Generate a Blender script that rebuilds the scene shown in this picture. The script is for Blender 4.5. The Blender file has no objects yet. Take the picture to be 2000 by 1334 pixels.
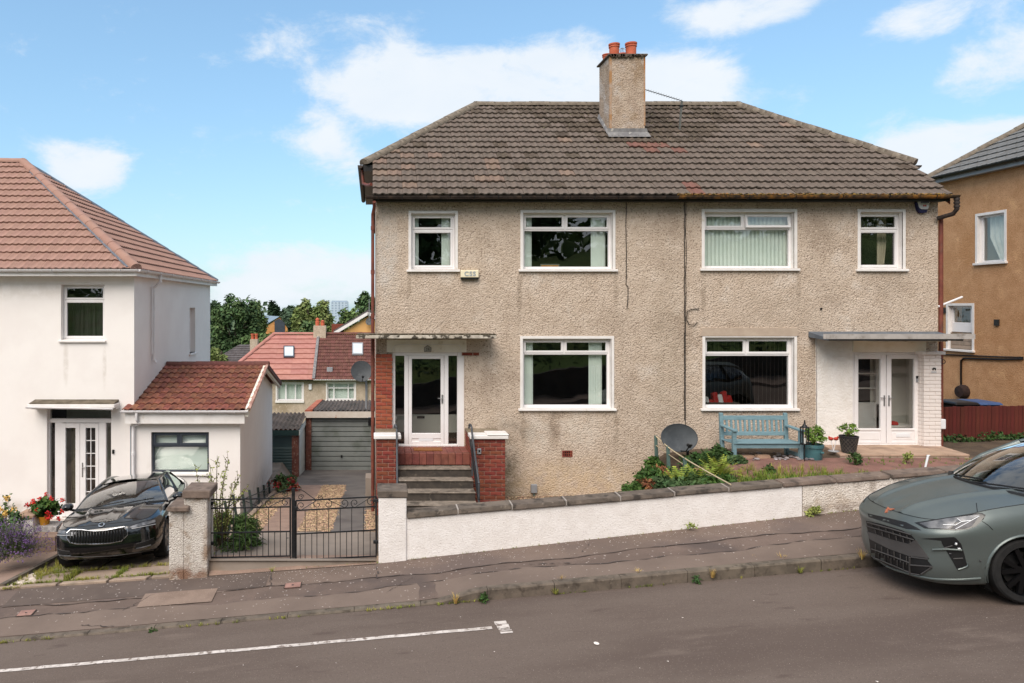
import bpy, bmesh, math, random
from mathutils import Vector, Matrix
from mathutils.bvhtree import BVHTree
S = bpy.context.scene
COL = S.collection
R = math.radians
# ---------------------------------------------------------------- camera
F, PX0, PY0, CZ, CY = 1425.0, 728.0, 598.0, 4.5, -15.0
cam_d = bpy.data.cameras.new('camera'); cam = bpy.data.objects.new('camera', cam_d); COL.objects.link(cam)
cam.location = (0, CY, CZ); cam.rotation_euler = (R(90), 0, 0)
cam_d.sensor_width = 36; cam_d.lens = F / 2000 * 36
cam_d.shift_x = (1000 - PX0) / 2000; cam_d.shift_y = -(667 - PY0) / 2000
cam_d.clip_start = .05; cam_d.clip_end = 4000
S.camera = cam
def PXX(px, d): return (px - PX0) * d / F          # metres right of the camera axis of what photo column px shows at depth d
def PZ(py, d): return CZ + (PY0 - py) * d / F
# ---------------------------------------------------------------- light
SUN_EL, SUN_AZ = 47, 207                            # azimuth clockwise from +Y: behind the camera, to its left
sd = bpy.data.lights.new('sun', 'SUN'); sd.energy = 1.5; sd.angle = R(45); sd.color = (1, .9, .79)
sun = bpy.data.objects.new('sun', sd); COL.objects.link(sun)
sv = Vector((math.sin(R(SUN_AZ)) * math.cos(R(SUN_EL)), math.cos(R(SUN_AZ)) * math.cos(R(SUN_EL)), math.sin(R(SUN_EL))))
sun.rotation_euler = sv.to_track_quat('Z', 'Y').to_euler(); sun.location = sv * 60
S.view_settings.view_transform = 'Standard'; S.view_settings.look = 'None'
S.view_settings.gamma = 1; S.view_settings.use_curve_mapping = False
S.view_settings.exposure = 1.32
# ---------------------------------------------------------------- sky
W = bpy.data.worlds.new('World'); S.world = W; W.use_nodes = True
def build_sky():
 nt = W.node_tree; N = nt.nodes; L = nt.links; N.clear()
 out = N.new('ShaderNodeOutputWorld'); bg = N.new('ShaderNodeBackground'); bg.inputs['Strength'].default_value = .083
 sky = N.new('ShaderNodeTexSky'); sky.sky_type = 'NISHITA'; sky.sun_disc = False
 sky.sun_elevation = R(SUN_EL); sky.sun_rotation = R(SUN_AZ); sky.air_density = 1.2; sky.dust_density = .6; sky.ozone_density = 1.2
 tc = N.new('ShaderNodeTexCoord')
 nrm = N.new('ShaderNodeVectorMath'); nrm.operation = 'NORMALIZE'; L.new(tc.outputs['Generated'], nrm.inputs[0])
 mp = N.new('ShaderNodeVectorMath'); mp.operation = 'MULTIPLY'; mp.inputs[1].default_value = (1, 1, 1.9); L.new(nrm.outputs[0], mp.inputs[0])
 def noise(scale, detail, rough, off):
  a = N.new('ShaderNodeVectorMath'); a.operation = 'ADD'; a.inputs[1].default_value = off; L.new(mp.outputs[0], a.inputs[0])
  n = N.new('ShaderNodeTexNoise'); n.inputs['Scale'].default_value = scale; n.inputs['Detail'].default_value = detail
  n.inputs['Roughness'].default_value = rough; n.inputs['Distortion'].default_value = .25; L.new(a.outputs[0], n.inputs['Vector']); return n.outputs['Fac']
 n1 = noise(11.0, 13, .66, (3.1, .4, 1.7))
 total = None
 # cloud banks: photo position of the centre, half width, half height (photo pixels), weight
 blobs = [(740, 80, 85, 45, .26), (555, 95, 70, 35, .24), (640, 45, 70, 25, .16), (800, 165, 190, 55, .46), (1040, 150, 190, 65, .46), (1310, 165, 105, 60, .46), (1010, 215, 330, 45, .4),
   (655, 310, 75, 55, .3), (610, 250, 60, 40, .16), (160, 325, 95, 55, .4), (600, 520, 190, 45, .4), (500, 580, 170, 35, .35), (690, 560, 110, 40, .25),
   (1850, 300, 150, 60, .45), (1960, 280, 120, 45, .3), (1450, 25, 140, 38, .42), (1840, 25, 130, 40, .3), (1960, 120, 100, 60, .32), (1500, 190, 60, 30, .12), (1740, 240, 60, 30, .1)]
 for px, py, hw, hh, wt in blobs:
  c = Vector(((px - PX0) / F, 1, (PY0 - py) / F)); ln = c.length; c.normalize()
  s = N.new('ShaderNodeVectorMath'); s.operation = 'SUBTRACT'; s.inputs[1].default_value = c; L.new(nrm.outputs[0], s.inputs[0])
  m = N.new('ShaderNodeVectorMath'); m.operation = 'MULTIPLY'; m.inputs[1].default_value = (F * ln / hw / 1.35, F * ln / hw / 1.6, F * ln / hh / 1.35); L.new(s.outputs[0], m.inputs[0])
  le = N.new('ShaderNodeVectorMath'); le.operation = 'LENGTH'; L.new(m.outputs[0], le.inputs[0])
  mr = N.new('ShaderNodeMapRange'); mr.interpolation_type = 'SMOOTHSTEP'
  mr.inputs[1].default_value = .25; mr.inputs[2].default_value = 1.15; mr.inputs[3].default_value = wt; mr.inputs[4].default_value = 0; L.new(le.outputs['Value'], mr.inputs[0])
  if total is None: total = mr.outputs[0]
  else:
   a = N.new('ShaderNodeMath'); a.operation = 'ADD'; L.new(total, a.inputs[0]); L.new(mr.outputs[0], a.inputs[1]); total = a.outputs[0]
 cap = N.new('ShaderNodeMath'); cap.operation = 'MINIMUM'; cap.inputs[1].default_value = .46; L.new(total, cap.inputs[0])
 # behind the camera the cloud closes up
 sp = N.new('ShaderNodeSeparateXYZ'); L.new(nrm.outputs[0], sp.inputs[0])
 bk = N.new('ShaderNodeMapRange'); bk.interpolation_type = 'SMOOTHSTEP'; bk.inputs[1].default_value = .55; bk.inputs[2].default_value = -.1; bk.inputs[4].default_value = .36; L.new(sp.outputs['Y'], bk.inputs[0])
 up_ = N.new('ShaderNodeMapRange'); up_.interpolation_type = 'SMOOTHSTEP'; up_.inputs[1].default_value = .5; up_.inputs[2].default_value = .85; up_.inputs[4].default_value = .4; L.new(sp.outputs['Z'], up_.inputs[0])
 b2 = N.new('ShaderNodeMath'); b2.operation = 'MAXIMUM'; L.new(bk.outputs[0], b2.inputs[0]); L.new(up_.outputs[0], b2.inputs[1]); bk = b2
 ba = N.new('ShaderNodeMath'); ba.operation = 'ADD'; L.new(cap.outputs[0], ba.inputs[0]); L.new(bk.outputs[0], ba.inputs[1])
 a = N.new('ShaderNodeMath'); a.operation = 'ADD'; L.new(ba.outputs[0], a.inputs[0]); L.new(n1, a.inputs[1])
 mk_ = N.new('ShaderNodeMapRange'); mk_.interpolation_type = 'SMOOTHSTEP'; mk_.inputs[1].default_value = .57; mk_.inputs[2].default_value = .94; mk_.inputs[4].default_value = .95; L.new(a.outputs[0], mk_.inputs[0])
 # sky tint (the photograph's blue is lighter and cleaner than the model's)
 tint = N.new('ShaderNodeMix'); tint.data_type = 'RGBA'; tint.blend_type = 'MULTIPLY'; tint.inputs[0].default_value = 1
 tint.inputs[7].default_value = SKY_TINT + (1,); L.new(sky.outputs[0], tint.inputs[6])
 sep = N.new('ShaderNodeSeparateXYZ'); L.new(nrm.outputs[0], sep.inputs[0])
 hz = N.new('ShaderNodeMapRange'); hz.inputs[1].default_value = -.02; hz.inputs[2].default_value = .7; hz.inputs[3].default_value = .6; hz.inputs[4].default_value = .12; L.new(sep.outputs['Z'], hz.inputs[0])
 pale = N.new('ShaderNodeMix'); pale.data_type = 'RGBA'; pale.inputs[7].default_value = HORIZON + (1,); L.new(hz.outputs[0], pale.inputs[0]); L.new(tint.outputs[2], pale.inputs[6])
 n2 = noise(11.0, 8, .5, (8.1, 2.4, 5.7))
 cc = N.new('ShaderNodeMix'); cc.data_type = 'RGBA'; cc.inputs[6].default_value = CLOUD_A + (1,); cc.inputs[7].default_value = CLOUD_B + (1,); L.new(n2, cc.inputs[0])
 mx = N.new('ShaderNodeMix'); mx.data_type = 'RGBA'; L.new(mk_.outputs[0], mx.inputs[0]); L.new(pale.outputs[2], mx.inputs[6]); L.new(cc.outputs[2], mx.inputs[7])
 L.new(mx.outputs[2], bg.inputs['Color']); L.new(bg.outputs[0], out.inputs['Surface'])
SKY_TINT = (.86, .97, 1.0); HORIZON = (1.5, 2.75, 4.1); CLOUD_A = (3.9, 4.3, 4.75); CLOUD_B = (4.6, 4.75, 4.9)
build_sky()
# ---------------------------------------------------------------- materials
def lin(r, g, b):
 return tuple((c / 255 / 12.92 if c / 255 <= .04045 else ((c / 255 + .055) / 1.055) ** 2.4) for c in (r, g, b))
MATS = {}
def mk(name, c1, c2=None, scale=4, rough=.85, bump=0, bscale=60, metal=0, rnd=0, speck=None, speck2=None, dirt=None, coat=0, detail=8, spec=.4, lo=.35, hi=.65, sheen=0, emit=None, stretch=None, bvor=False, spots=()):
 """procedural material; colours are 0-255 sRGB"""
 m = bpy.data.materials.new(name); m.use_nodes = True; nt = m.node_tree; N = nt.nodes; L = nt.links
 b = N['Principled BSDF']; b.inputs['Roughness'].default_value = rough; b.inputs['Metallic'].default_value = metal
 b.inputs['Specular IOR Level'].default_value = spec; b.inputs['Coat Weight'].default_value = coat; b.inputs['Coat Roughness'].default_value = .03
 tc = N.new('ShaderNodeTexCoord'); vec = tc.outputs['Object']
 if stretch:
  vm = N.new('ShaderNodeVectorMath'); vm.operation = 'MULTIPLY'; vm.inputs[1].default_value = stretch; L.new(vec, vm.inputs[0]); vec = vm.outputs[0]
 def nz(s, d=8, r=.55):
  n = N.new('ShaderNodeTexNoise'); n.inputs['Scale'].default_value = s; n.inputs['Detail'].default_value = d; n.inputs['Roughness'].default_value = r; L.new(vec, n.inputs['Vector']); return n.outputs['Fac']
 def mr(v, a, b_, c=0, d=1):
  q = N.new('ShaderNodeMapRange'); q.interpolation_type = 'SMOOTHSTEP'
  q.inputs[1].default_value = a; q.inputs[2].default_value = b_; q.inputs[3].default_value = c; q.inputs[4].default_value = d; L.new(v, q.inputs[0]); return q.outputs[0]
 def mix(f, a, b_):
  q = N.new('ShaderNodeMix'); q.data_type = 'RGBA'
  if isinstance(f, (int, float)): q.inputs[0].default_value = f
  else: L.new(f, q.inputs[0])
  for v, i in ((a, 6), (b_, 7)):
   if isinstance(v, tuple): q.inputs[i].default_value = lin(*v) + (1,)
   else: L.new(v, q.inputs[i])
  return q.outputs[2]
 c = mix(mr(nz(scale, detail), lo, hi), c1, c2 or c1)
 for dd in (dirt if isinstance(dirt, list) else [dirt] if dirt else []):
  c = mix(mr(nz(dd[1], 6), dd[2], dd[3]), c, dd[0])
 for sp in (speck, speck2):
  if sp:
   v = N.new('ShaderNodeTexVoronoi'); v.inputs['Scale'].default_value = sp[1]; L.new(tc.outputs['Object'], v.inputs['Vector'])
   w = N.new('ShaderNodeSeparateColor'); L.new(v.outputs['Color'], w.inputs[0])
   f = N.new('ShaderNodeMath'); f.operation = 'LESS_THAN'; f.inputs[1].default_value = sp[2]; L.new(w.outputs[0], f.inputs[0])
   g = mr(v.outputs['Distance'], .2, .5, sp[3] if len(sp) > 3 else 1, 0)
   h = N.new('ShaderNodeMath'); h.operation = 'MULTIPLY'; L.new(f.outputs[0], h.inputs[0]); L.new(g, h.inputs[1])
   c = mix(h.outputs[0], c, sp[0])
 for col, ce, ra, am in spots:                      # stains with a place and shape of their own
  q = N.new('ShaderNodeVectorMath'); q.operation = 'SUBTRACT'; q.inputs[1].default_value = ce; L.new(vec, q.inputs[0])
  q2 = N.new('ShaderNodeVectorMath'); q2.operation = 'DIVIDE'; q2.inputs[1].default_value = ra; L.new(q.outputs[0], q2.inputs[0])
  q3 = N.new('ShaderNodeVectorMath'); q3.operation = 'LENGTH'; L.new(q2.outputs[0], q3.inputs[0])
  q4 = N.new('ShaderNodeMath'); q4.operation = 'MULTIPLY'; L.new(mr(q3.outputs['Value'], .3, 1.1, am, 0), q4.inputs[0]); L.new(mr(nz(4.5, 6, .65), .3, .62), q4.inputs[1]); c = mix(q4.outputs[0], c, col)
 if rnd:
  oi = N.new('ShaderNodeObjectInfo'); ge = N.new('ShaderNodeNewGeometry')
  a = N.new('ShaderNodeMath'); a.operation = 'ADD'; L.new(oi.outputs['Random'], a.inputs[0]); L.new(ge.outputs['Random Per Island'], a.inputs[1])
  fr = N.new('ShaderNodeMath'); fr.operation = 'FRACT'; L.new(a.outputs[0], fr.inputs[0])
  hs = N.new('ShaderNodeHueSaturation'); L.new(c, hs.inputs['Color'])
  q = N.new('ShaderNodeMapRange'); q.inputs[3].default_value = 1 - rnd; q.inputs[4].default_value = 1 + rnd; L.new(fr.outputs[0], q.inputs[0]); L.new(q.outputs[0], hs.inputs['Value'])
  mu = N.new('ShaderNodeMath'); mu.operation = 'MULTIPLY'; mu.inputs[1].default_value = 7.31; L.new(fr.outputs[0], mu.inputs[0])
  f2 = N.new('ShaderNodeMath'); f2.operation = 'FRACT'; L.new(mu.outputs[0], f2.inputs[0])
  q2 = N.new('ShaderNodeMapRange'); q2.inputs[3].default_value = .5 - rnd * .06; q2.inputs[4].default_value = .5 + rnd * .06; L.new(f2.outputs[0], q2.inputs[0]); L.new(q2.outputs[0], hs.inputs['Hue'])
  c = hs.outputs['Color']
 L.new(c, b.inputs['Base Color'])
 if bump:
  bp = N.new('ShaderNodeBump'); bp.inputs['Strength'].default_value = 1; bp.inputs['Distance'].default_value = bump
  if bvor:
   v = N.new('ShaderNodeTexVoronoi'); v.inputs['Scale'].default_value = bscale; L.new(vec, v.inputs['Vector']); L.new(v.outputs['Distance'], bp.inputs['Height']); bp.invert = True
  else: L.new(nz(bscale, 4), bp.inputs['Height'])
  L.new(bp.outputs[0], b.inputs['Normal'])
 if emit:
  b.inputs['Emission Color'].default_value = lin(*emit[0]) + (1,); b.inputs['Emission Strength'].default_value = emit[1]
 MATS[name] = m
 return m
def glass(name, tint=(.92, .95, .93), ior=1.5, boost=2.8):
 m = bpy.data.materials.new(name); m.use_nodes = True; nt = m.node_tree; N = nt.nodes; L = nt.links
 N.remove(N['Principled BSDF']); out = N['Material Output']
 t = N.new('ShaderNodeBsdfTransparent'); t.inputs[0].default_value = tint + (1,)
 g = N.new('ShaderNodeBsdfGlossy'); g.inputs['Roughness'].default_value = 0; g.inputs[0].default_value = (1, 1, 1, 1)
 fr = N.new('ShaderNodeFresnel'); ge = N.new('ShaderNodeNewGeometry'); io = N.new('ShaderNodeMapRange'); io.inputs[3].default_value = ior; io.inputs[4].default_value = 1 / ior
 L.new(ge.outputs['Backfacing'], io.inputs[0]); L.new(io.outputs[0], fr.inputs[0])
 tc = N.new('ShaderNodeTexCoord'); n = N.new('ShaderNodeTexNoise'); n.inputs['Scale'].default_value = 1.6; n.inputs['Detail'].default_value = 1; L.new(tc.outputs['Object'], n.inputs['Vector'])
 bp = N.new('ShaderNodeBump'); bp.inputs['Strength'].default_value = 1; bp.inputs['Distance'].default_value = .004; L.new(n.outputs['Fac'], bp.inputs['Height']); L.new(bp.outputs[0], g.inputs['Normal'])
 mu = N.new('ShaderNodeMath'); mu.operation = 'MULTIPLY'; mu.inputs[1].default_value = boost; mu.use_clamp = True; L.new(fr.outputs[0], mu.inputs[0])
 mx = N.new('ShaderNodeMixShader'); L.new(mu.outputs[0], mx.inputs[0]); L.new(t.outputs[0], mx.inputs[1]); L.new(g.outputs[0], mx.inputs[2]); L.new(mx.outputs[0], out.inputs['Surface'])
 MATS[name] = m; return m
# ---------------------------------------------------------------- mesh builder and scene helpers
class MB:
 def __init__(s): s.v = []; s.f = []; s.mi = []; s.cur = 0
 def add(s, vs, fs):
  o = len(s.v); s.v += [tuple(v) for v in vs]; s.f += [tuple(i + o for i in f) for f in fs]; s.mi += [s.cur] * len(fs); return s
 def box(s, x0, x1, y0, y1, z0, z1):
  if x0 > x1: x0, x1 = x1, x0
  if y0 > y1: y0, y1 = y1, y0
  if z0 > z1: z0, z1 = z1, z0
  return s.add([(x0, y0, z0), (x1, y0, z0), (x1, y1, z0), (x0, y1, z0), (x0, y0, z1), (x1, y0, z1), (x1, y1, z1), (x0, y1, z1)],
     [(0, 3, 2, 1), (4, 5, 6, 7), (0, 1, 5, 4), (1, 2, 6, 5), (2, 3, 7, 6), (3, 0, 4, 7)])
 def obox(s, c, ax, ay, az):
  c, ax, ay, az = map(Vector, (c, ax, ay, az))
  p = [c + ax * i + ay * j + az * k for k in (-1, 1) for i, j in ((-1, -1), (1, -1), (1, 1), (-1, 1))]
  return s.add(p, [(0, 3, 2, 1), (4, 5, 6, 7), (0, 1, 5, 4), (1, 2, 6, 5), (2, 3, 7, 6), (3, 0, 4, 7)])
 def bar(s, a, b, w, h, up=(0, 0, 1)):
  a, b = Vector(a), Vector(b); d = b - a; L_ = d.length
  if L_ < 1e-6: return s
  d.normalize(); u = Vector(up); sd_ = d.cross(u)
  if sd_.length < 1e-4: sd_ = d.cross(Vector((0, 1, 0)))
  sd_.normalize(); u = sd_.cross(d)
  return s.obox((a + b) / 2, d * L_ / 2, sd_ * w / 2, u * h / 2)
 def poly(s, pts): return s.add(pts, [tuple(range(len(pts)))])
 def hexa(s, lo, hi):
  n = len(lo); return s.add(list(lo) + list(hi), [tuple(reversed(range(n))), tuple(range(n, 2 * n))] + [(i, (i + 1) % n, n + (i + 1) % n, n + i) for i in range(n)])
 def tube(s, pts, r, n=6, cap=True):
  pts = [Vector(p) for p in pts]; rs = r if isinstance(r, (list, tuple)) else [r] * len(pts); o = len(s.v); vs = []; fs = []
  prev = None
  for i, p in enumerate(pts):
   d = (pts[min(i + 1, len(pts) - 1)] - pts[max(i - 1, 0)])
   if d.length < 1e-9: d = Vector((0, 0, 1))
   d.normalize()
   if prev is None:
    a = Vector((0, 0, 1)) if abs(d.z) < .9 else Vector((1, 0, 0)); prev = d.cross(a).normalized()
   u = (prev - d * prev.dot(d))
   u = u.normalized() if u.length > 1e-6 else d.orthogonal().normalized()
   prev = u; w = d.cross(u)
   for k in range(n):
    t = 2 * math.pi * k / n; vs.append(p + (u * math.cos(t) + w * math.sin(t)) * rs[i])
  for i in range(len(pts) - 1):
   for k in range(n): fs.append((i * n + k, i * n + (k + 1) % n, (i + 1) * n + (k + 1) % n, (i + 1) * n + k))
  if cap: fs.append(tuple(reversed(range(n)))); fs.append(tuple((len(pts) - 1) * n + k for k in range(n)))
  return s.add(vs, fs)
 def lathe(s, prof, c=(0, 0, 0), n=20, axis='z', cap=True):
  vs = []; fs = []; c = Vector(c)
  for r, z in prof:
   for k in range(n):
    t = 2 * math.pi * k / n; a, b = r * math.cos(t), r * math.sin(t)
    vs.append(c + Vector((a, b, z) if axis == 'z' else (a, z, b) if axis == 'y' else (z, a, b)))
  for i in range(len(prof) - 1):
   for k in range(n): fs.append((i * n + k, i * n + (k + 1) % n, (i + 1) * n + (k + 1) % n, (i + 1) * n + k))
  if cap: fs.append(tuple(reversed(range(n)))); fs.append(tuple((len(prof) - 1) * n + k for k in range(n)))
  return s.add(vs, fs)
 def grid(s, rows, close=False):
  m, n = len(rows), len(rows[0])
  return s.add([p for r in rows for p in r], [(i * n + j, i * n + (j + 1), (i + 1) * n + (j + 1), (i + 1) * n + j) for i in range(m - 1) for j in range(n - 1)])
 def mesh(s, name, mat=None, bev=0, smooth=0, fix=True, seg=1):
  me = bpy.data.meshes.new(name); me.from_pydata(s.v, [], s.f)
  mats = mat if isinstance(mat, (list, tuple)) else [mat]
  for m in mats:
   if m: me.materials.append(m)
  if len(mats) > 1:
   for p, i in zip(me.polygons, s.mi): p.material_index = i
  if bev or fix:
   bm = bmesh.new(); bm.from_mesh(me)
   if fix: bmesh.ops.recalc_face_normals(bm, faces=bm.faces)
   if bev: bmesh.ops.bevel(bm, geom=[e for e in bm.edges if e.is_manifold and e.calc_face_angle(0) > .5], offset=bev, segments=seg, affect='EDGES', clamp_overlap=True)
   bm.to_mesh(me); bm.free()
  if smooth:
   me.polygons.foreach_set('use_smooth', [True] * len(me.polygons)); me.set_sharp_from_angle(angle=R(smooth))
  me.update(); return me
 def build(s, name, mat, parent=None, bev=0, smooth=0, fix=True, seg=1):
  return link(name, s.mesh(name, mat, bev, smooth, fix, seg), parent)
ROOT = {}
def link(name, me, parent=None):
 o = bpy.data.objects.new(name, me); COL.objects.link(o)
 if parent is not None:
  o.parent = parent
  if parent.name in ROOT: o.matrix_parent_inverse = ROOT[parent.name]
 return o
def tag(o, label=None, cat=None, group=None, kind=None):
 if label: o['label'] = label
 if cat: o['category'] = cat
 if group: o['group'] = group
 if kind: o['kind'] = kind
 return o
def thing(name, loc, label, cat, group=None, world=True, mat=None):
 """an Empty at the thing's base; with world=True its parts are given in world coordinates, else in the thing's own"""
 o = bpy.data.objects.new(name, None); COL.objects.link(o); o.empty_display_size = .2
 if mat is not None: o.matrix_world = mat
 else: o.location = loc
 if world: ROOT[o.name] = Matrix.Translation(-Vector(loc))
 return tag(o, label, cat, group)
def struct(o): o['kind'] = 'structure'; return o
def stuff(o): o['kind'] = 'stuff'; return o
def ser(v, xs, ys):
 if v <= xs[0]: return ys[0]
 for i in range(len(xs) - 1):
  if v <= xs[i + 1]: return ys[i] + (ys[i + 1] - ys[i]) * (v - xs[i]) / (xs[i + 1] - xs[i])
 return ys[-1]
def crom(pts, n):
 """Catmull-Rom through pts, n samples a span"""
 P = [Vector(p) for p in pts]; out = []
 for i in range(len(P) - 1):
  a, b, c, d = P[max(i - 1, 0)], P[i], P[i + 1], P[min(i + 2, len(P) - 1)]
  for k in range(n):
   t = k / n; out.append(.5 * (2 * b + (c - a) * t + (2 * a - 5 * b + 4 * c - d) * t * t + (3 * b - 3 * c + d - a) * t ** 3))
 out.append(P[-1]); return out
def sm(t): t = max(0, min(1, t)); return t * t * (3 - 2 * t)
# ---------------------------------------------------------------- palette
def roughcast(name, c1, c2, c3, scale=34, stains=(), bump=.012, big=1.0, spots=()):
 m = mk(name, c1, c2, scale=3 * big, rough=.95, dirt=list(stains), speck=(c3, scale, .5, .72), speck2=(tuple(min(255, x + 20) for x in c1), scale * .8, .22, .6), bump=bump, bscale=scale * 1.1, bvor=True, spec=.15, spots=spots)
 return m
roughcast('roughcast', (199, 182, 166), (189, 171, 154), (116, 98, 84), 31, [((170, 152, 136), .9, .5, .74), ((208, 195, 183), 1.7, .55, .75)], .014,
  spots=[((104, 98, 86), (2.62, 0, .9), (.55, 1, 1.0), 1), ((112, 104, 92), (2.9, 0, 1.9), (.8, 1, .35), .45), ((204, 180, 148), (4.2, 0, .8), (2.2, 1, .7), .6), ((140, 124, 108), (.75, 0, 4.75), (.06, 1, .6), .6), ((140, 124, 108), (3.02, 0, 4.7), (.07, 1, .7), .6), ((146, 130, 114), (5.0, 0, 4.8), (.06, 1, .5), .6), ((140, 124, 108), (6.8, 0, 4.8), (.07, 1, .6), .6), ((146, 130, 114), (8.75, 0, 4.8), (.06, 1, .5), .6), ((140, 124, 108), (3.1, 0, 1.9), (.06, 1, .5), .6), ((132, 116, 100), (5.0, 0, 1.9), (.08, 1, .5), .6), ((176, 160, 144), (8.2, 0, 4.4), (1.1, 1, .7), .5), ((176, 158, 142), (1.6, 0, 4.4), (.9, 1, .6), .5), ((122, 106, 92), (3.75, 0, 2.05), (.16, 1, .55), .5), ((214, 204, 192), (4.3, 0, 1.95), (.5, 1, .5), .5), ((214, 204, 192), (3.4, 0, 1.8), (.35, 1, .5), .5),
    ((150, 136, 118), (6.1, 0, 3.0), (.5, 1, 3), .35), ((196, 190, 184), (.3, 0, 5.6), (.3, 1, 1.2), .6), ((132, 118, 102), (10.6, 0, 5.0), (.6, 1, .5), .3)])
roughcast('roughcast_grimy', (150, 138, 120), (120, 108, 92), (84, 74, 62), 30, [((105, 96, 80), 2.2, .45, .7)])
roughcast('chimney_roughcast', (178, 160, 143), (165, 146, 130), (120, 102, 88), 26, [((150, 128, 106), 2, .5, .7), ((190, 180, 172), 2.6, .5, .7)], big=1.5)
roughcast('orange_roughcast', (198, 154, 116), (186, 142, 104), (158, 114, 78), 34, [((182, 136, 96), .8, .45, .75), ((212, 168, 126), 2, .55, .75)], .008)
roughcast('back_roughcast', (188, 172, 154), (176, 160, 142), (154, 138, 122), 14, [((154, 138, 116), .5, .5, .7)], .01)
roughcast('pillar_roughcast', (212, 205, 198), (198, 190, 182), (158, 146, 136), 44, [((150, 126, 104), 3, .52, .68)], .016, spots=[((128, 92, 70), (-2.9, -3.5, .25), (.6, .4, .22), .9), ((140, 112, 88), (-2.62, -3.5, .6), (.08, .4, .6), .7)])
roughcast('dirty_white_roughcast', (226, 218, 210), (216, 206, 196), (176, 160, 146), 36, [((186, 170, 154), 2.4, .54, .72)], .012, spots=[((120, 100, 86), (8.2, -3.4, 1.28), (2.2, .4, .13), .95), ((136, 122, 110), (7.7, -3.4, 1.75), (.1, .3, .3), .8), ((140, 126, 114), (7.95, -3.4, 1.7), (.07, .3, .25), .7)])
mk('white_harl', (236, 231, 229), (228, 222, 219), 6, .9, bump=.012, bscale=40, speck=((196, 188, 184), 40, .25, .5), spec=.2)
mk('white_harl_porch', (240, 235, 231), (232, 226, 220), 5, .9, bump=.016, bscale=26, spec=.2)
mk('white_render', (240, 235, 232), (235, 229, 226), 1.2, .9, bump=.0015, bscale=90, spec=.2, spots=[((196, 184, 172), (-9, 2, -.35), (7, 1, .4), .8), ((190, 178, 166), (-4.3, 1.94, -.55), (2.2, 1, .3), .8), ((206, 198, 190), (-7.15, 2, 3.2), (.08, 1, .7), .6), ((206, 198, 190), (-6.25, 2, 3.1), (.06, 1, .6), .6), ((204, 196, 186), (-5.2, 1.94, .3), (.1, 1, .7), .5), ((214, 206, 198), (-8.5, 2, 4.9), (3, 1, .3), .5), ((204, 196, 188), (-3.06, 4, -.4), (.5, 4, .6), .7)])
mk('white_paint', (232, 228, 226), (224, 219, 216), 5, .55, dirt=((200, 190, 172), 6, .62, .8))
mk('cream_paint', (238, 232, 220), (226, 218, 202), 3, .6, dirt=((176, 160, 130), 4, .58, .8))
mk('upvc', (236, 233, 234), (232, 228, 228), 3, .3, spec=.5)
mk('upvc_line', (170, 166, 168), None, 3, .5)
mk('anthracite', (62, 68, 78), (56, 62, 72), 3, .45)
mk('black_gloss', (24, 22, 22), (34, 30, 29), 6, .45)
mk('dark_gutter', (44, 36, 34), (62, 52, 48), 7, .6, dirt=((84, 70, 60), 9, .5, .7))
mk('mossy_gutter', (54, 44, 36), (104, 76, 44), 9, .95, dirt=((150, 104, 46), 6, .5, .66))
mk('moss', (134, 100, 50), (92, 76, 42), 12, 1, rnd=.35, bump=.006, bscale=50)
mk('red_pipe', (124, 68, 54), (104, 54, 44), 6, .6, dirt=((96, 70, 60), 9, .55, .7))
mk('white_pipe', (228, 226, 228), (222, 219, 220), 4, .35)
mk('main_tile', (112, 100, 92), (100, 90, 83), 5, .93, rnd=.07, dirt=[((98, 89, 82), 9, .55, .8), ((136, 127, 119), 14, .62, .8)], bump=.003, bscale=120, spec=.2)
mk('mossy_tile', (98, 87, 78), (80, 71, 63), 6, .97, rnd=.1, dirt=[((78, 69, 60), 11, .54, .72), ((134, 122, 106), 17, .6, .76)], bump=.006, bscale=70, spec=.15)
mk('grey_tile', (120, 121, 122), (102, 100, 98), 5, .85, rnd=.12, dirt=((84, 80, 76), 9, .55, .75), bump=.003, bscale=120, spec=.3)
mk('red_tile_old', (120, 86, 76), (110, 77, 67), 6, .9, rnd=.1, bump=.003, bscale=120)
mk('orange_tile_old', (128, 108, 95), (116, 98, 87), 6, .9, rnd=.1, bump=.003, bscale=120)
mk('ridge_mossy', (132, 121, 108), (106, 96, 86), 5, .97, dirt=[((160, 152, 140), 8, .58, .74), ((74, 66, 54), 9, .55, .72)], bump=.008, bscale=34)
mk('terracotta_tile', (160, 127, 115), (150, 117, 105), 4, .85, rnd=.06, bump=.002, bscale=120, spec=.25)
mk('red_brown_tile', (142, 92, 74), (114, 72, 60), 5, .85, rnd=.2, bump=.003, bscale=100, dirt=((84, 50, 46), 9, .52, .7), spec=.25)
mk('red_brown_ridge', (108, 66, 60), (92, 56, 52), 5, .85, rnd=.1, bump=.003, bscale=100)
mk('pink_tile', (176, 126, 116), (166, 114, 104), 2, .85, rnd=.08, spec=.2)
mk('dark_red_tile', (112, 76, 68), (96, 64, 58), 3, .9, rnd=.14, spec=.2)
mk('slate_tile', (98, 92, 92), (84, 78, 78), 3, .85, rnd=.14, spec=.2)
mk('lead', (128, 126, 126), (106, 104, 106), 6, .6, dirt=((176, 172, 166), 9, .55, .72))
mk('lead_dark', (98, 106, 116), (82, 90, 100), 6, .55, dirt=((120, 124, 128), 9, .6, .75))
mk('brick', (160, 88, 68), (138, 72, 56), 9, .92, rnd=.16, dirt=((96, 52, 46), 12, .58, .74), bump=.003, bscale=90, spec=.2)
mk('brick_dark', (136, 72, 58), (112, 58, 48), 9, .92, rnd=.18, dirt=((84, 48, 42), 10, .5, .72), bump=.003, bscale=90, spec=.2)
mk('mortar', (178, 150, 134), (160, 132, 118), 12, .95)
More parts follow.
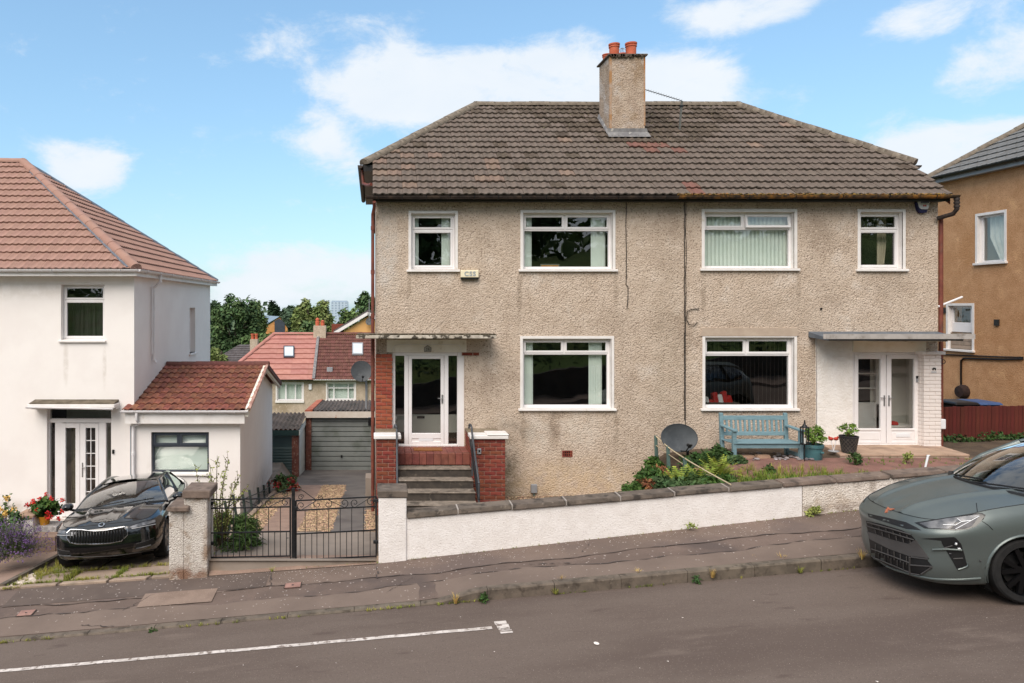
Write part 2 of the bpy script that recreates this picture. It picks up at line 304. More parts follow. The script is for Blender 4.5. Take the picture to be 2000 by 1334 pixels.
mk('brick_white', (232, 224, 220), (226, 217, 212), 9, .7, bump=.003, bscale=70)
mk('mortar_white', (214, 204, 198), (204, 194, 186), 12, .9)
mk('step_tile', (126, 72, 62), (108, 60, 52), 9, .7, rnd=.14, dirt=((176, 140, 126), 14, .66, .78), spec=.4)
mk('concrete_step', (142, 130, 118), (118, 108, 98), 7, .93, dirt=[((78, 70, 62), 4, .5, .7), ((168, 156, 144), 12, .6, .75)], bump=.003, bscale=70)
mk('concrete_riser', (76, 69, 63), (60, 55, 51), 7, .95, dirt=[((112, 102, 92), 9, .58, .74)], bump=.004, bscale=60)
mk('coping', (112, 101, 92), (92, 83, 76), 5, .96, rnd=.07, dirt=[((64, 58, 54), 6, .5, .68), ((142, 130, 120), 11, .62, .76)], bump=.005, bscale=60)
mk('coping_brown', (126, 110, 100), (106, 92, 84), 5, .96, dirt=[((84, 74, 68), 6, .5, .68), ((150, 138, 128), 11, .62, .76)], bump=.005, bscale=60)
mk('joint_mortar', (168, 160, 154), (146, 138, 132), 12, .95)
mk('asphalt', (109, 97, 90), (101, 89, 82), .8, .95, speck=((140, 127, 119), 75, .14, .6), speck2=((86, 76, 71), 60, .22, .7), dirt=[((95, 83, 77), .8, .46, .66), ((120, 107, 99), 1.6, .56, .74), ((94, 82, 76), 5, .6, .74)], bump=.005, bscale=90, spec=.15, stretch=(.3, 1, 1))
mk('kerb', (112, 101, 90), (94, 85, 76), 6, .95, rnd=.07, dirt=[((72, 64, 56), 7, .5, .68), ((138, 126, 114), 16, .62, .76)], bump=.005, bscale=70)
mk('road_paint', (214, 205, 199), (180, 170, 163), 9, .85, dirt=((124, 110, 102), 13, .52, .66))
mk('slab', (166, 146, 130), (148, 130, 116), 3, .95, rnd=.06, speck=((120, 104, 92), 60, .2, .6), bump=.003, bscale=80, dirt=((132, 118, 104), 2.4, .5, .7))
mk('slab_brown', (150, 126, 112), (134, 112, 100), 3, .95, rnd=.06, speck=((170, 150, 136), 70, .2, .6), bump=.003, bscale=80)
mk('concrete', (142, 130, 120), (128, 117, 108), 1.4, .95, bump=.003, bscale=70, dirt=[((110, 100, 92), 1.1, .5, .7), ((158, 136, 116), .9, .55, .75)])
mk('concrete_dark', (112, 106, 102), (98, 92, 90), 1.4, .95, bump=.003, bscale=70, dirt=((84, 78, 76), .9, .5, .7))
mk('path_red', (138, 102, 92), (122, 88, 80), 3, .97, speck=((96, 72, 66), 40, .3, .7), bump=.006, bscale=50, dirt=((104, 84, 74), 2, .5, .7))
mk('gravel', (184, 158, 130), (142, 118, 96), 9, .9, rnd=.42)
mk('gravel_bed', (138, 118, 98), (112, 95, 79), 20, .95, bump=.02, bscale=40)
mk('soil', (92, 78, 64), (74, 62, 52), 4, 1, bump=.02, bscale=20)
mk('lawn_far', (84, 98, 54), (66, 84, 44), .15, 1, dirt=((110, 108, 66), .06, .5, .7))
mk('bank_grass', (100, 122, 64), (80, 102, 50), .8, 1, bump=.05, bscale=9, dirt=((96, 104, 52), .4, .5, .7))
mk('dark_stone', (84, 78, 72), (66, 62, 58), 3, .95, bump=.02, bscale=14)
mk('cover_pink', (160, 124, 114), (144, 110, 102), 9, .9, bump=.003, bscale=120, dirt=((120, 96, 88), 10, .5, .7))
mk('crack', (70, 62, 60), (84, 75, 72), 9, 1)
mk('fleck', (226, 216, 208), None, 5, .9, rnd=.1)
mk('black_iron', (26, 27, 30), (38, 39, 42), 9, .5, metal=.2, dirt=((66, 54, 48), 18, .6, .74))
mk('green_iron', (40, 52, 50), (50, 62, 58), 9, .55)
mk('rail_grey', (84, 86, 90), (70, 72, 76), 9, .5, metal=.3)
mk('bench_blue', (120, 148, 157), (106, 134, 143), 6, .75, stretch=(1, 6, 6), dirt=[((140, 168, 174), 12, .58, .74), ((96, 122, 128), 10, .6, .76)], bump=.002, bscale=60)
mk('teal_glaze', (70, 112, 118), (60, 98, 104), 6, .45, dirt=((96, 124, 124), 7, .55, .75))
mk('dish_grey', (74, 78, 82), (64, 68, 72), 4, .55, dirt=((92, 94, 96), 5, .55, .75))
mk('dark_metal', (46, 46, 48), (58, 56, 56), 6, .5, metal=.4)
mk('chrome', (214, 216, 220), None, 3, .16, metal=1)
mk('steel', (170, 170, 172), None, 3, .35, metal=.8)
mk('terracotta_pot', (196, 104, 76), (178, 88, 62), 6, .8, dirt=((150, 92, 70), 9, .55, .72))
mk('yellow_pot', (206, 146, 44), (192, 132, 36), 5, .7)
mk('woven_black', (58, 58, 62), (44, 44, 48), 9, .6)
mk('woven_tan', (116, 108, 94), None, 9, .7)
mk('red_fence', (94, 40, 32), (80, 33, 27), 4, .85, stretch=(4, 4, .6), rnd=.1, bump=.002, bscale=40)
mk('bin_blue', (62, 88, 132), (54, 78, 120), 4, .5)
mk('door_grey', (132, 136, 134), (122, 126, 125), 1.6, .6, dirt=((104, 110, 104), 1.4, .5, .72))
mk('shutter_green', (66, 84, 84), (58, 76, 76), 2, .55)
mk('fascia_green', (38, 62, 60), (34, 54, 54), 3, .6)
mk('asbestos', (104, 92, 84), (82, 72, 66), 2.5, .97, dirt=[((58, 52, 46), 2, .45, .65), ((132, 118, 106), 3, .6, .75)], bump=.004, bscale=40)
mk('rust_white', (216, 206, 196), (206, 194, 182), 3, .75, dirt=((170, 104, 60), 3.5, .6, .7))
mk('blind_white', (226, 234, 228), (218, 228, 222), 3, .8)
mk('curtain_white', (222, 222, 216), (208, 208, 202), 3, .9)
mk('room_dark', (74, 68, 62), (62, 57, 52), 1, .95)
mk('room_floor', (84, 66, 52), (74, 58, 46), 1, .9)
mk('room_white', (222, 218, 210), (214, 208, 200), 1, .9)
mk('dark_void', (16, 15, 15), None, 1, 1)
mk('letter_grey', (150, 158, 166), None, 3, .6)
mk('letter_dark', (40, 38, 36), None, 3, .6)
mk('alarm_cream', (234, 224, 196), (226, 214, 184), 6, .5)
mk('alarm_blue', (34, 32, 78), None, 6, .3)
mk('plastic_white', (226, 228, 232), None, 4, .4)
mk('plastic_grey', (150, 152, 156), (140, 142, 146), 4, .5)
mk('plastic_black', (22, 22, 24), None, 4, .4)
mk('mat_brown', (142, 92, 52), (120, 76, 42), 40, 1)
mk('plate_grey', (180, 176, 168), (168, 164, 156), 9, .6)
mk('wood_frame', (110, 112, 104), None, 9, .6); mk('picture_orange', (206, 150, 84), (184, 124, 60), 9, .6)
mk('toy_red', (176, 36, 32), None, 5, .6); mk('tile_paving', (176, 150, 130), (158, 134, 116), 4, .9, rnd=.06, bump=.003, bscale=80, dirt=((140, 118, 102), 2, .5, .7))
mk('stone_block', (176, 146, 124), (160, 132, 114), 5, .95, bump=.006, bscale=40)
mk('rope', (196, 180, 150), (170, 156, 130), 30, .95)
mk('post_green', (92, 116, 110), (80, 102, 98), 6, .8)
mk('tower_hazed', (176, 190, 206), (168, 182, 198), .02, .9)  # distance haze is put into the tower wall and window colours
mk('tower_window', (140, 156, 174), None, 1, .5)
mk('timber_orange', (200, 146, 90), (186, 130, 78), 2, .85)
mk('render_orange', (222, 172, 110), (212, 160, 100), .6, .9)
mk('roof_blue', (132, 146, 160), (120, 134, 148), 1, .6)
mk('green_leaf', (70, 96, 40), (48, 76, 30), 2, .7, rnd=.3, spec=.3)
mk('leaf_dark', (82, 104, 64), (60, 82, 50), .4, .75, rnd=.35, spec=.25)
mk('leaf_mid', (108, 128, 78), (84, 106, 62), .4, .75, rnd=.35, spec=.25)
mk('leaf_yellow', (132, 142, 88), (104, 120, 66), .4, .75, rnd=.32, spec=.25)
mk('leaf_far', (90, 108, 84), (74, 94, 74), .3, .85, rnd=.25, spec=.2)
mk('leaf_cypress', (58, 78, 54), (48, 66, 46), .4, .8, rnd=.25, spec=.2)
mk('juniper', (86, 106, 58), (64, 88, 50), 3, .8, rnd=.35, spec=.2)
mk('spiky_leaf', (148, 154, 84), (118, 128, 62), 3, .7, rnd=.3)
mk('fern', (154, 158, 62), (110, 128, 48), 2, .75, rnd=.35)
mk('fern_dark', (58, 86, 36), (44, 70, 30), 2, .75, rnd=.35)
mk('box_leaf', (112, 140, 56), (90, 120, 44), 4, .65, rnd=.3)
mk('stem_brown', (96, 80, 58), (80, 66, 48), 4, .9)
mk('bark', (86, 76, 66), (70, 62, 54), 3, .95)
mk('petal_red', (222, 46, 40), (204, 34, 32), 5, .6, rnd=.15)
mk('petal_dullred', (168, 52, 50), (140, 40, 40), 5, .7, rnd=.25)
mk('petal_purple', (128, 94, 150), (104, 76, 126), 5, .8, rnd=.25)
mk('petal_yellow', (236, 204, 120), (234, 186, 110), 5, .7, rnd=.15)
mk('petal_white', (236, 226, 222), None, 5, .7)
mk('flower_russet', (146, 98, 66), (122, 80, 54), 5, .8, rnd=.3)
mk('lav_green', (98, 106, 78), (84, 92, 64), 5, .85, rnd=.25)
mk('grass_green', (98, 124, 44), (82, 108, 38), 3, .85, rnd=.35)
mk('grass_dry', (196, 168, 102), (178, 146, 82), 3, .9, rnd=.25)
mk('grass_mixed', (150, 144, 66), (110, 124, 50), 2, .9, rnd=.4)
glass('window_glass'); glass('car_glass', (.6, .65, .63), 1.5, 2.8); glass('blind_glass', (.8, .84, .84)); glass('clear_cover', (.9, .9, .92), 1.45, 1.5)
# ---------------------------------------------------------------- the lie of the land (street climbs to the right, yards fall away behind)
def zr(x): return .331 + .0882 * 45 * math.tanh(x / 45)
def road_z(x, y):
 t = -5.0 - y; return zr(x) + .10 * math.sin(math.pi * max(0, min(6.2, t)) / 6.2)
WX = [-40, -12, -5.7, -2.9, .1, 7.9, 16, 45]; WZ = [-2.6, -.45, 0.0, .207, .42, 1.28, 2.0, 4.0]
def wall_foot(x): return ser(x, WX, WZ)
def kerb_h(x): return .025 + .125 * sm((x - .75) / .83)
KY, WY = -5.0, -3.4
def pave_z(x, y):
 t = (y - KY) / (WY - KY); return (zr(x) + kerb_h(x)) * (1 - t) + wall_foot(x) * t
def coping_z(x): return 1.217 + (x - .53) * .0793
def left_z(x, y): return max(wall_foot(x) - .115 * (y - WY), -.62)
def drive_z(y): return ser(y, [-3.4, 11, 12], [.45, -1.36, -1.4])
def garden_z(x, y):
 a = ser(x, [.5, 2.6, 4.7, 5.3, 5.85, 6.6, 12, 20], [.52, .56, .6, .75, 1.45, 1.57, 1.58, 1.75])
 return a
def ground_z(x, y):
 if y > WY + .02:
  if x < -2.95: z = left_z(x, y)
  elif x < -2.6: z = left_z(x, y) + (drive_z(y) - left_z(x, y)) * (x + 2.95) / .35
  elif x < 0.06: z = drive_z(y)
  else: z = garden_z(x, y)
  if y > 11:
   b = ser(y, [11, 14, 32, 60, 200, 700, 1600], [0, .1, 1, 1.0, 1.6, 3.5, 5])
   z = z * max(0, 1 - b) + (-5.6) * b if b <= 1 else -5.6 * b
  return z
 if y > KY - .3: return min(pave_z(x, max(y, KY)), road_z(x, y)) - .12
 if y > -11.3: return road_z(x, y) - .12
 if y > -13: return zr(x) - .02
 return zr(x) + 1.0 + min(6, (-13.0 - y) * .27) if y < -13.05 else zr(x) - .02
def frange(a, b, st):
 o = []; v = a
 while v < b - 1e-6: o.append(v); v += st
 return o
gx = [-900, -400, -200, -100, -60, -40, -28, -20] + frange(-15, 17.01, .35) + [20, 28, 40, 60, 100, 200, 400, 900]
gx = sorted(set([round(v, 3) for v in gx] + [-2.95, -2.6, .05, .07]))
gy = [-200, -120, -80, -55, -40, -32, -27, -23, -20, -17, -15, -13.2, -13.06, -13.0, -11.3, -8, -5.31, -5.29] + [-3.42, -3.37] + frange(-3.2, 12.01, .35) + [13, 14, 16, 19, 23, 28, 32, 45, 60, 90, 140, 200, 350, 700, 1200, 1600]
m = MB(); m.grid([[(x, y, ground_z(x, y)) for x in gx] for y in gy])
me = m.mesh('ground', [MATS['lawn_far'], MATS['bank_grass'], MATS['concrete'], MATS['soil']], smooth=40)
for p in me.polygons:
 c = p.center; p.material_index = 1 if c.y < -13 else 2 if c.y < -3.3 else (2 if c.x < .06 and c.y < 12 else 3 if c.y < 12 and c.x < 17 else 0)
struct(link('ground', me))
# road
m = MB(); xs = [-120, -60, -40, -25, -18] + frange(-14, 16, .5) + [18, 25, 40, 60, 120]; ys = frange(-11.2, KY + .001, .3875) + [KY]
m.grid([[(x, y, road_z(x, y)) for x in xs] for y in ys]); struct(m.build('road', MATS['asphalt'], smooth=60))
# pavement: three bands of tarmac of different age, each a sheet, with ragged seams between them
rg = random.Random(5)
mk('tarmac_old', (122, 106, 97), (108, 94, 86), 1.2, .95, speck=((172, 160, 152), 26, .05, .9), speck2=((88, 77, 73), 60, .25, .6), dirt=[((104, 91, 86), .7, .48, .66)], bump=.004, bscale=80, spec=.2)
mk('tarmac_mid', (117, 101, 93), (104, 90, 83), 1.5, .95, speck=((166, 154, 147), 24, .06, .9), speck2=((82, 72, 69), 60, .25, .6), dirt=[((92, 81, 77), .9, .45, .66)], bump=.005, bscale=70, spec=.2)
mk('tarmac_new', (122, 107, 98), (112, 98, 90), 1.1, .95, speck=((170, 158, 150), 30, .03, .8), speck2=((104, 92, 86), 60, .22, .6), bump=.003, bscale=90, spec=.2)
mk('tarmac_patch', (102, 90, 84), (92, 81, 76), 2, .95, speck=((160, 150, 145), 26, .06, .9), bump=.004, bscale=80, spec=.2)
def seam(x, k): return .07 * math.sin(x * 1.1 + k * 2) + .04 * math.sin(x * 3.3 + k) + .02 * math.sin(x * 9.1 + k * 3)
KB = KY + .125
pav = MB(); pav.grid([[(x, y, pave_z(x, y) - .006) for x in frange(-40, 42, .5)] for y in (KB - .01, -4.6, -4.2, -3.8, WY + .1)])
pav = struct(pav.build('pavement', MATS['tarmac_mid'], smooth=60))
xs = frange(-14, 16, .2)
m = MB(); m.grid([[(x, KB, pave_z(x, KB)) for x in xs], [(x, KB + .28, pave_z(x, KB + .28)) for x in xs], [(x, KB + .5 + seam(x, 0), pave_z(x, KB + .5 + seam(x, 0)) - .002) for x in xs]])
m.build('tarmac_strip', MATS['tarmac_new'], pav, smooth=60)
m = MB(); m.grid([[(x, -4.03 + seam(x, 1) * .7, pave_z(x, -4.03 + seam(x, 1) * .7) - .001) for x in xs], [(x, -3.7, pave_z(x, -3.7)) for x in xs], [(x, WY + .1, pave_z(x, WY + .1)) for x in xs]])
m.build('tarmac_strip', MATS['tarmac_old'], pav, smooth=60)
m = MB()
def patch(x0, x1, y0, y1, h, wob=.02):
 n = 8; a = [(x0 + (x1 - x0) * i / n, y0 + rg.uniform(-wob, wob)) for i in range(n + 1)]; b = [(x0 + (x1 - x0) * i / n, y1 + rg.uniform(-wob, wob)) for i in range(n + 1)]
 return [[(x, y, pave_z(x, y) + h) for x, y in a], [(x, y, pave_z(x, y) + h) for x, y in b]]
m.grid(patch(-5.6, -1.62, -4.0, -3.42, .004)); m.build('tarmac_patch', MATS['tarmac_patch'], pav)
m = MB(); m.grid(patch(-3.45, -2.35, -4.36, -3.93, .008, .004)); m.build('concrete_patch', mk('patch_brown', (138, 119, 107), (124, 106, 95), 3, .95, speck=((160, 142, 130), 70, .2, .6)), pav)
m = MB()
for k, (y0, xa, xb) in enumerate([(-4.03, -14, 16), (-4.36, -1, 16), (-4.36, -14, -3.5)]):
 pts = [(x, y0 + seam(x, 1 if k == 0 else 0) * .7 + (-.02 if k else 0) + rg.uniform(-.012, .012)) for x in frange(xa, xb, .11)]
 rows = [[], []]
 for x, y in pts:
  w = max(.0, rg.gauss(.006, .006)); z = pave_z(x, y) + .006; rows[0].append((x, y - w, z)); rows[1].append((x, y + w, z))
 m.grid(rows)
for x0, y0, x1, y1 in [(-4.1, -4.75, -3.6, -4.88), (.6, -4.1, .2, -4.55), (3.2, -3.9, 3.4, -3.55), (-1.55, -3.95, -1.62, -3.45), (.05, -3.55, .08, -4.0), (2.3, -4.2, 2.9, -4.3), (-3.62, -4.4, -3.3, -3.95), (9, -3.9, 9.1, -3.6)]:
 rows = [[], []]
 for i in range(12):
  t = i / 11; x = x0 + (x1 - x0) * t + rg.uniform(-.02, .02); y = y0 + (y1 - y0) * t + rg.uniform(-.015, .015); w = max(0, rg.gauss(.007, .005)); z = pave_z(x, y) + .01
  rows[0].append((x - w, y - w, z)); rows[1].append((x + w, y + w, z))
 m.grid(rows)
stuff(m.build('pavement_cracks', MATS['crack'], pav, fix=False))
# flakes of white paint shed on the pavement and specks on the road
m = MB()
for i in range(1100):
 if i < 850: x = rg.uniform(-2.5, 9); y = -3.44 - abs(rg.gauss(0, .25))
 else: x = rg.uniform(-8, 9); y = rg.uniform(-4.8, -3.5)
 if y < -4.85: continue
 s_ = abs(rg.gauss(.003, .003)) + .002; a = rg.uniform(0, 6.28); z = pave_z(x, y) + .012
 m.add([(x + s_ * math.cos(a + k * 2.1), y + s_ * math.sin(a + k * 2.1), z + rg.uniform(0, .004)) for k in range(3)], [(0, 1, 2)])
for i in range(60):
 x = rg.uniform(-6, 7); y = rg.uniform(-8, -5.1); s_ = abs(rg.gauss(.004, .004)) + .002; a = rg.uniform(0, 6); z = road_z(x, y) + .01
 m.add([(x + s_ * math.cos(a + k * 2.1), y + s_ * math.sin(a + k * 2.1), z) for k in range(3)], [(0, 1, 2)])
x, y = PXX(1165, 8.35), -6.65; z = road_z(x, y) + .012
m.poly([(x + .032 * math.cos(t * .9), y + .04 * math.sin(t * .9), z) for t in range(7)])
stuff(m.build('paint_flakes', MATS['fleck'], fix=False))
# kerb of separate stones
kerb = MB(); kerb.grid([[(x, KB, zr(x) + kerb_h(x) - .03) for x in frange(-40, 42, .5)], [(x, KY + .02, zr(x) + kerb_h(x) - .03) for x in frange(-40, 42, .5)], [(x, KY + .02, zr(x) - .1) for x in frange(-40, 42, .5)]])
kerb = struct(kerb.build('kerb', MATS['concrete_riser']))
x = PXX(953, 10) - .915 * 14
while x < 13:
 x1 = x + .915 - .008; n = 4; lo = []; hi = []
 j = rg.uniform(-.008, .008)
 a = [(x + (x1 - x) * i / n) for i in range(n + 1)]
 m = MB()
 prof = lambda X: [(KY + j, zr(X) - .1), (KY + j, zr(X) + kerb_h(X) - .02), (KY + .018 + j, zr(X) + kerb_h(X) + .001), (KB, zr(X) + kerb_h(X) + .002), (KB, zr(X) - .1)]
 rows = [[(X, y, z) for y, z in prof(X)] for X in a]
 m.grid(rows); m.poly(rows[0]); m.poly(list(reversed(rows[-1])))
 m.build('kerb_stone', MATS['kerb'], kerb)
 x += .915
# access marking painted on the road: a long bar ending in a T
mark = MB()
def strip(pts, w, h=.006):
 rows = [[], []]
 for (x, y), (dx, dy) in pts: rows[0].append((x - dx * w, y - dy * w, road_z(x - dx * w, y - dy * w) + h)); rows[1].append((x + dx * w, y + dy * w, road_z(x + dx * w, y + dy * w) + h))
 return rows
LY = -5.95
mark.grid(strip([((x, LY + .004 * math.sin(x * 9)), (0, 1)) for x in frange(-14, PXX(975, 9.05), .12)], .041))
xe = PXX(978, 9.05)
mark.grid(strip([((xe + .02, y), (1, 0)) for y in (-5.87, -5.77)], .075)); mark.grid(strip([((xe + .03, y), (1, 0)) for y in (-6.0, -5.93, -5.88)], .075, .007))
mark.grid(strip([((xe + .04, y), (1, 0)) for y in (-6.15, -6.1)], .075)); mark.grid(strip([((xe + .045, y), (1, 0)) for y in (-6.08, -6.05)], .07)); mark.grid(strip([((xe + .03, y), (1, 0)) for y in (-6.04, -6.012)], .07))
mark.grid(strip([((xe - .02, y), (1, 0)) for y in (-5.87, -6.15)], .012, .0055))
struct(mark.build('road_marking', MATS['road_paint']))
# covers let into the pavement
for nm, px, py, hw, hd, lab, mt in (('utility_cover', 572, 1131, .13, .09, 'small square pinkish utility cover in the pavement before the double gate', 'cover_pink'),
         ('utility_cover', 51, 1175, .12, .09, 'small square brown utility cover in the pavement before the driveway slabs', 'cover_pink')):
 d = 10.97 if px > 300 else 10.75; x = PXX(px, d); y = d - 15
 t = thing(nm, (x, y, pave_z(x, y)), lab, 'cover', 'utility covers in the pavement')
 MB().add([(x - hw, y - hd, pave_z(x - hw, y - hd) + .009), (x + hw, y - hd, pave_z(x + hw, y - hd) + .009), (x + hw, y + hd, pave_z(x + hw, y + hd) + .009), (x - hw, y + hd, pave_z(x - hw, y + hd) + .009)], [(0, 1, 2, 3)]).build('frame', MATS['concrete_riser'], t)
 hw -= .012; hd -= .012
 MB().hexa([(x + a * hw, y + b * hd, pave_z(x, y) - .01 + a * hw * .09) for a, b in ((-1, -1), (1, -1), (1, 1), (-1, 1))], [(x + a * hw, y + b * hd, pave_z(x + a * hw, y + b * hd) + .014) for a, b in ((-1, -1), (1, -1), (1, 1), (-1, 1))]).build('lid', MATS[mt], t)
 MB().box(x - .016, x + .016, y - .01, y + .01, pave_z(x, y) + .012, pave_z(x, y) + .017).build('key_slot', MATS['dark_metal'], t)
# opposite side of the street, seen only in the window panes
m = MB(); m.grid([[(x, y, zr(x) + (.12 if k else .0) + (0.02 if k > 1 else 0)) for x in frange(-60, 61, 4)] for k, y in enumerate((-11.2, -11.21, -13.0))])
struct(m.build('far_pavement', MATS['tarmac_new'], smooth=30))
m = MB()
for x in frange(-45, 46, 3):
 m.hexa([(x, -13.15, zr(x) - .2), (x + 3, -13.15, zr(x + 3) - .2), (x + 3, -12.9, zr(x + 3) - .2), (x, -12.9, zr(x) - .2)], [(x, -13.15, zr(x) + 1.05), (x + 3, -13.15, zr(x + 3) + 1.05), (x + 3, -12.9, zr(x + 3) + 1.05), (x, -12.9, zr(x) + 1.05)])
tag(m.build('roadside_wall', MATS['dark_stone']), 'low dark stone retaining wall across the street below the bank', 'wall')
# ================================================================ building helpers
def wall_holes(mb, x0, x1, z0, z1, holes, y, depth=.3, axis='x'):
 """wall face in the plane y (or x if axis='y'), rectangular openings with reveals `depth` deep (sign = direction away from the face)"""
 xs = sorted(set([x0, x1] + [v for h in holes for v in h[:2]])); zs = sorted(set([z0, z1] + [v for h in holes for v in h[2:4]]))
 P = (lambda a, b, c: (a, b, c)) if axis == 'x' else (lambda a, b, c: (b, a, c))
 for i in range(len(xs) - 1):
  for j in range(len(zs) - 1):
   cx, cz = (xs[i] + xs[i + 1]) / 2, (zs[j] + zs[j + 1]) / 2
   if any(h[0] < cx < h[1] and h[2] < cz < h[3] for h in holes): continue
   mb.poly([P(xs[i], y, zs[j]), P(xs[i + 1], y, zs[j]), P(xs[i + 1], y, zs[j + 1]), P(xs[i], y, zs[j + 1])])
 for a, b, c, d in holes:
  mb.poly([P(a, y, c), P(a, y + depth, c), P(a, y + depth, d), P(a, y, d)]); mb.poly([P(b, y, d), P(b, y + depth, d), P(b, y + depth, c), P(b, y, c)])
  mb.poly([P(a, y, d), P(a, y + depth, d), P(b, y + depth, d), P(b, y, d)]); mb.poly([P(b, y, c), P(b, y + depth, c), P(a, y + depth, c), P(a, y, c)])
def ring(mb, x0, x1, z0, z1, y0, y1, w):
 """rectangular frame of four butted members"""
 wl, wr, wb, wt = w if isinstance(w, tuple) else (w,) * 4
 mb.box(x0, x0 + wl, y0, y1, z0, z1); mb.box(x1 - wr, x1, y0, y1, z0, z1); mb.box(x0 + wl, x1 - wr, y0, y1, z1 - wt, z1); mb.box(x0 + wl, x1 - wr, y0, y1, z0, z0 + wb)
def tilted(mb, x0, x1, z0, z1, y0, y1, w, ang):
 """frame hinged along its top edge and pushed out at the bottom"""
 t = MB(); ring(t, x0, x1, z0, z1, y0, y1, w); c, s_ = math.cos(ang), math.sin(ang)
 mb.add([(x, y0 + (y - y0) * c - (z1 - z) * s_, z1 - (z1 - z) * c - (y - y0) * s_) for x, y, z in t.v], t.f)
def window(parent, x0, x1, z0, z1, yf, top=.3, mull=None, lights=(1, 1), depth=.11, fw=.05, sash=.045, mat='upvc', band=.055, sill=.05, openv=None, gl='window_glass', bandmat='white_paint', low_sash=False, sillmat='white_paint'):
 """casement window: outer frame, a row of small top lights, one big lower light, sill and painted surround"""
 y0 = yf + depth; y1 = y0 + .07; M_ = MATS[mat]
 w = MB(); ring(w, x0, x1, z0, z1, y0, y1, fw); zt = z1 - top
 if top: w.box(x0 + fw, x1 - fw, y0, y1, zt - fw / 2, zt + fw / 2)
 if mull: w.box(mull - fw / 2, mull + fw / 2, y0, y1, zt + fw / 2, z1 - fw)
 wo = w.build('window', M_, parent, bev=.006)
 if top:
  cells = [(x0 + fw, mull - fw / 2), (mull + fw / 2, x1 - fw)] if mull else [(x0 + fw, x1 - fw)]
  for i, (a, b) in enumerate(cells):
   s_ = MB(); p = MB(); a -= .012; b += .012; c, d = zt + fw / 2 - .012, z1 - fw + .012
   if openv == i:
    tilted(s_, a, b, c, d, y0 - .02, y0 + .03, sash, .22); q = MB(); q.poly([(a + sash, y0, c + sash), (b - sash, y0, c + sash), (b - sash, y0, d - sash), (a + sash, y0, d - sash)])
    p.add([(x, y0 - (d - z) * math.sin(.22), d - (d - z) * math.cos(.22)) for x, y, z in q.v], q.f)
   else:
    ring(s_, a, b, c, d, y0 - .014, y0 + .03, sash); p.poly([(a + sash, y0 + .012, c + sash), (b - sash, y0 + .012, c + sash), (b - sash, y0 + .012, d - sash), (a + sash, y0 + .012, d - sash)])
   s_.build('sash', M_, wo, bev=.005); p.build('pane', MATS[gl], wo, fix=False)
 a, b, c, d = x0 + fw, x1 - fw, z0 + fw, (zt - fw / 2) if top else z1 - fw
 if low_sash:
  s_ = MB(); ring(s_, a - .012, b + .012, c - .012, d + .012, y0 - .014, y0 + .03, sash); s_.build('sash', M_, wo, bev=.005); a += sash - .012; b -= sash - .012; c += sash - .012; d -= sash - .012
 MB().poly([(a, y0 + .03, c), (b, y0 + .03, c), (b, y0 + .03, d), (a, y0 + .03, d)]).build('pane', MATS[gl], wo, fix=False)
 g = MB(); ring(g, a - .001, b + .001, c - .001, d + .001, y0 + .016, y0 + .028, .008); g.build('gasket', MATS['upvc_line' if mat == 'upvc' else 'plastic_black'], wo)
 if band:
  bb = MB(); ring(bb, x0 - band, x1 + band, z0 - .0, z1 + band, yf - .012, yf + .02, (band, band, .002, band)); bb.build('surround', MATS[bandmat], wo, bev=.004)
  MB().box(x0 + .002, x1 - .002, yf + .02, y0, z1 - .004, z1 + .001).build('reveal', MATS['cream_paint'], wo)
  for a, b in ((x0 - .001, x0 + .004), (x1 - .004, x1 + .001)): MB().box(a, b, yf + .02, y0, z0, z1 - .005).build('reveal', MATS[bandmat], wo)
 if sill:
  MB().hexa([(x0 - band - .04, yf - .06, z0 - .055), (x1 + band + .04, yf - .06, z0 - .055), (x1 + band + .04, y0 + .01, z0 - .055), (x0 - band - .04, y0 + .01, z0 - .055)],
    [(x0 - band - .04, yf - .06, z0 - .012), (x1 + band + .04, yf - .06, z0 - .012), (x1 + band + .04, y0 + .01, z0 + .012), (x0 - band - .04, y0 + .01, z0 + .012)]).build('sill', MATS[sillmat], wo, bev=.006)
 return wo
_bm = {}
def brick_mesh(w, h, d, mat):
 k = (round(w, 3), round(h, 3), round(d, 3), mat)
 if k not in _bm: _bm[k] = MB().box(-k[0] / 2, k[0] / 2, 0, d, -h / 2, h / 2).mesh('brick', MATS[mat], bev=.004)
 return _bm[k]
def brick_face(parent, a0, a1, z0, z1, face, axis, mat='brick', core=True, depth=.08, ch=.0757, bl=.225, seed=0, side=1, mortar='mortar'):
 """courses of single bricks on a wall face; axis 'x': face plane y=face looking to -Y; axis 'y': plane x=face, looking to side*X"""
 r = random.Random(seed); n = max(1, round((z1 - z0) / ch)); h = (z1 - z0) / n
 for i in range(n):
  z = z0 + (i + .5) * h; a = a0 - (bl / 2 if i % 2 else 0)
  while a < a1 - .02:
   s0, s1 = max(a, a0), min(a + bl, a1); a += bl
   if s1 - s0 < .03: continue
   o = bpy.data.objects.new('brick', brick_mesh(s1 - s0 - .01, h - .011, depth, mat)); COL.objects.link(o); o.parent = parent
   j = r.uniform(-.003, .003); c = (s0 + s1) / 2
   mt = Matrix.Translation((c, face + j, z)) if axis == 'x' else Matrix.Translation((face + j, c, z)) @ Matrix.Rotation(R(90 if side > 0 else -90), 4, 'Z')
   o.matrix_local = mt
def tile_mesh(w, h, prof, lift, th):
 """one interlocking roof tile in (u along eave, v up slope, n out): prof = [(u fraction, height)], tail lifted"""
 m = MB(); rows = []
 for v, up, lo in ((0, lift, 0), (.0, lift, 1), (h * 1.12, .002, 1)):
  rows.append([(u * w, v, (hh + up) if lo else (hh + up - th)) for u, hh in prof])
 m.grid(rows); n = len(prof)
 m.poly([rows[0][0], rows[1][0], rows[2][0]]); m.poly([rows[0][-1], rows[2][-1], rows[1][-1]])
 return m
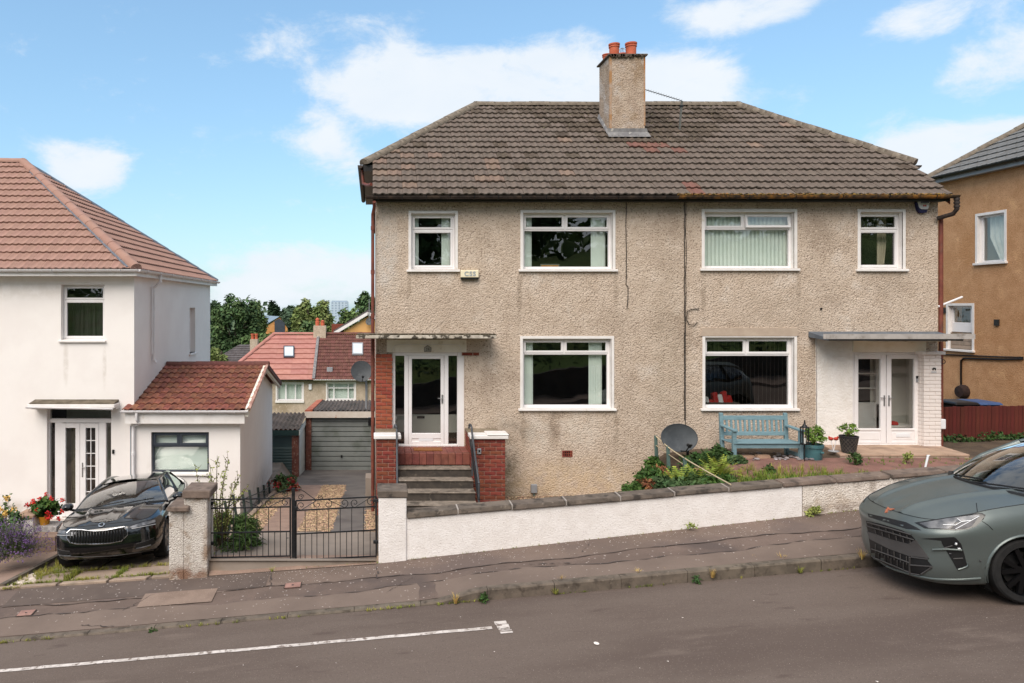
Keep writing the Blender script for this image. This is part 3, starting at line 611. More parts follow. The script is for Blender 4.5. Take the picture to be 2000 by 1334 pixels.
ROLL = [(0, .0), (.06, .012), (.16, .022), (.26, .012), (.34, 0), (.5, 0), (.56, .012), (.66, .022), (.76, .012), (.84, 0), (.985, 0)]
PAN = [(0, .002), (.07, .02), (.2, .03), (.33, .02), (.42, .002), (.5, .002), (.57, .02), (.7, .03), (.83, .02), (.92, .002), (.985, .0)]
FLAT = [(0, .004), (.06, .008), (.12, .0), (.5, .001), (.94, .0), (.985, .006)]
def tile_plane(parent, O, u, v, poly, tw, th, prof, pick, named, name='tile', lift=.028, thick=.022, sort=None, gap=.0, shift=0, jit=0., seed=0):
 """cover the convex polygon poly (in u,v metres) of the plane at O with tiles; the first `named` become objects, the rest one mesh"""
 O, u, v = Vector(O), Vector(u).normalized(), Vector(v).normalized(); nrm = u.cross(v).normalized(); r = random.Random(seed)
 B = Matrix((u, v, nrm)).transposed().to_4x4(); us = [p[0] for p in poly]; vs = [p[1] for p in poly]
 edges = []; n = len(poly); area = sum(poly[i][0] * poly[(i + 1) % n][1] - poly[(i + 1) % n][0] * poly[i][1] for i in range(n))
 for i in range(n):
  a, b = Vector(poly[i]).to_2d(), Vector(poly[(i + 1) % n]).to_2d(); d = (b - a).normalized(); nn = Vector((d.y, -d.x)) if area > 0 else Vector((-d.y, d.x)); edges.append((a, nn))
 inside = lambda p, tol=0: all((Vector(p) - a).dot(nn) < tol for a, nn in edges)
 base = tile_mesh(tw, th, prof, lift, thick); shared = {}; items = []
 j0, j1 = math.floor(min(vs) / th + .001), math.ceil(max(vs) / th)
 for j in range(j0, j1):
  i0, i1 = math.floor((min(us) - shift) / tw) - 1, math.ceil((max(us) - shift) / tw) + 1
  for i in range(i0, i1):
   x, y = i * tw + shift, j * th; cs = [(x, y), (x + tw, y), (x + tw, y + th), (x, y + th)]; ins = [inside(c, .004) for c in cs]
   if not any(ins) and not inside((x + tw / 2, y + th / 2)): continue
   items.append((j, i, x, y, all(ins) and inside((x + tw / 2, y + th * 1.1), .03)))
 items.sort(key=sort or (lambda q: (q[0], q[1])))
 rest = {}
 for k, (j, i, x, y, full) in enumerate(items):
  mat = pick(j, i, r); jz = r.uniform(-jit, jit); ja = r.uniform(-jit, jit) * 1.2
  T = Matrix.Translation((x, y, 0)) @ Matrix.Translation((0, 0, jz)) @ Matrix.Rotation(ja, 4, 'Z')
  if full and k < named:
   if mat not in shared: shared[mat] = base.mesh(name, MATS[mat], smooth=35)
   me = shared[mat]
  else:
   vv = [T @ Vector(p) for p in base.v]
   if full: rest.setdefault(mat, MB()).add([O + B @ p for p in vv], base.f); continue
   bm = bmesh.new(); bv = [bm.verts.new(p) for p in vv]
   for f in base.f:
    try: bm.faces.new([bv[q] for q in f])
    except ValueError: pass
   for a, nn in edges:
    bmesh.ops.bisect_plane(bm, geom=bm.verts[:] + bm.edges[:] + bm.faces[:], plane_co=(a.x, a.y, 0), plane_no=(nn.x, nn.y, 0), clear_outer=True)
   if not bm.faces: bm.free(); continue
   if k < named:
    me = bpy.data.meshes.new(name); bm.to_mesh(me); me.materials.append(MATS[mat]); T = Matrix.Identity(4)
   else:
    bm.verts.ensure_lookup_table(); ix = {q: e for e, q in enumerate(bm.verts)}
    rest.setdefault(mat, MB()).add([O + B @ q.co for q in bm.verts], [tuple(ix[q] for q in f.verts) for f in bm.faces]); bm.free(); continue
   bm.free()
  o = bpy.data.objects.new(name, me); COL.objects.link(o); o.parent = parent
  o.matrix_local = Matrix.Translation(O) @ B @ T
 if rest:
  ml = list(rest); q = MB()
  for e, mt in enumerate(ml): q.cur = e; q.add(rest[mt].v, rest[mt].f)
  stuff(q.build('upper_tiles', [MATS[e] for e in ml], parent, smooth=35, fix=False))
def ridge_run(parent, a, b, r, mat, name='ridge_tile', seg=.45, down=.4, lapw=.006):
 """half-round ridge tiles laid end to end from a to b"""
 a, b = Vector(a), Vector(b); L_ = (b - a).length; d = (b - a).normalized(); n = max(1, round(L_ / seg)); sd_ = d.cross(Vector((0, 0, 1))).normalized(); up = sd_.cross(d)
 me = None; st = L_ / n
 m = MB(); rows = []
 for t, rr in ((0, r - .012), (0, r + lapw), (st * 1.05, r)):
  rows.append([(t, math.cos(q) * rr, math.sin(q) * rr * .8 - .02) for q in [math.pi * (-.08 + 1.16 * k / 9) for k in range(10)]])
 m.grid(rows); m.poly(rows[0]); me = m.mesh(name, MATS[mat], smooth=40, fix=False)
 B = Matrix((d, sd_, up)).transposed().to_4x4(); rr = random.Random(int(L_ * 100))
 for i in range(n):
  o = bpy.data.objects.new(name, me); COL.objects.link(o); o.parent = parent
  o.matrix_local = Matrix.Translation(a + d * st * i + up * rr.uniform(-.006, .006)) @ B @ Matrix.Rotation(rr.uniform(-.012, .012), 4, 'Z')
def gutter(parent, a, b, r=.06, mat='dark_gutter', name='gutter', brackets=0, bmat=None):
 a, b = Vector(a), Vector(b); d = (b - a).normalized(); sd_ = d.cross(Vector((0, 0, 1))).normalized(); m = MB()
 rows = []
 for p in (a, b):
  rows.append([p + sd_ * math.cos(q) * r + Vector((0, 0, 1)) * math.sin(q) * r for q in [math.pi + math.pi * k / 8 for k in range(9)]] + [p + sd_ * math.cos(q) * (r - .008) + Vector((0, 0, 1)) * math.sin(q) * (r - .008) for q in [2 * math.pi - math.pi * k / 8 for k in range(9)]])
 m.grid(rows); m.poly(rows[0][:9]); m.poly(rows[1][:9])
 g = m.build(name, MATS[mat], parent, smooth=50, fix=False)
 if brackets:
  L_ = (b - a).length; q = MB(); q.tube([sd_ * math.cos(t) * (r + .006) + Vector((0, 0, 1)) * math.sin(t) * (r + .006) for t in [math.pi + math.pi * k / 8 for k in range(9)]], .009, 4); me = q.mesh('bracket', MATS[bmat or mat])
  for i in range(brackets):
   o = link('bracket', me, g); o.location = a + d * L_ * (i + .5) / brackets
 return g
def roof_shell(parent, polys, mat, name='roof'):
 m = MB()
 for p in polys: m.poly(p)
 return m.build(name, MATS[mat], parent, fix=False)
# ================================================================ the semi-detached house
HX0, HX1, HD = .07, 11.62, 7.0
def fx(px): return (px - PX0) / 95.0
def fz(py): return CZ + (PY0 - py) / 95.0
house = thing('semi_detached_house', (5.8, 3.5, .6), 'two-storey pebble-dashed pair of houses with brown tiled roof and central chimney', 'house')
wins = dict(ul=(803, 889, 417, 526), um=(1021.5, 1196.5, 415.5, 525.5), ur=(1376, 1551, 414, 524), ue=(1680, 1763, 414, 525), ll=(1021, 1194, 661.5, 797), lr=(1377, 1551, 659, 797))
H = {k: (fx(a), fx(b), fz(d), fz(c)) for k, (a, b, c, d) in wins.items()}
DL = (fx(766), fx(907), fz(876), fz(664)); DR = (fx(1664), fx(1803), fz(869), fz(688))
EZ = 6.66
m = MB(); wall_holes(m, HX0, HX1, .2, EZ, list(H.values()) + [DL, DR], 0.0, .25)
m.poly([(HX0, 0, .2), (HX0, HD, -1), (HX0, HD, EZ), (HX0, 3.5, 7.62), (HX0, 0, EZ)][:1] + [(HX0, HD, -1), (HX0, HD, EZ), (HX0, HD - 1.12, 7.55), (HX0, 1.12, 7.55), (HX0, 0, EZ)])
m.poly([(HX1, 0, .2), (HX1, 0, EZ), (HX1, 1.12, 7.55), (HX1, HD - 1.12, 7.55), (HX1, HD, EZ), (HX1, HD, -1)])
m.poly([(HX0, HD, -1), (HX1, HD, -1), (HX1, HD, EZ), (HX0, HD, EZ)])
wall = m.build('wall', MATS['roughcast'], house, fix=False)
# grime: damp skirt below the eaves and beside the steps, paler below the left window
m = MB(); rg = random.Random(3)
def ragged(x0, x1, z0, z1, down=True, y=-.004, n=60, amp=.05):
 a = [(x0 + (x1 - x0) * i / n, y, (z1 if down else z0)) for i in range(n + 1)]; b = [(x0 + (x1 - x0) * i / n, y, (z0 if down else z1) + rg.uniform(-amp, amp)) for i in range(n + 1)]; return [a, b]
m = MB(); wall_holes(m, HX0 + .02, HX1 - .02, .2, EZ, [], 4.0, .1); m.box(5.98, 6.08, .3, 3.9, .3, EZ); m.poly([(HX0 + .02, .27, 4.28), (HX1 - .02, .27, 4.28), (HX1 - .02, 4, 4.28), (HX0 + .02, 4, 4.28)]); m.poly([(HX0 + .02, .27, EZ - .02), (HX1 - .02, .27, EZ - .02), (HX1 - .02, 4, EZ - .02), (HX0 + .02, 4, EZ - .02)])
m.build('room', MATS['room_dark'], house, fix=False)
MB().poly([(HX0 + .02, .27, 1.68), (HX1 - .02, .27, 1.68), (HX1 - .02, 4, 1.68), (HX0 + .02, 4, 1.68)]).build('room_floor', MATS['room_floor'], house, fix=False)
for k, kw in dict(ul=dict(top=.33, low_sash=True), um=dict(top=.34, mull=fx(1105.5)), ur=dict(top=.33, mull=fx(1458), openv=1, band=.06), ue=dict(top=.36, low_sash=True), ll=dict(top=.31, mull=fx(1104)), lr=dict(top=.36, mull=fx(1462), openv=None)).items():
 window(house, *H[k], 0.0, **kw)
MB().hexa([(fx(1367), -.02, fz(656.5)), (fx(1560), -.02, fz(656.5)), (fx(1556), -.02, fz(640)), (fx(1371), -.02, fz(640))], [(fx(1367), .02, fz(656.5)), (fx(1560), .02, fz(656.5)), (fx(1556), .02, fz(640)), (fx(1371), .02, fz(640))]).build('lintel', mk('lintel_stone', (184, 167, 150), (174, 156, 140), 5, .95, bump=.003, bscale=50), house, bev=.004)
# roof: two main planes, small clipped hips high on the gables
PT = math.atan(.757); EY = -.27; RZ = 9.59; RY = 3.5; EDGE = 6.745; SL = math.hypot(RY - EY, RZ - EDGE)
VX0, VX1 = 0.0, 11.66; RX0, RX1 = 2.62, 9.24; HXa, HXb = -.2, 11.79
HC = 7.6; tC = (HC - EDGE) / (RZ - EDGE); yC = EY + (RY - EY) * tC
E = lambda x, t, back=False: (x, (2 * RY - (EY + (RY - EY) * t)) if back else EY + (RY - EY) * t, EDGE + (RZ - EDGE) * t)
roof = roof_shell(house, [[E(VX0, 0), E(VX1, 0), E(VX1, tC), E(RX1, 1), E(RX0, 1), E(VX0, tC)], [E(VX1, 0, 1), E(VX0, 0, 1), E(VX0, tC, 1), E(RX0, 1), E(RX1, 1), E(VX1, tC, 1)],
      [E(HXa, tC), E(RX0, 1), E(HXa, tC, 1)], [E(HXb, tC), E(HXb, tC, 1), E(RX1, 1)]], 'mossy_tile')
roof.location.z = -.03
CHX0, CHX1, CHY0, CHY1 = 5.51, 6.335, 1.97, 2.75
def pick_main(j, i, r):
 x = i * .305
 if (j, i) in ((12, 18), (12, 19), (11, 20), (8, 20), (8, 21), (8, 19), (7, 20), (7, 22), (1, 21), (0, 21)): return 'red_tile_old'
 if (j, i) in ((3, 0), (3, 1), (4, 2), (2, 7), (4, 8), (5, 8), (2, 8)): return 'orange_tile_old'
 if abs(x - 6.3) < 1.5 + (j - 10) * .25 and j > 8 and r.random() < .75: return 'mossy_tile'
 if j > 14 and r.random() < .5: return 'mossy_tile'
 if r.random() < .012: return 'orange_tile_old'
 return 'mossy_tile' if r.random() < .05 else 'main_tile'
uC = tC * SL
hl = (RX0 - HXa) / (SL - uC)
poly = [(0, 0), (VX1, 0), (VX1, uC + .06), (RX1 + .0, SL), (RX0, SL), (0, uC + (0 - HXa) / hl)]
tile_plane(roof, (0, EY - .03, EDGE + .01), (1, 0, 0), (0, RY - EY, RZ - EDGE), poly, .305, SL / 17, ROLL, pick_main, 300, jit=.006, seed=2, lift=.046, thick=.03)
for bx, sg in ((HXa, 1), (HXb, -1)):
 rx = RX0 if sg > 0 else RX1; O = E(bx, tC, sg > 0); P2 = E(bx, tC, sg < 0); lv = Vector((rx - bx, 0, RZ - HC)).length; w_ = 2 * (RY - yC)
 tile_plane(roof, (O[0] - sg * .0, O[1], O[2] + .01), (0, -1 if sg > 0 else 1, 0), (rx - bx, 0, RZ - HC), [(0, 0), (w_, 0), (w_ / 2, lv)], .305, .276, ROLL, lambda j, i, r: 'main_tile', 0)
 ridge_run(roof, Vector(E(bx, tC)) + Vector((0, -.02, .05)), Vector(E(rx, 1)) + Vector((0, 0, .06)), .125, 'ridge_mossy')
 ridge_run(roof, Vector(E(bx, tC, 1)) + Vector((0, .02, .05)), Vector(E(rx, 1)) + Vector((0, 0, .06)), .125, 'ridge_mossy')
 gutter(house, (bx - sg * .07, yC - .03, HC - .04), (bx - sg * .07, 7 - yC + .03, HC - .04), .06)
 MB().box(bx, HX0 if sg > 0 else HX1, yC, 7 - yC, HC - .16, HC - .03).build('soffit', MATS['black_gloss'], house)
 MB().poly([(VX0 - .001 if sg > 0 else VX1 + .001, *E(0, t)[1:]) for t in (0,)] + [(VX0 if sg > 0 else VX1, *E(0, tC)[1:]), (VX0 if sg > 0 else VX1, E(0, tC)[1], E(0, tC)[2] - .2), (VX0 if sg > 0 else VX1, EY, EDGE - .2)]).build('bargeboard', MATS['red_pipe'], house, fix=False)
 MB().poly([(VX0 if sg > 0 else VX1, *E(0, 0, 1)[1:]), (VX0 if sg > 0 else VX1, *E(0, tC, 1)[1:]), (VX0 if sg > 0 else VX1, E(0, tC, 1)[1], HC - .2), (VX0 if sg > 0 else VX1, 7 - EY, EDGE - .2)]).build('bargeboard', MATS['red_pipe'], house, fix=False)
ridge_run(roof, (RX0 - .05, RY, RZ + .05), (CHX0 + .3, RY, RZ + .05), .12, 'ridge_mossy'); ridge_run(roof, (CHX0 + .3, RY, RZ + .05), (RX1 + .05, RY, RZ + .05), .12, 'ridge_mossy')
# eaves
MB().box(HX0 - .05, HX1 + .02, -.25, -.004, EDGE - .112, EDGE - .085).build('soffit', MATS['black_gloss'], house)
fa = MB(); fa.box(HX0 - .06, HX1 + .03, -.275, -.252, EDGE - .125, EDGE - .03); fa.build('fascia', MATS['black_gloss'], house)
GM = fx(1310)
gutter(house, (-.13, EY - .09, EDGE - .035), (GM - .005, EY - .09, EDGE - .035), .062, 'dark_gutter', brackets=13, bmat='plastic_black')
gutter(house, (GM + .005, EY - .09, EDGE - .03), (HX1 + .13, EY - .09, EDGE - .02), .062, 'mossy_gutter', brackets=6, bmat='plastic_black')
m = MB(); rg = random.Random(8)
for i in range(420):
 x = rg.uniform(GM, HX1 - .02); s_ = rg.uniform(.012, .04); y = EY - .1 + rg.uniform(-.05, .03); z = EDGE - .02 + rg.uniform(0, .018)
 m.add([(x - s_, y, z), (x, y - s_ * .6, z), (x + s_, y, z), (x, y + s_ * .6, z), (x, y, z + s_ * .8), (x, y, z - s_ * .4)], [(0, 1, 4), (1, 2, 4), (2, 3, 4), (3, 0, 4), (1, 0, 5), (2, 1, 5), (3, 2, 5), (0, 3, 5)])
stuff(m.build('moss', MATS['moss'], house))
m = MB()
for i in range(900):
 if rg.random() < .6: x = rg.gauss(6.1, 1.1); t = rg.uniform(.45, .98)
 else: x = rg.uniform(2.6, 9.3); t = rg.uniform(.82, 1)
 if CHX0 - .05 < x < CHX1 + .05 and t > .55: continue
 if x < RX0 - (1 - t) * 2.6 or x > RX1 + (1 - t) * 2.6: continue
 p = E(x, t); s_ = rg.uniform(.012, .034); z = p[2] + .035; y = p[1] - .03
 m.add([(x - s_, y, z), (x, y - s_ * .7, z - s_ * .3), (x + s_, y, z), (x, y + s_ * .7, z + s_ * .3), (x, y - .3 * s_, z + s_ * .5)], [(0, 1, 4), (1, 2, 4), (2, 3, 4), (3, 0, 4)])
mk('moss_grey', (128, 118, 98), (84, 76, 58), 9, 1, rnd=.4); stuff(m.build('moss', MATS['moss_grey'], roof))
# chimney
ch = MB(); ch.box(CHX0, CHX1, CHY0, CHY1, 8.2, 10.32); ch = ch.build('chimney', MATS['chimney_roughcast'], house, bev=.012)
m = MB(); m.box(CHX0 - .004, CHX0 + .05, CHY0 - .006, CHY0 + .05, 8.5, 10.31); m.box(CHX1 - .03, CHX1 + .004, CHY0 - .006, CHY0 + .03, 8.7, 10.31)
mk('rust_stain', (164, 122, 82), (170, 150, 134), 5, .95, bump=.006, bscale=40, dirt=((160, 104, 58), 2.4, .48, .62)); m.build('quoin', MATS['rust_stain'], ch)
MB().hexa([(CHX0 - .05, CHY0 - .05, 10.32), (CHX1 + .05, CHY0 - .05, 10.32), (CHX1 + .05, CHY1 + .05, 10.32), (CHX0 - .05, CHY1 + .05, 10.32)], [(CHX0 - .05, CHY0 - .05, 10.36), (CHX1 + .05, CHY0 - .05, 10.36), (CHX1 + .05, CHY1 + .05, 10.36), (CHX0 - .05, CHY1 + .05, 10.36)]).build('cap', MATS['coping'], ch, bev=.008)
m = MB()
for i in range(26): x = rg.uniform(CHX0 - .03, CHX1 + .03); s_ = rg.uniform(.01, .028); m.box(x - s_, x + s_, CHY0 - .06, CHY0 - .03, 10.33 - s_ * 2, 10.345)
stuff(m.build('moss', MATS['mossy_tile'], ch))
for (x, y, r_, h_) in ((5.665, 2.12, .118, .3), (6.06, 2.12, .125, .32), (5.63, 2.55, .1, .2), (6.0, 2.55, .1, .22)):
 m = MB(); m.lathe([(r_ * .92, 0), (r_ * .95, h_ * .7), (r_ * 1.06, h_ * .72), (r_ * 1.06, h_ * .8), (r_ * .94, h_ * .83), (r_ * 1.1, h_ * .9), (r_ * 1.1, h_), (r_ * .8, h_), (r_ * .78, h_ * .5)], (x, y, 10.35), 22, cap=False)
 m.build('chimney_pot', MATS['terracotta_pot'], ch, smooth=40)
 q = MB(); q.lathe([(r_ * .78, h_ * .8), (0.001, h_ * .8)], (x, y, 10.35), 16, cap=False); q.build('flue', MATS['dark_void'], ch, fix=False)
m = MB()
for k in range(7):
 t = R(k * 180 / 7); m.tube([(6.0 + math.cos(t) * .1 * math.cos(q), 2.55 + math.sin(t) * .1 * math.cos(q), 10.57 + .14 * math.sin(q)) for q in [math.pi * e / 8 for e in range(9)]], .004, 4)
m.build('wire_cowl', MATS['steel'], ch)
yb = lambda y: EDGE + (RZ - EDGE) * (y - EY) / (RY - EY)
m = MB(); m.poly([(CHX0 - .06, CHY0 - .12, yb(CHY0 - .12) + .07), (CHX1 + .1, CHY0 - .12, yb(CHY0 - .12) + .07), (CHX1 + .06, CHY0 - .006, yb(CHY0) + .12), (CHX0 - .06, CHY0 - .006, yb(CHY0) + .12)])
m.poly([(CHX0 - .06, CHY0 - .008, yb(CHY0) + .12), (CHX1 + .06, CHY0 - .008, yb(CHY0) + .12), (CHX1 + .04, CHY0 - .008, yb(CHY0) + .2), (CHX0 - .04, CHY0 - .008, yb(CHY0) + .2)])
for sx, xx in ((-1, CHX0), (1, CHX1)): m.poly([(xx + sx * .05, CHY0 - .12, yb(CHY0 - .12) + .06), (xx + sx * .05, CHY1, yb(CHY1) + .06), (xx + sx * .006, CHY1, yb(CHY1) + .16), (xx + sx * .006, CHY0 - .04, yb(CHY0 - .1) + .16)])
m.build('flashing', MATS['lead'], ch, fix=False)
# downpipes
m = MB(); m.tube([(.03, EY - .09, 6.6), (.03, -.22, 6.5), (.0, -.06, 6.38), (-.0, -.05, 6.2), (-.0, -.05, .3)], .034, 10)
for z in (6.1, 5.2, 4.3, 3.4, 2.4, 1.4): m.tube([(0, -.05, z - .04), (0, -.05, z + .04)], .044, 10)
m.build('downpipe', MATS['red_pipe'], house, smooth=40)
m = MB(); m.tube([(-.23, yC + .25, HC - .1), (-.21, yC + .2, 7.2), (-.1, yC - .3, 7.08), (-.03, .2, 7.04)], .034, 10); m.build('downpipe', MATS['red_pipe'], house, smooth=40)
m = MB(); X_ = HX1 + .1; m.tube([(X_, EY - .09, EDGE - .06), (X_, EY - .09, EDGE - .3), (X_, EY, EDGE - .38), (HX1 - .06, -.06, EDGE - .45)], .045, 10)
for z in (EDGE - .1, EDGE - .17, EDGE - .24): m.tube([(X_, EY - .09, z - .02), (X_, EY - .09, z + .02)], .056, 10)
m.build('downpipe', MATS['dark_gutter'], house, smooth=40)
m = MB(); m.tube([(HX1 + .06, -.0, EDGE - .44), (HX1 + .06, 0, 1.5)], .042, 10); m.tube([(HX1 + .03, .3, EDGE), (HX1 + .03, .3, 1.5)], .012, 6)
for z in (2.4, 3.4, 4.3, 5.2): m.box(HX1, HX1 + .05, .28, .32, z - .02, z + .02)
m.build('waste_pipe', MATS['red_pipe'], house, smooth=40)
m = MB(); m.tube([(HX1, -.0, fz(599)), (HX1 + .5, -.0, fz(580) - .0)], .022, 8); m.build('overflow_pipe', MATS['white_pipe'], house, smooth=40)
# cables clipped to the wall
def cable(pts, r=.008, mat='plastic_black', parent=house): MB().tube(pts, r, 5).build('cable', MATS[mat], parent, smooth=60)
rg = random.Random(12)
cable([(fx(1222.5) + rg.uniform(-.006, .006), -.014, fz(y)) for y in range(388, 560, 14)] + [(fx(1226), -.014, fz(560)), (fx(1226), -.014, fz(580)), (fx(1224), -.014, fz(603))])
cable([(fx(1336.5) + rg.uniform(-.008, .008), -.014, fz(y)) for y in range(388, 830, 16)])
cable([(fx(1339) + rg.uniform(-.01, .01), -.014, fz(y)) for y in range(392, 620, 16)] + [(fx(1338), -.016, fz(y)) for y in range(630, 850, 20)], .006)
cable([(fx(1365), -.015, fz(603)), (fx(1350), -.02, fz(604)), (fx(1341), -.03, fz(608)), (fx(1340), -.03, fz(625)), (fx(1345), -.03, fz(634)), (fx(1356), -.03, fz(635)), (fx(1361), -.03, fz(629))], .008)
# air brick with holes
m = MB(); a0, a1, c0, c1 = fx(1098), fx(1118), fz(892), fz(880); ring(m, a0, a1, c0, c1, -.012, .01, .02)
for i in range(1, 5): x = a0 + (a1 - a0) * i / 5; m.box(x - .008, x + .008, -.01, .01, c0 + .02, c1 - .02)
m.box(a0 + .02, a1 - .02, -.008, .01, (c0 + c1) / 2 - .008, (c0 + c1) / 2 + .008); ab = m.build('air_brick', MATS['brick_dark'], house)
MB().box(a0 + .01, a1 - .01, -.003, .002, c0 + .01, c1 - .01).build('vent_hole', MATS['dark_void'], ab)
m = MB(); m.lathe([(.02, -.03), (.02, 0)], (fx(1603), 0, fz(603)), 10, 'y'); m.build('vent_hole', MATS['dark_void'], house)
# ---------------------------------------------------------------- left entrance: porch frame, door, canopy, steps, brickwork
fr = MB(); y0, y1 = .03, .12; x0, x1, z0, z1 = DL
fr.box(x0, fx(772), y0, y1, z0, fz(688)); fr.box(fx(893.5), x1, y0, y1, z0, fz(688)); fr.box(fx(790), fx(797.5), y0 - .01, y1, z0, fz(694)); fr.box(fx(868), fx(876), y0 - .01, y1, z0, fz(694))
fr.box(fx(772), fx(893.5), y0, y1, fz(695), fz(688)); fr.box(fx(772), fx(893.5), y0 - .02, y1, z0, fz(868.5))
porch = fr.build('porch_frame', MATS['upvc'], house, bev=.006)
for a, b in ((772, 790), (876, 893.5)):
 MB().poly([(fx(a), .08, fz(868)), (fx(b), .08, fz(868)), (fx(b), .08, fz(695)), (fx(a), .08, fz(695))]).build('pane', MATS['window_glass'], porch, fix=False)
m = MB(); m.box(x0 - .11, x1 + .04, -.03, .11, fz(687.8), fz(663)); m.build('fascia_board', MATS['cream_paint'], porch, bev=.005)
m = MB(); arc = [(fx(768), fz(687)), (fx(768), fz(680)), (fx(771), fz(675)), (fx(777), fz(673)), (fx(890), fz(673)), (fx(897), fz(675)), (fx(900), fz(680)), (fx(900), fz(687))]
for (a, c), (b, d) in zip(arc, arc[1:]): m.bar((a, -.034, c), (b, -.034, d), .012, .014, up=(0, 1, 0))
m.build('moulding', MATS['white_paint'], porch)
dr = MB(); ring(dr, fx(798), fx(867.5), fz(868.5), fz(694.5), .02, .075, (fx(804.6) - fx(798), fx(867.5) - fx(861), .06, .07)); dr.box(fx(804.6), fx(861), .02, .075, fz(857), fz(846.5)); dr.box(fx(804.6), fx(861), .034, .07, fz(864), fz(857))
door = dr.build('door', MATS['upvc'], house, bev=.006)
MB().poly([(fx(804), .06, fz(846)), (fx(861.5), .06, fz(846)), (fx(861.5), .06, fz(700)), (fx(804), .06, fz(700))]).build('pane', MATS['window_glass'], door, fix=False)
m = MB(); m.box(fx(818), fx(846), .022, .034, fz(862), fz(856)); m.build('letter_plate', MATS['plastic_white'], door, bev=.003)
m = MB(); m.box(fx(862.5), fx(865.5), .006, .02, fz(788), fz(771)); m.tube([(fx(864), .0, fz(778.5)), (fx(864), -.03, fz(778.5)), (fx(856), -.03, fz(778)), (fx(855), -.03, fz(778))], .009, 6); m.build('handle', MATS['steel'], door)
# inner lobby seen through the glass
m = MB(); m.box(x0 - .05, x1 + .1, 1.3, 1.32, z0, fz(828)); m.build('lobby_panel', MATS['room_white'], house)
MB().box(fx(822), fx(838), 1.285, 1.3, fz(836), fz(831)).build('letter_slot', MATS['dark_void'], house)
# house number
m = MB(); cx, cy = fx(835), fz(681); pent = [(-.07, -.062), (.07, -.062), (.07, .025), (0, .07), (-.07, .025)]
m.hexa([(cx + a, -.031, cy + b) for a, b in pent], [(cx + a, -.045, cy + b) for a, b in pent]); pl = tag(m.build('number_plate', MATS['plate_grey']), 'small house-shaped grey plaque reading 26 above the left front door')
ro = MB()
for a, b in zip(pent, pent[1:] + pent[:1]): ro.bar((cx + a[0], -.048, cy + a[1]), (cx + b[0], -.048, cy + b[1]), .006, .014, up=(0, 1, 0))
ro.build('rim', MATS['coping'], pl)
def text(parent, s_, x, z, y, size, mat, name='lettering', sp=1.0, ext=.004, rot=0, font_bold=0):
 c = bpy.data.curves.new(name, 'FONT'); c.body = s_; c.size = size; c.align_x = 'CENTER'; c.align_y = 'CENTER'; c.extrude = ext; c.space_character = sp; c.offset = font_bold; c.resolution_u = 3
 tmp = bpy.data.objects.new('tmp', c); COL.objects.link(tmp); dg = bpy.context.evaluated_depsgraph_get(); me = bpy.data.meshes.new_from_object(tmp.evaluated_get(dg)); bpy.data.objects.remove(tmp)
 me.materials.clear(); me.materials.append(MATS[mat]); me.transform(Matrix.Translation((x, y, z)) @ Matrix.Rotation(R(90), 4, 'X'))
 return link(name, me, parent)
text(pl, '26', cx, cy - .012, -.047, .075, 'letter_dark')
# concrete canopy with lichen
mk('canopy', (206, 198, 186), (176, 166, 152), 4, .95, dirt=[((160, 152, 142), 5, .5, .7), ((74, 68, 60), 8, .5, .58)], bump=.006, bscale=40)
mk('canopy_top', (112, 102, 88), (84, 76, 64), 6, .97, bump=.01, bscale=26)
m = MB(); m.cur = 0; cx0, cx1 = PXX(695, 14.35), PXX(970, 14.35); m.box(cx0, cx1, -.65, .02, 3.86, 3.925)
cn = m.build('canopy', MATS['canopy'], house, bev=.01); MB().box(cx0 + .02, cx1 - .02, -.62, -.002, 3.926, 3.945).build('moss_layer', MATS['canopy_top'], cn, bev=.01)
m = MB()
for i in range(170):
 x = rg.uniform(cx0, cx1); s_ = rg.uniform(.01, .045); m.hexa([(x - s_, -.63, 3.92), (x + s_, -.63, 3.92), (x + s_, -.57, 3.92), (x - s_, -.57, 3.92)], [(x - s_ * .3, -.62, 3.93 + s_ * .7), (x + s_ * .3, -.62, 3.93 + s_ * .7), (x + s_ * .3, -.59, 3.93 + s_ * .7), (x - s_ * .3, -.59, 3.93 + s_ * .7)])
stuff(m.build('moss', mk('moss_dark', (78, 70, 56), (58, 52, 42), 14, 1), cn))
# brick pier left of the door and a stub of the string course on its right
bp = MB().box(fx(734) + .002, fx(766), -.05, .02, fz(850), fz(692)).build('brick_pier', MATS['mortar'], house)
brick_face(bp, fx(733.5), fx(767), fz(850), fz(691), -.064, 'x', 'brick', seed=1)
m = MB().box(fx(902), fx(936), -.012, .02, fz(694.5), fz(688)).build('brick_course', MATS['mortar'], house); brick_face(m, fx(902), fx(936), fz(695), fz(688), -.016, 'x', 'brick_dark', seed=2, depth=.02)
# steps block: left and right brick cheek walls with white copings
FY = -1.1; LZ = 1.62
for (a, b, zz, sd_) in ((.07, .49, 1.97, 3), (1.9, 2.53, 1.97, 4)):
 w = MB().box(a + .012, b - .012, FY + .012, -.002, .2, zz - .005).build('cheek_wall', MATS['mortar'], house)
 brick_face(w, a, b, .5, zz, FY, 'x', 'brick_dark', seed=sd_)
 brick_face(w, FY + .1, -.01, .5 if a > 1 else .5, zz, a if a > 1 else a, 'y', 'brick_dark', seed=sd_ + 5, side=-1)
 if a < 1: brick_face(w, FY + .1, -.01, .5, zz, b, 'y', 'brick_dark', seed=sd_ + 9, side=1)
 m = MB(); m.box(a - .05, b + .05, FY - .05, FY + .3, zz, zz + .075)
 if a > 1: m.box(b - .36, b + .06, FY - .06, FY + .34, zz + .074, zz + .1)
 MB().box(a - .01, b + .01, FY + .301, -.004, zz - .004, zz + .02).build('capping', MATS['roughcast_grimy'], w)
 m.build('coping', MATS['white_paint'], w, bev=.012)
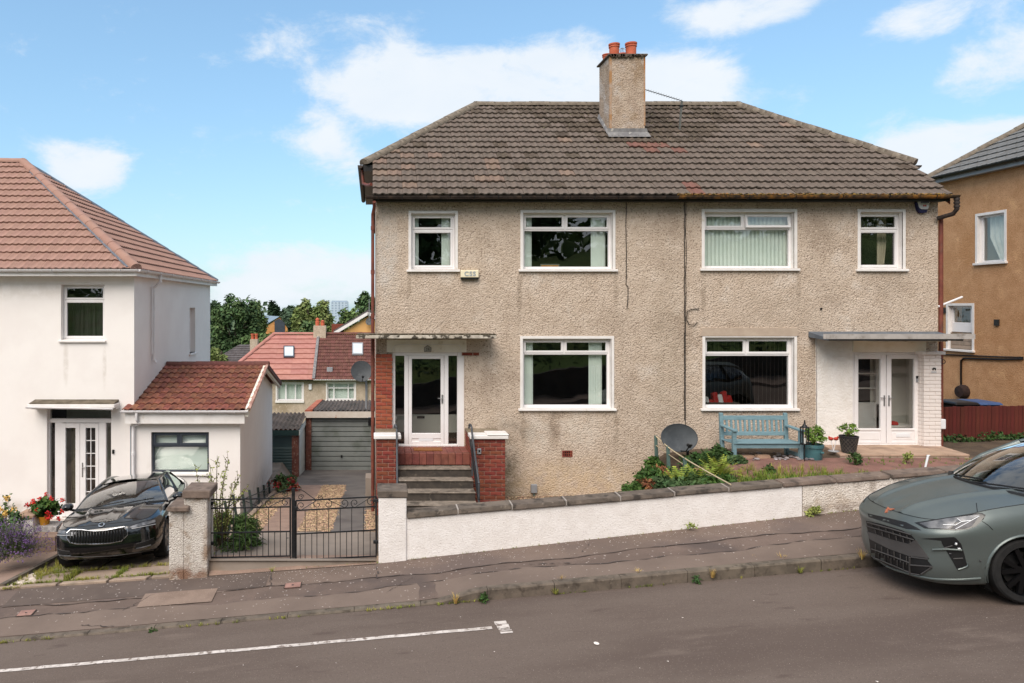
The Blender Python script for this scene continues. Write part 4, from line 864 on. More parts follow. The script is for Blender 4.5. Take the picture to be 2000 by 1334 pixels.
st = MB().box(.49, 1.9, -.7, 0.02, .4, LZ - .03).build('entrance_steps', MATS['concrete_riser'], house)
tm = {}
def tl(x0, x1, y0, y1, z0, z1, mat='step_tile', nm='tile', par=st):
 MB().box(x0 + .003, x1 - .003, y0, y1, z0, z1).build(nm, MATS[mat], par, bev=.004)
n = 10
for i in range(n):
 a, b = .49 + 1.41 * i / n, .49 + 1.41 * (i + 1) / n
 tl(a, b, -.735, -.701, LZ - .22, LZ - .002)
 for j in range(5): tl(a, b, -.73 + j * .147, -.73 + (j + 1) * .147 - .006, LZ - .03, LZ)
zz = LZ - .24; yy = -.73
for i in range(6):
 h_ = .155; y1_ = yy - .28
 MB().box(.49 if i else .46, 1.9, y1_ - .012, yy + .02, zz - .018, zz).build('tread', MATS['concrete_step'], st, bev=.01)
 MB().box(.5, 1.89, y1_ + .01, yy + .28, zz - h_, zz - .019).build('riser', MATS['concrete_riser'], st)
 zz -= h_; yy = y1_
# right entrance
m = MB(); wx0, wx1 = fx(1593), fx(1663.5); mk_ = m
wall_holes(m, wx0, fx(1804), 1.45, fz(660), [(fx(1663.5), fx(1803.5), 1.66, fz(688))], -.03, .05); m.box(wx0, wx0 + .01, -.03, 0, 1.45, fz(660))
pr = m.build('porch_wall', MATS['white_harl_porch'], house)
m = MB(); m.box(fx(1663), fx(1806), -.05, -.02, fz(687), fz(665)); m.build('porch_fascia', MATS['cream_paint'], house, bev=.006)
x0, x1, z0, z1 = DR
fr = MB(); ring(fr, x0, x1, z0, z1, .0, .08, (.045, .05, .03, .05)); pf = fr.build('porch_frame', MATS['upvc'], house, bev=.006)
for i, (a, b, ga, gb) in enumerate(((1668.5, 1730, 1676, 1720), (1731.5, 1798, 1740.6, 1785.5))):
 d = MB(); ring(d, fx(a), fx(b), z0 + .03, z1 - .045, -.012, .05, (fx(ga) - fx(a), fx(b) - fx(gb), .05, .09)); d.box(fx(ga), fx(gb), -.012, .05, fz(841), fz(837)); d.box(fx(ga), fx(gb), .004, .04, z0 + .08, fz(841))
 d.box(fx(ga) + .03, fx(gb) - .03, -.002, .01, z0 + .11, fz(841) - .03)
 do = d.build('door', MATS['upvc'], house, bev=.006)
 MB().poly([(fx(ga), .03, fz(837)), (fx(gb), .03, fz(837)), (fx(gb), .03, fz(698)), (fx(ga), .03, fz(698))]).build('pane', MATS['window_glass'], do, fix=False)
 hx = 1726 if i == 0 else 1735; sg = -1 if i == 0 else 1
 h_ = MB(); h_.box(fx(hx) - .014, fx(hx) + .014, -.022, -.012, fz(793), fz(772)); h_.tube([(fx(hx), -.02, fz(777)), (fx(hx), -.05, fz(777)), (fx(hx) + sg * .1, -.05, fz(776.5))], .009, 6); h_.build('handle', MATS['steel'], do)
 if i: MB().box(fx(1750), fx(1777), -.014, -.002, fz(853.5), fz(847)).build('letter_plate', MATS['plastic_white'], do, bev=.004)
# hall behind the glass doors
m = MB(); hx0, hx1 = fx(1640), 11.55; m.poly([(hx0, .8, z0), (hx1, .8, z0), (hx1, .8, z1 + .3), (hx0, .8, z1 + .3)]); m.poly([(hx0, .1, z0), (hx0, 1.6, z0), (hx0, 1.6, z1), (hx0, .1, z1)]); m.poly([(hx1, .1, z0), (hx1, 1.6, z0), (hx1, 1.6, z1), (hx1, .1, z1)]); m.poly([(hx0, .1, z1 + .1), (hx1, .1, z1 + .1), (hx1, 1.6, z1 + .1), (hx0, 1.6, z1 + .1)])
m.build('hall', MATS['room_white'], house, fix=False)
MB().poly([(hx0, .1, z0 + .01), (hx1, .1, z0 + .01), (hx1, 1.6, z0 + .01), (hx0, 1.6, z0 + .01)]).build('hall_floor', MATS['room_floor'], house, fix=False)
m = MB(); a, b = fx(1660) + .46, fx(1722) + .46; ring(m, a, b, z0, z1 - .1, .7, .76, .09); m.box(a, b, .7, .75, z0, z0 + .75)
for k in range(4): m.box(a, b, .71, .75, z0 + .75 + k * .32, z0 + .78 + k * .32)
ind = m.build('inner_door', MATS['white_paint'], house, bev=.006); MB().box(a + .08, b - .2, .73, .74, z0 + .7, z1 - .15).build('pane', MATS['dark_void'], ind)
# lead covered canopy with square gutter
m = MB(); a, b = 8.95, 11.6; zt = 3.98
m.hexa([(a, -.68, 3.82), (b, -.68, 3.82), (b, -.005, 3.86), (a, -.005, 3.86)], [(a, -.68, 3.87), (b, -.68, 3.87), (b, -.005, zt), (a, -.005, zt)]); cn2 = m.build('canopy', MATS['lead_dark'], house, bev=.008)
m = MB(); ga, gb = 8.84, PXX(1900, 14.27)
m.box(ga, gb, -.78, -.69, 3.86, 3.868); m.box(ga, gb, -.79, -.78, 3.86, 3.955); m.box(ga, gb, -.69, -.682, 3.86, 3.955); m.box(gb - .008, gb, -.78, -.69, 3.868, 3.955)
mk('gutter_grey', (176, 170, 166), (160, 154, 150), 4, .6, dirt=((130, 122, 116), 7, .55, .75)); m.build('gutter', MATS['gutter_grey'], cn2)
m = MB().box(fx(1663), fx(1806), -.6, -.06, 3.8, 3.815).build('soffit', MATS['cream_paint'], cn2)
# white painted brick pier
p0, p1 = PXX(1804.5, 14.82), PXX(1839, 14.82)
bp = MB().box(p0 + .01, p1 - .01, -.168, .05, 1.5, fz(690)).build('brick_pier', MATS['mortar_white'], house)
brick_face(bp, p0, p1, 1.62, fz(691.5), -.18, 'x', 'brick_white', seed=31, bl=.24)
brick_face(bp, -.1, .05, 1.62, fz(691.5), p0, 'y', 'brick_white', seed=32, side=-1)
MB().box(p0 - .06, p1 + .05, -.23, .04, fz(691.5), fz(685.5)).build('cap', MATS['white_paint'], bp, bev=.008)
MB().box(p1 - .0, p1 + .12, -.15, .1, fz(836), fz(817)).build('meter_box', MATS['plastic_white'], house, bev=.012)
m = MB(); m.tube([(p1, -.05, fz(707)), (p1 + .07, -.06, fz(703.5))] + [(p1 + .12 + .05 * math.cos(t), -.06, fz(706) + .045 * math.sin(t)) for t in [1.9 - k * .55 for k in range(9)]], .008, 5); m.build('basket_hook', MATS['black_iron'], house)
# paved platform before the right doors
m = MB(); m.poly([(9.24, 0, 1.655), (8.97, -.99, 1.655), (11.46, -.99, 1.655), (11.6, 0, 1.655)]); m = MB().hexa([(9.24, .0, 1.3), (8.97, -.98, 1.3), (11.45, -.98, 1.3), (11.6, .0, 1.3)], [(9.24, .0, 1.625), (8.97, -.98, 1.625), (11.45, -.98, 1.625), (11.6, .0, 1.625)])
pt = m.build('door_platform', MATS['concrete'], house)
for i in range(6):
 for j in range(2):
  y0_, y1_ = -1.0 + j * .49, -1.0 + (j + 1) * .49 - .006; ax = lambda y: 8.965 + (y + 1.0) * .27 / 1.0; bx_ = lambda y: 11.46 + (y + 1.0) * .14
  lo = []; f0, f1 = i / 6, (i + 1) / 6
  c = [(ax(y0_) + (bx_(y0_) - ax(y0_)) * f0 + .004, y0_), (ax(y0_) + (bx_(y0_) - ax(y0_)) * f1 - .004, y0_), (ax(y1_) + (bx_(y1_) - ax(y1_)) * f1 - .004, y1_), (ax(y1_) + (bx_(y1_) - ax(y1_)) * f0 + .004, y1_)]
  MB().hexa([(x, y, 1.615) for x, y in c], [(x, y, 1.655 + rg.uniform(-.003, .003)) for x, y in c]).build('paving_slab', MATS['tile_paving'], pt, bev=.005)
for i in range(9):
 a = 8.97 + 2.48 * i / 9; MB().box(a + .004, a + 2.48 / 9 - .004, -1.0, -.97, 1.45, 1.61).build('edge_block', MATS['slab'], pt, bev=.008)
# ================================================================ white house on the left (its front 2 m further back)
WD = 17.0
def wx(px, d=WD): return PXX(px, d)
def wz(py, d=WD): return PZ(py, d)
WX1 = wx(262); WX0 = -14.0; WY0 = 2.0; WY1 = 9.95
whouse = thing('white_house', (-9, 6, -.5), 'white rendered house with terracotta tiled roof and red-roofed side extension', 'house')
W1 = (wx(119), wx(204), wz(664), wz(556)); WDR = (wx(91.5), wx(217), -.45, wz(798)); WEZ = 5.2
m = MB(); wall_holes(m, WX0, WX1, -.9, WEZ, [W1, WDR], WY0, .25)
SW = (WY0 + 5.15, WY0 + 5.85, PZ(690, 22.3), PZ(601, 22.3))
wall_holes(m, WY0, WY1, -1.8, WEZ, [SW], WX1, -.22, 'y'); m.poly([(WX0, WY1, -1.8), (WX1, WY1, -1.8), (WX1, WY1, WEZ), (WX0, WY1, WEZ)]); m.poly([(WX0, WY0, -1.8), (WX0, WY1, -1.8), (WX0, WY1, WEZ), (WX0, WY0, WEZ)])
m.build('wall', MATS['white_render'], whouse, fix=False)
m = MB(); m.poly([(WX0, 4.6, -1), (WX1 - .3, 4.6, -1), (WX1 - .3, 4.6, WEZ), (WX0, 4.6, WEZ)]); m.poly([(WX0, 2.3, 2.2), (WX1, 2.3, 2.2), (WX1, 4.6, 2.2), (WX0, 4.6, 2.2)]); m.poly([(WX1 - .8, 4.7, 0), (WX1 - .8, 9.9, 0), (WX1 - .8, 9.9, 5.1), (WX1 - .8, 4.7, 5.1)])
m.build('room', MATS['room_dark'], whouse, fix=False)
w = window(whouse, *W1, WY0, top=.36, band=0, low_sash=True, depth=.14, sill=.05)
# side window facing the drive
sy0, sy1, sz0, sz1 = SW
m = MB(); t = MB(); ring(t, sy0, sy1, sz0, sz1, .15, .21, .05); t.box(sy0 + .05, sy1 - .05, .15, .21, sz1 - .42, sz1 - .36); m.add([(WX1 - y, x, z) for x, y, z in t.v], t.f)
sw = m.build('window', MATS['upvc'], whouse, bev=.005); MB().poly([(WX1 - .19, sy0, sz0), (WX1 - .19, sy1, sz0), (WX1 - .19, sy1, sz1), (WX1 - .19, sy0, sz1)]).build('pane', MATS['window_glass'], sw, fix=False)
MB().box(WX1 - .15, WX1 + .06, sy0 - .06, sy1 + .06, sz0 - .06, sz0).build('sill', MATS['white_paint'], sw, bev=.006)
# hipped roof
WEY = WY0 - .33; WEX = WX1 + .16; WEDG = 5.36; WRY = (WY0 + WY1) / 2; WRZ = 8.66; WAX = -10.05; WBY = 2 * WRY - WEY
wroof = roof_shell(whouse, [[(WX0, WEY, WEDG), (WEX, WEY, WEDG), (WAX, WRY, WRZ), (WX0, WRY, WRZ)], [(WEX, WEY, WEDG), (WEX, WBY, WEDG), (WAX, WRY, WRZ)], [(WEX, WBY, WEDG), (WX0, WBY, WEDG), (WX0, WRY, WRZ), (WAX, WRY, WRZ)]], 'terracotta_tile'); wroof.location.z = -.04
ws = math.hypot(WRY - WEY, WRZ - WEDG)
ox = -11.6
tile_plane(wroof, (ox, WEY - .03, WEDG + .01), (1, 0, 0), (0, WRY - WEY, WRZ - WEDG), [(0, 0), (WEX - ox, 0), (WAX - ox, ws), (0, ws)], .31, ws / 16, ROLL, lambda j, i, r: 'terracotta_tile', 230, jit=.002, seed=4, lift=.05, thick=.03)
we = math.hypot(WEX - WAX, WRZ - WEDG); wl = WBY - WEY
tile_plane(wroof, (WEX + .02, WEY, WEDG + .01), (0, 1, 0), (WAX - WEX, 0, WRZ - WEDG), [(0, 0), (wl, 0), (wl / 2, we)], .31, we / 16, ROLL, lambda j, i, r: 'terracotta_tile', 70, jit=.002, seed=5, lift=.05, thick=.03)
mk('terracotta_ridge', (164, 130, 117), (154, 119, 106), 4, .85, rnd=.05, bump=.002, bscale=90); mk('lead_strip', (120, 128, 140), (104, 112, 124), 8, .5)
ridge_run(wroof, Vector((WEX, WEY, WEDG + .07)), Vector((WAX, WRY, WRZ + .06)), .13, 'terracotta_ridge', seg=.42)
ridge_run(wroof, Vector((WEX, WBY, WEDG + .07)), Vector((WAX, WRY, WRZ + .06)), .09, 'lead_strip', seg=.42); ridge_run(wroof, (WX0, WRY, WRZ + .05), (WAX, WRY, WRZ + .05), .13, 'terracotta_ridge', seg=.42)
a = Vector((WEX - .2, WEY - .03, WEDG + .075)); b = Vector((WAX - .14, WRY, WRZ + .1)); MB().bar(a, b, .05, .03).build('flashing', MATS['lead_strip'], wroof)
gutter(whouse, (ox, WEY - .06, WEDG - .02), (WEX + .06, WEY - .06, WEDG - .02), .06, 'white_pipe', brackets=8)
gutter(whouse, (WEX + .06, WEY - .06, WEDG - .02), (WEX + .06, WBY, WEDG - .02), .06, 'white_pipe', brackets=8)
m = MB(); m.box(ox, WEX, WEY - .01, WEY + .02, WEDG - .17, WEDG - .02); m.box(WEX - .02, WEX + .01, WEY, WBY, WEDG - .17, WEDG - .02); m.build('fascia', MATS['white_paint'], whouse)
m = MB(); m.box(ox, WEX - .02, WEY + .02, WY0 - .003, WEDG - .165, WEDG - .15); m.box(WX1 + .003, WEX - .02, WY0, WBY - .02, WEDG - .165, WEDG - .15); m.build('soffit', MATS['white_paint'], whouse)
m = MB(); dy = WY0 + 1.35; m.tube([(WEX + .06, dy, WEDG - .08), (WEX + .06, dy, WEDG - .25), (WX1 + .05, dy, WEDG - .4), (WX1 + .05, dy, 3.3), (WX1 + .05, dy, 3.15), (WX1 + .12, dy, 3.08)], .036, 10)
m.tube([(WX1 + .05, dy, 4.42), (WX1 + .05, dy, 4.48)], .046, 10); m.tube([(WX1 + .05, dy - .12, 5.0), (WX1 + .05, dy - .12, 3.3)], .018, 8); m.build('downpipe', MATS['white_pipe'], whouse, smooth=40)
# front door
x0, x1, z0, z1 = WDR; yd = WY0 + .1
m = MB(); m.box(x0, wx(93.5), yd, yd + .08, z0, z1); m.box(wx(214), x1, yd, yd + .08, z0, z1); m.box(wx(93.5), wx(214), yd, yd + .08, wz(827), wz(819)); m.box(wx(93.5), wx(214), yd, yd + .08, wz(800), z1)
m.box(wx(104), wx(118), yd - .01, yd + .08, z0, wz(827)); m.box(wx(190), wx(204), yd - .01, yd + .08, z0, wz(827)); pf = m.build('porch_frame', MATS['upvc'], whouse, bev=.006)
for a, b, c, d in ((93.5, 214, 819, 800), (93.5, 104, 1014, 827), (204, 214, 1014, 827)):
 MB().poly([(wx(a), yd + .05, wz(c)), (wx(b), yd + .05, wz(c)), (wx(b), yd + .05, wz(d)), (wx(a), yd + .05, wz(d))]).build('pane', MATS['window_glass'], pf, fix=False)
for i, (a, b, ga, gb) in enumerate(((118, 153, 125, 144.5), (153.5, 190, 164.5, 183.5))):
 d = MB(); ring(d, wx(a), wx(b), z0 + .02, wz(828), yd - .02, yd + .05, (wx(ga) - wx(a), wx(b) - wx(gb), .3, wz(828) - wz(837))); do = d.build('door', MATS['upvc'], whouse, bev=.006)
 MB().poly([(wx(ga), yd + .02, z0 + .3), (wx(gb), yd + .02, z0 + .3), (wx(gb), yd + .02, wz(837)), (wx(ga), yd + .02, wz(837))]).build('pane', MATS['window_glass'], do, fix=False)
 if i:
  q = MB(); c = (wx(ga) + wx(gb)) / 2; q.box(c - .008, c + .008, yd + .0, yd + .03, z0 + .3, wz(837))
  for k in range(1, 6): zz = wz(837) + (z0 + .3 - wz(837)) * k / 6; q.box(wx(ga), wx(gb), yd + .002, yd + .028, zz - .008, zz + .008)
  q.build('glazing_bar', MATS['upvc'], do)
  h_ = MB(); h_.box(wx(158.5) - .014, wx(158.5) + .014, yd - .03, yd - .02, wz(933), wz(905)); h_.tube([(wx(158.5), yd - .03, wz(915)), (wx(158.5), yd - .06, wz(915)), (wx(167), yd - .06, wz(914))], .01, 6); h_.build('handle', MATS['steel'], do)
m = MB(); m.poly([(x0, 3.1, z0), (x1, 3.1, z0), (x1, 3.1, z1), (x0, 3.1, z1)]); m.build('hall', MATS['curtain_white'], whouse, fix=False)
mk('hall_blind', (150, 148, 124), (120, 118, 98), 3, .9, stretch=(8, 8, .2)); MB().poly([(wx(122), 2.5, z0), (wx(148), 2.5, z0), (wx(148), 2.5, wz(835)), (wx(122), 2.5, wz(835))]).build('door_curtain', MATS['hall_blind'], whouse, fix=False)
MB().box(wx(158), wx(190), 2.4, 2.42, z0, wz(835)).build('inner_door', MATS['dark_void'], whouse)
MB().box(wx(92), wx(104), 2.4, 2.42, z0, wz(860)).build('coat', MATS['dark_void'], whouse)
MB().box(wx(67), wx(234), WY0 - .35, WY0 - .002, wz(793), wz(786)).build('canopy', MATS['white_paint'], whouse, bev=.01)
m = MB(); m.hexa([(wx(69), WY0 - .33, wz(785.5)), (wx(232), WY0 - .33, wz(785.5)), (wx(232), WY0 - .003, wz(785.5)), (wx(69), WY0 - .003, wz(785.5))], [(wx(69), WY0 - .3, wz(784)), (wx(232), WY0 - .3, wz(784)), (wx(232), WY0 - .003, wz(780)), (wx(69), WY0 - .003, wz(780))]); m.build('canopy_top', MATS['canopy_top'], whouse)
gutter(whouse, (wx(67), WY0 - .4, wz(790)), (wx(232), WY0 - .4, wz(793)), .04, 'white_pipe'); MB().box(wx(69), wx(81), WY0 - .2, WY0 - .003, wz(797), wz(793.2)).build('corbel', MATS['white_paint'], whouse); MB().box(wx(216), wx(233), WY0 - .2, WY0 - .003, wz(797), wz(793.2)).build('corbel', MATS['white_paint'], whouse)
MB().box(wx(219.5), wx(223.5), WY0 - .03, WY0 - .001, wz(886), wz(878)).build('doorbell', MATS['plastic_black'], whouse, bev=.004)
# side extension with red-brown tiles
XR = wx(470); XY0 = WY0 - .06; XY1 = 22.35 - 15; XRY = (XY0 + XY1) / 2; XEZ = PZ(800, 16.72); XRZ = PZ(712, XRY + 15)
EW = (wx(295, 16.94), wx(408, 16.94), PZ(924, 16.94), PZ(844, 16.94))
XL = WX1 - .06
m = MB(); wall_holes(m, XL, XR, -1.4, XEZ - .04, [EW], XY0, .2); m.poly([(XR, XY0, -1.6), (XR, XY1, -1.9), (XR, XY1, XEZ - .05), (XR, XRY, XRZ - .08), (XR, XY0, XEZ - .05)]); m.poly([(XL, XY1, -1.9), (XR, XY1, -1.9), (XR, XY1, XEZ - .05), (XL, XY1, XEZ - .05)])
m.poly([(XL, XY0, -1.4), (XL, XY0, XEZ - .04), (XL, WY0, XEZ - .04), (XL, WY0, -1.4)])
m.build('extension_wall', MATS['white_render'], whouse, fix=False)
MB().poly([(XL, 4.5, -1.4), (XR - .02, 4.5, -1.4), (XR - .02, 4.5, XEZ), (XL, 4.5, XEZ)]).build('room', MATS['room_dark'], whouse, fix=False)
window(whouse, *EW, XY0, top=.33, mull=wx(349, 16.94), band=0, mat='anthracite', depth=.08, fw=.05, sash=.05, sill=.05)
MB().poly([(EW[0], XY0 + .2, EW[2]), (EW[1], XY0 + .2, EW[2]), (EW[1], XY0 + .2, EW[3]), (EW[0], XY0 + .2, EW[3])]).build('roller_blind', MATS['blind_white'], whouse, fix=False)
XVR = PXX(487, 16.72); xey = XY0 - .22; xs_ = math.hypot(XRY - xey, XRZ - XEZ)
xroof = roof_shell(whouse, [[(XL - .1, xey, XEZ), (XVR, xey, XEZ), (XVR, XRY, XRZ), (XL - .1, XRY, XRZ)], [(XL, 2 * XRY - xey, XEZ), (XVR, 2 * XRY - xey, XEZ), (XVR, XRY, XRZ), (XL, XRY, XRZ)]], 'red_brown_tile', 'extension_roof'); xroof.location.z = -.03
for sgn in (1, -1):
 tile_plane(xroof, ((XL - .12) if sgn > 0 else XVR, xey - .02 if sgn > 0 else 2 * XRY - xey + .02, XEZ + .005), (sgn, 0, 0), (0, sgn * (XRY - xey), XRZ - XEZ), [(0, 0), (XVR - XL + .12, 0), (XVR - XL + .12, xs_), (0, xs_)], .3, xs_ / 9, PAN, lambda j, i, r: 'red_brown_tile', 140 if sgn > 0 else 0, jit=.004, seed=7, lift=.034, thick=.024)
ridge_run(xroof, (WX1 + .02, XRY, XRZ + .04), (XVR + .02, XRY, XRZ + .04), .12, 'red_brown_ridge', seg=.4)
m = MB()
for i in range(9):
 t0, t1 = i / 9, (i + .96) / 9; p = lambda t: Vector((XVR, xey + (XRY - xey) * t, XEZ + (XRZ - XEZ) * t + .05)); m.bar(p(t0), p(t1), .07, .05)
mk('verge_pink', (186, 150, 138), (150, 112, 102), 6, .9); m.build('verge', MATS['verge_pink'], xroof, bev=.008)
m = MB(); m.hexa([(XVR - .1, xey, XEZ - .16), (XVR - .02, xey, XEZ - .16), (XVR - .02, xey, XEZ + .02), (XVR - .1, xey, XEZ + .02)], [(XVR - .1, XRY, XRZ - .16), (XVR - .02, XRY, XRZ - .16), (XVR - .02, XRY, XRZ + .02), (XVR - .1, XRY, XRZ + .02)])
by = 2 * XRY - xey; m.hexa([(XVR - .1, XRY, XRZ - .16), (XVR - .02, XRY, XRZ - .16), (XVR - .02, XRY, XRZ + .02), (XVR - .1, XRY, XRZ + .02)], [(XVR - .1, by, XEZ - .16), (XVR - .02, by, XEZ - .16), (XVR - .02, by, XEZ + .02), (XVR - .1, by, XEZ + .02)])
m.build('bargeboard', MATS['cream_paint'], whouse)
MB().bar((XVR + .0, XRY, XRZ - .03), (XVR + .0, by, XEZ - .03), .03, .12).build('bargeboard', MATS['red_brown_ridge'], whouse)
gutter(whouse, (XL - .14, xey - .06, XEZ - .02), (XVR - .02, xey - .06, XEZ - .02), .055, 'white_pipe', brackets=5)
MB().box(XL - .06, wx(478, 16.75), xey - .0, xey + .03, PZ(827, 16.75), XEZ - .03).build('fascia', MATS['white_paint'], whouse)
m = MB(); m.box(XL - .05, XR + .02, xey + .03, XY0 - .002, PZ(827, 16.75) + .01, PZ(827, 16.75) + .03); m.build('soffit', MATS['white_paint'], whouse)
m = MB(); gx_ = PXX(265, 16.6); gx2 = PXX(258, 16.8); m.tube([(gx_, xey - .06, XEZ - .06), (gx_, xey - .06, XEZ - .22), (gx_, XY0 - .1, XEZ - .34), (gx2, XY0 - .06, XEZ - .42), (gx2, XY0 - .06, -.5)], .036, 10); m.tube([(gx2, XY0 - .06, 1.05), (gx2, XY0 - .06, 1.12)], .046, 10); m.build('downpipe', MATS['white_pipe'], whouse, smooth=40)
m = MB(); m.tube([(XL - .0, XY0 - .012, XEZ - .4), (XL, XY0 - .012, -.5)], .012, 5); m.build('cable', MATS['letter_grey'], whouse)
# curtain in the upstairs window of the white house
m = MB(); rows = []
for z in (W1[2] + .02, W1[3] - .4):
 rows.append([(W1[0] + .1 + (W1[1] - W1[0] - .2) * k / 40, WY0 + .42 + .03 * math.sin(k * .9) + .015 * math.sin(k * 2.3), z) for k in range(41)])
m.grid(rows); tag(m.build('curtain', mk('curtain_dark', (52, 50, 50), (38, 37, 38), 3, .9, stretch=(6, 6, 1)), smooth=60), 'dark curtain drawn behind the upstairs window of the white house', 'curtain')
# ================================================================ orange roughcast house on the right
OX = 17.0; OY1 = 6.97; OEZ = 8.3
oh = thing('orange_house', (20, 3, 1.6), 'orange-brown roughcast house with grey tiled hipped roof on the right', 'house')
def oy(px): return OX * F / (px - PX0) - 15
def oz(py, y): return PZ(py, y + 15)
O1 = (oy(1962), oy(1909.5), oz(512, 5.0), oz(418, 5.0)); O2 = (oy(1899), oy(1852), oz(683, 6.0), oz(597, 6.0))
m = MB(); wall_holes(m, -3, OY1, .5, OEZ, [O1, O2], OX, .2, 'y'); m.poly([(OX, OY1, .5), (OX + 8, OY1, .5), (OX + 8, OY1, OEZ), (OX, OY1, OEZ)]); m.poly([(OX, -3, .5), (OX + 8, -3, .5), (OX + 8, -3, OEZ), (OX, -3, OEZ)])
m.build('wall', MATS['orange_roughcast'], oh, fix=False)
MB().poly([(OX + .6, -2, 1), (OX + .6, 6.8, 1), (OX + .6, 6.8, 8), (OX + .6, -2, 8)]).build('room', MATS['room_white'], oh, fix=False)
for k, (a, b, c, d) in enumerate((O1, O2)):
 t = MB(); zb = c if k == 0 else c + .72; ring(t, a + (0 if k == 0 else .12), b, zb, d, .1, .16, .06)
 if k: t.box(a + .12, b, .1, .16, c + .5, c + .72)
 m = MB().add([(OX + y, x, z) for x, y, z in t.v], t.f); wo = m.build('window', MATS['upvc'], oh, bev=.005)
 MB().poly([(OX + .13, a, zb), (OX + .13, b, zb), (OX + .13, b, d), (OX + .13, a, d)]).build('pane', MATS['window_glass'], wo, fix=False)
 t = MB(); ring(t, a - .07, b + .07, c, d + .07, -.014, .02, (.07, .07, .002, .07)); m = MB().add([(OX + y, x, z) for x, y, z in t.v], t.f); m.build('surround', MATS['white_paint'], wo)
 m = MB(); m.box(OX, OX + .1, b - .005, b + .002, c, d); m.box(OX, OX + .1, a, b - .006, d - .004, d + .002); m.box(OX, OX + .1, a - .002, a + .005, c, d - .006); m.build('reveal', MATS['white_paint'], wo)
 MB().box(OX - .07, OX + .1, a - .1, b + .1, c - .06, c).build('sill', MATS['white_paint'], wo, bev=.006)
 if k == 0:
  m = MB(); m.grid([[(OX + .25 + .03 * math.sin(q * 1.1), a + (b - a) * (.1 + q / 24 * (.8 if z > c + .6 else .35)), z) for q in range(25)] for z in (c, c + .7, d)]); tag(m.build('net_curtain', MATS['curtain_white'], smooth=60), 'white net curtain gathered behind the upper window of the orange house', 'curtain')
 else:
  for e in range(4): MB().box(OX + .06, OX + .09, a + .02, b - .02, c + .01 + e * .12, c + .12 + e * .12).build('plank', MATS['slab'], wo)
OEX = OX - .25; OEY = OY1 + .06; OPX, OPY, OPZ = OX + 4.0, 3.4, OEZ + 3.15
rf = roof_shell(oh, [[(OEX, OEY, OEZ + .05), (OEX, -3.3, OEZ + .05), (OPX, -3.3 + 0, OPZ), (OPX, OPY, OPZ)], [(OEX, OEY, OEZ + .05), (OPX, OPY, OPZ), (OX + 8.2, OEY, OEZ + .05)]], 'grey_tile'); rf.location.z = -.03
sl = math.hypot(OPX - OEX, OPZ - OEZ - .05)
tile_plane(rf, (OEX - .03, OEY, OEZ + .06), (0, -1, 0), (OPX - OEX, 0, OPZ - OEZ - .05), [(0, 0), (6.2, 0), (6.2, sl), (OEY - OPY, sl)], .31, .34, FLAT, lambda j, i, r: 'grey_tile', 200, jit=.003, seed=9, lift=.04, thick=.03)
tile_plane(rf, (OX + 8.2, OEY + .03, OEZ + .06), (-1, 0, 0), (0, OPY - OEY, OPZ - OEZ - .05), [(0, 0), (8.45, 0), (4.2, math.hypot(OPY - OEY, OPZ - OEZ - .05))], .31, .34, FLAT, lambda j, i, r: 'grey_tile', 0, seed=10)
ridge_run(rf, (OEX, OEY, OEZ + .11), (OPX, OPY, OPZ + .06), .13, 'ridge_mossy')
gutter(oh, (OEX - .07, OEY, OEZ + .02), (OEX - .07, -3, OEZ + .02), .06, 'plastic_black', brackets=8)
MB().box(OEX, OEX + .025, -3, OEY, OEZ - .14, OEZ + .03).build('fascia', MATS['plastic_grey'], oh); MB().box(OEX + .025, OX - .003, -3, OEY - .02, OEZ - .13, OEZ - .115).build('soffit', MATS['plastic_grey'], oh)
m = MB()
for px, py, w_ in ((1948, 630, .07), (1845, 606, .07)): y = oy(px); z = oz(py, y); m.box(OX - .04, OX, y - w_, y + w_, z - w_ * 1.2, z + w_ * 1.2)
m.build('vent', MATS['letter_dark'], oh)
m = MB(); p = lambda px, py: (OX - .03, oy(px), oz(py, oy(px))); m.tube([p(1836, 692), p(1960, 697), p(2000, 698)], .02, 6); m.tube([p(2000, 701), p(1960, 702), p(1884, 700), p(1879, 704), p(1879, 756)], .025, 6); m.build('cable', MATS['plastic_black'], oh, smooth=60)
m = MB(); x, y, z = p(1884, 765); m.lathe([(.0, -.16), (.16, -.14), (.2, -.06), (.2, .03)], (x, y, z), 14, axis='x', cap=False); m.build('boiler_flue', mk('rusty_black', (52, 36, 32), (36, 26, 24), 9, .9), oh, smooth=50)
# red boarded fence between the houses
fen = thing('board_fence', (12.6, 1.0, 1.5), 'low dark red boarded fence between the pebble-dashed and orange houses', 'fence')
x = 11.9; FDy = 1.0; i = 0; rg = random.Random(21)
fm = MB().box(-.0405, .0405, -.011, .011, 0, .9).mesh('plank', MATS['red_fence'], bev=.003)
while x < 17:
 o = link('plank', fm, fen); top = PZ(795 - (x - 12) * 1.2, 16); o.matrix_local = Matrix.Translation((x - 12.6, 0 + rg.uniform(-.004, .004), top - .9 - 1.5 + rg.uniform(-.008, .008))) @ Matrix.Rotation(rg.uniform(-.006, .006), 4, 'Y')
 x += .085
m = MB()
for z in (1.6, 2.1): m.box(11.85, 17, FDy + .013, FDy + .05, z, z + .07)
m.build('rail', MATS['red_fence'], fen)
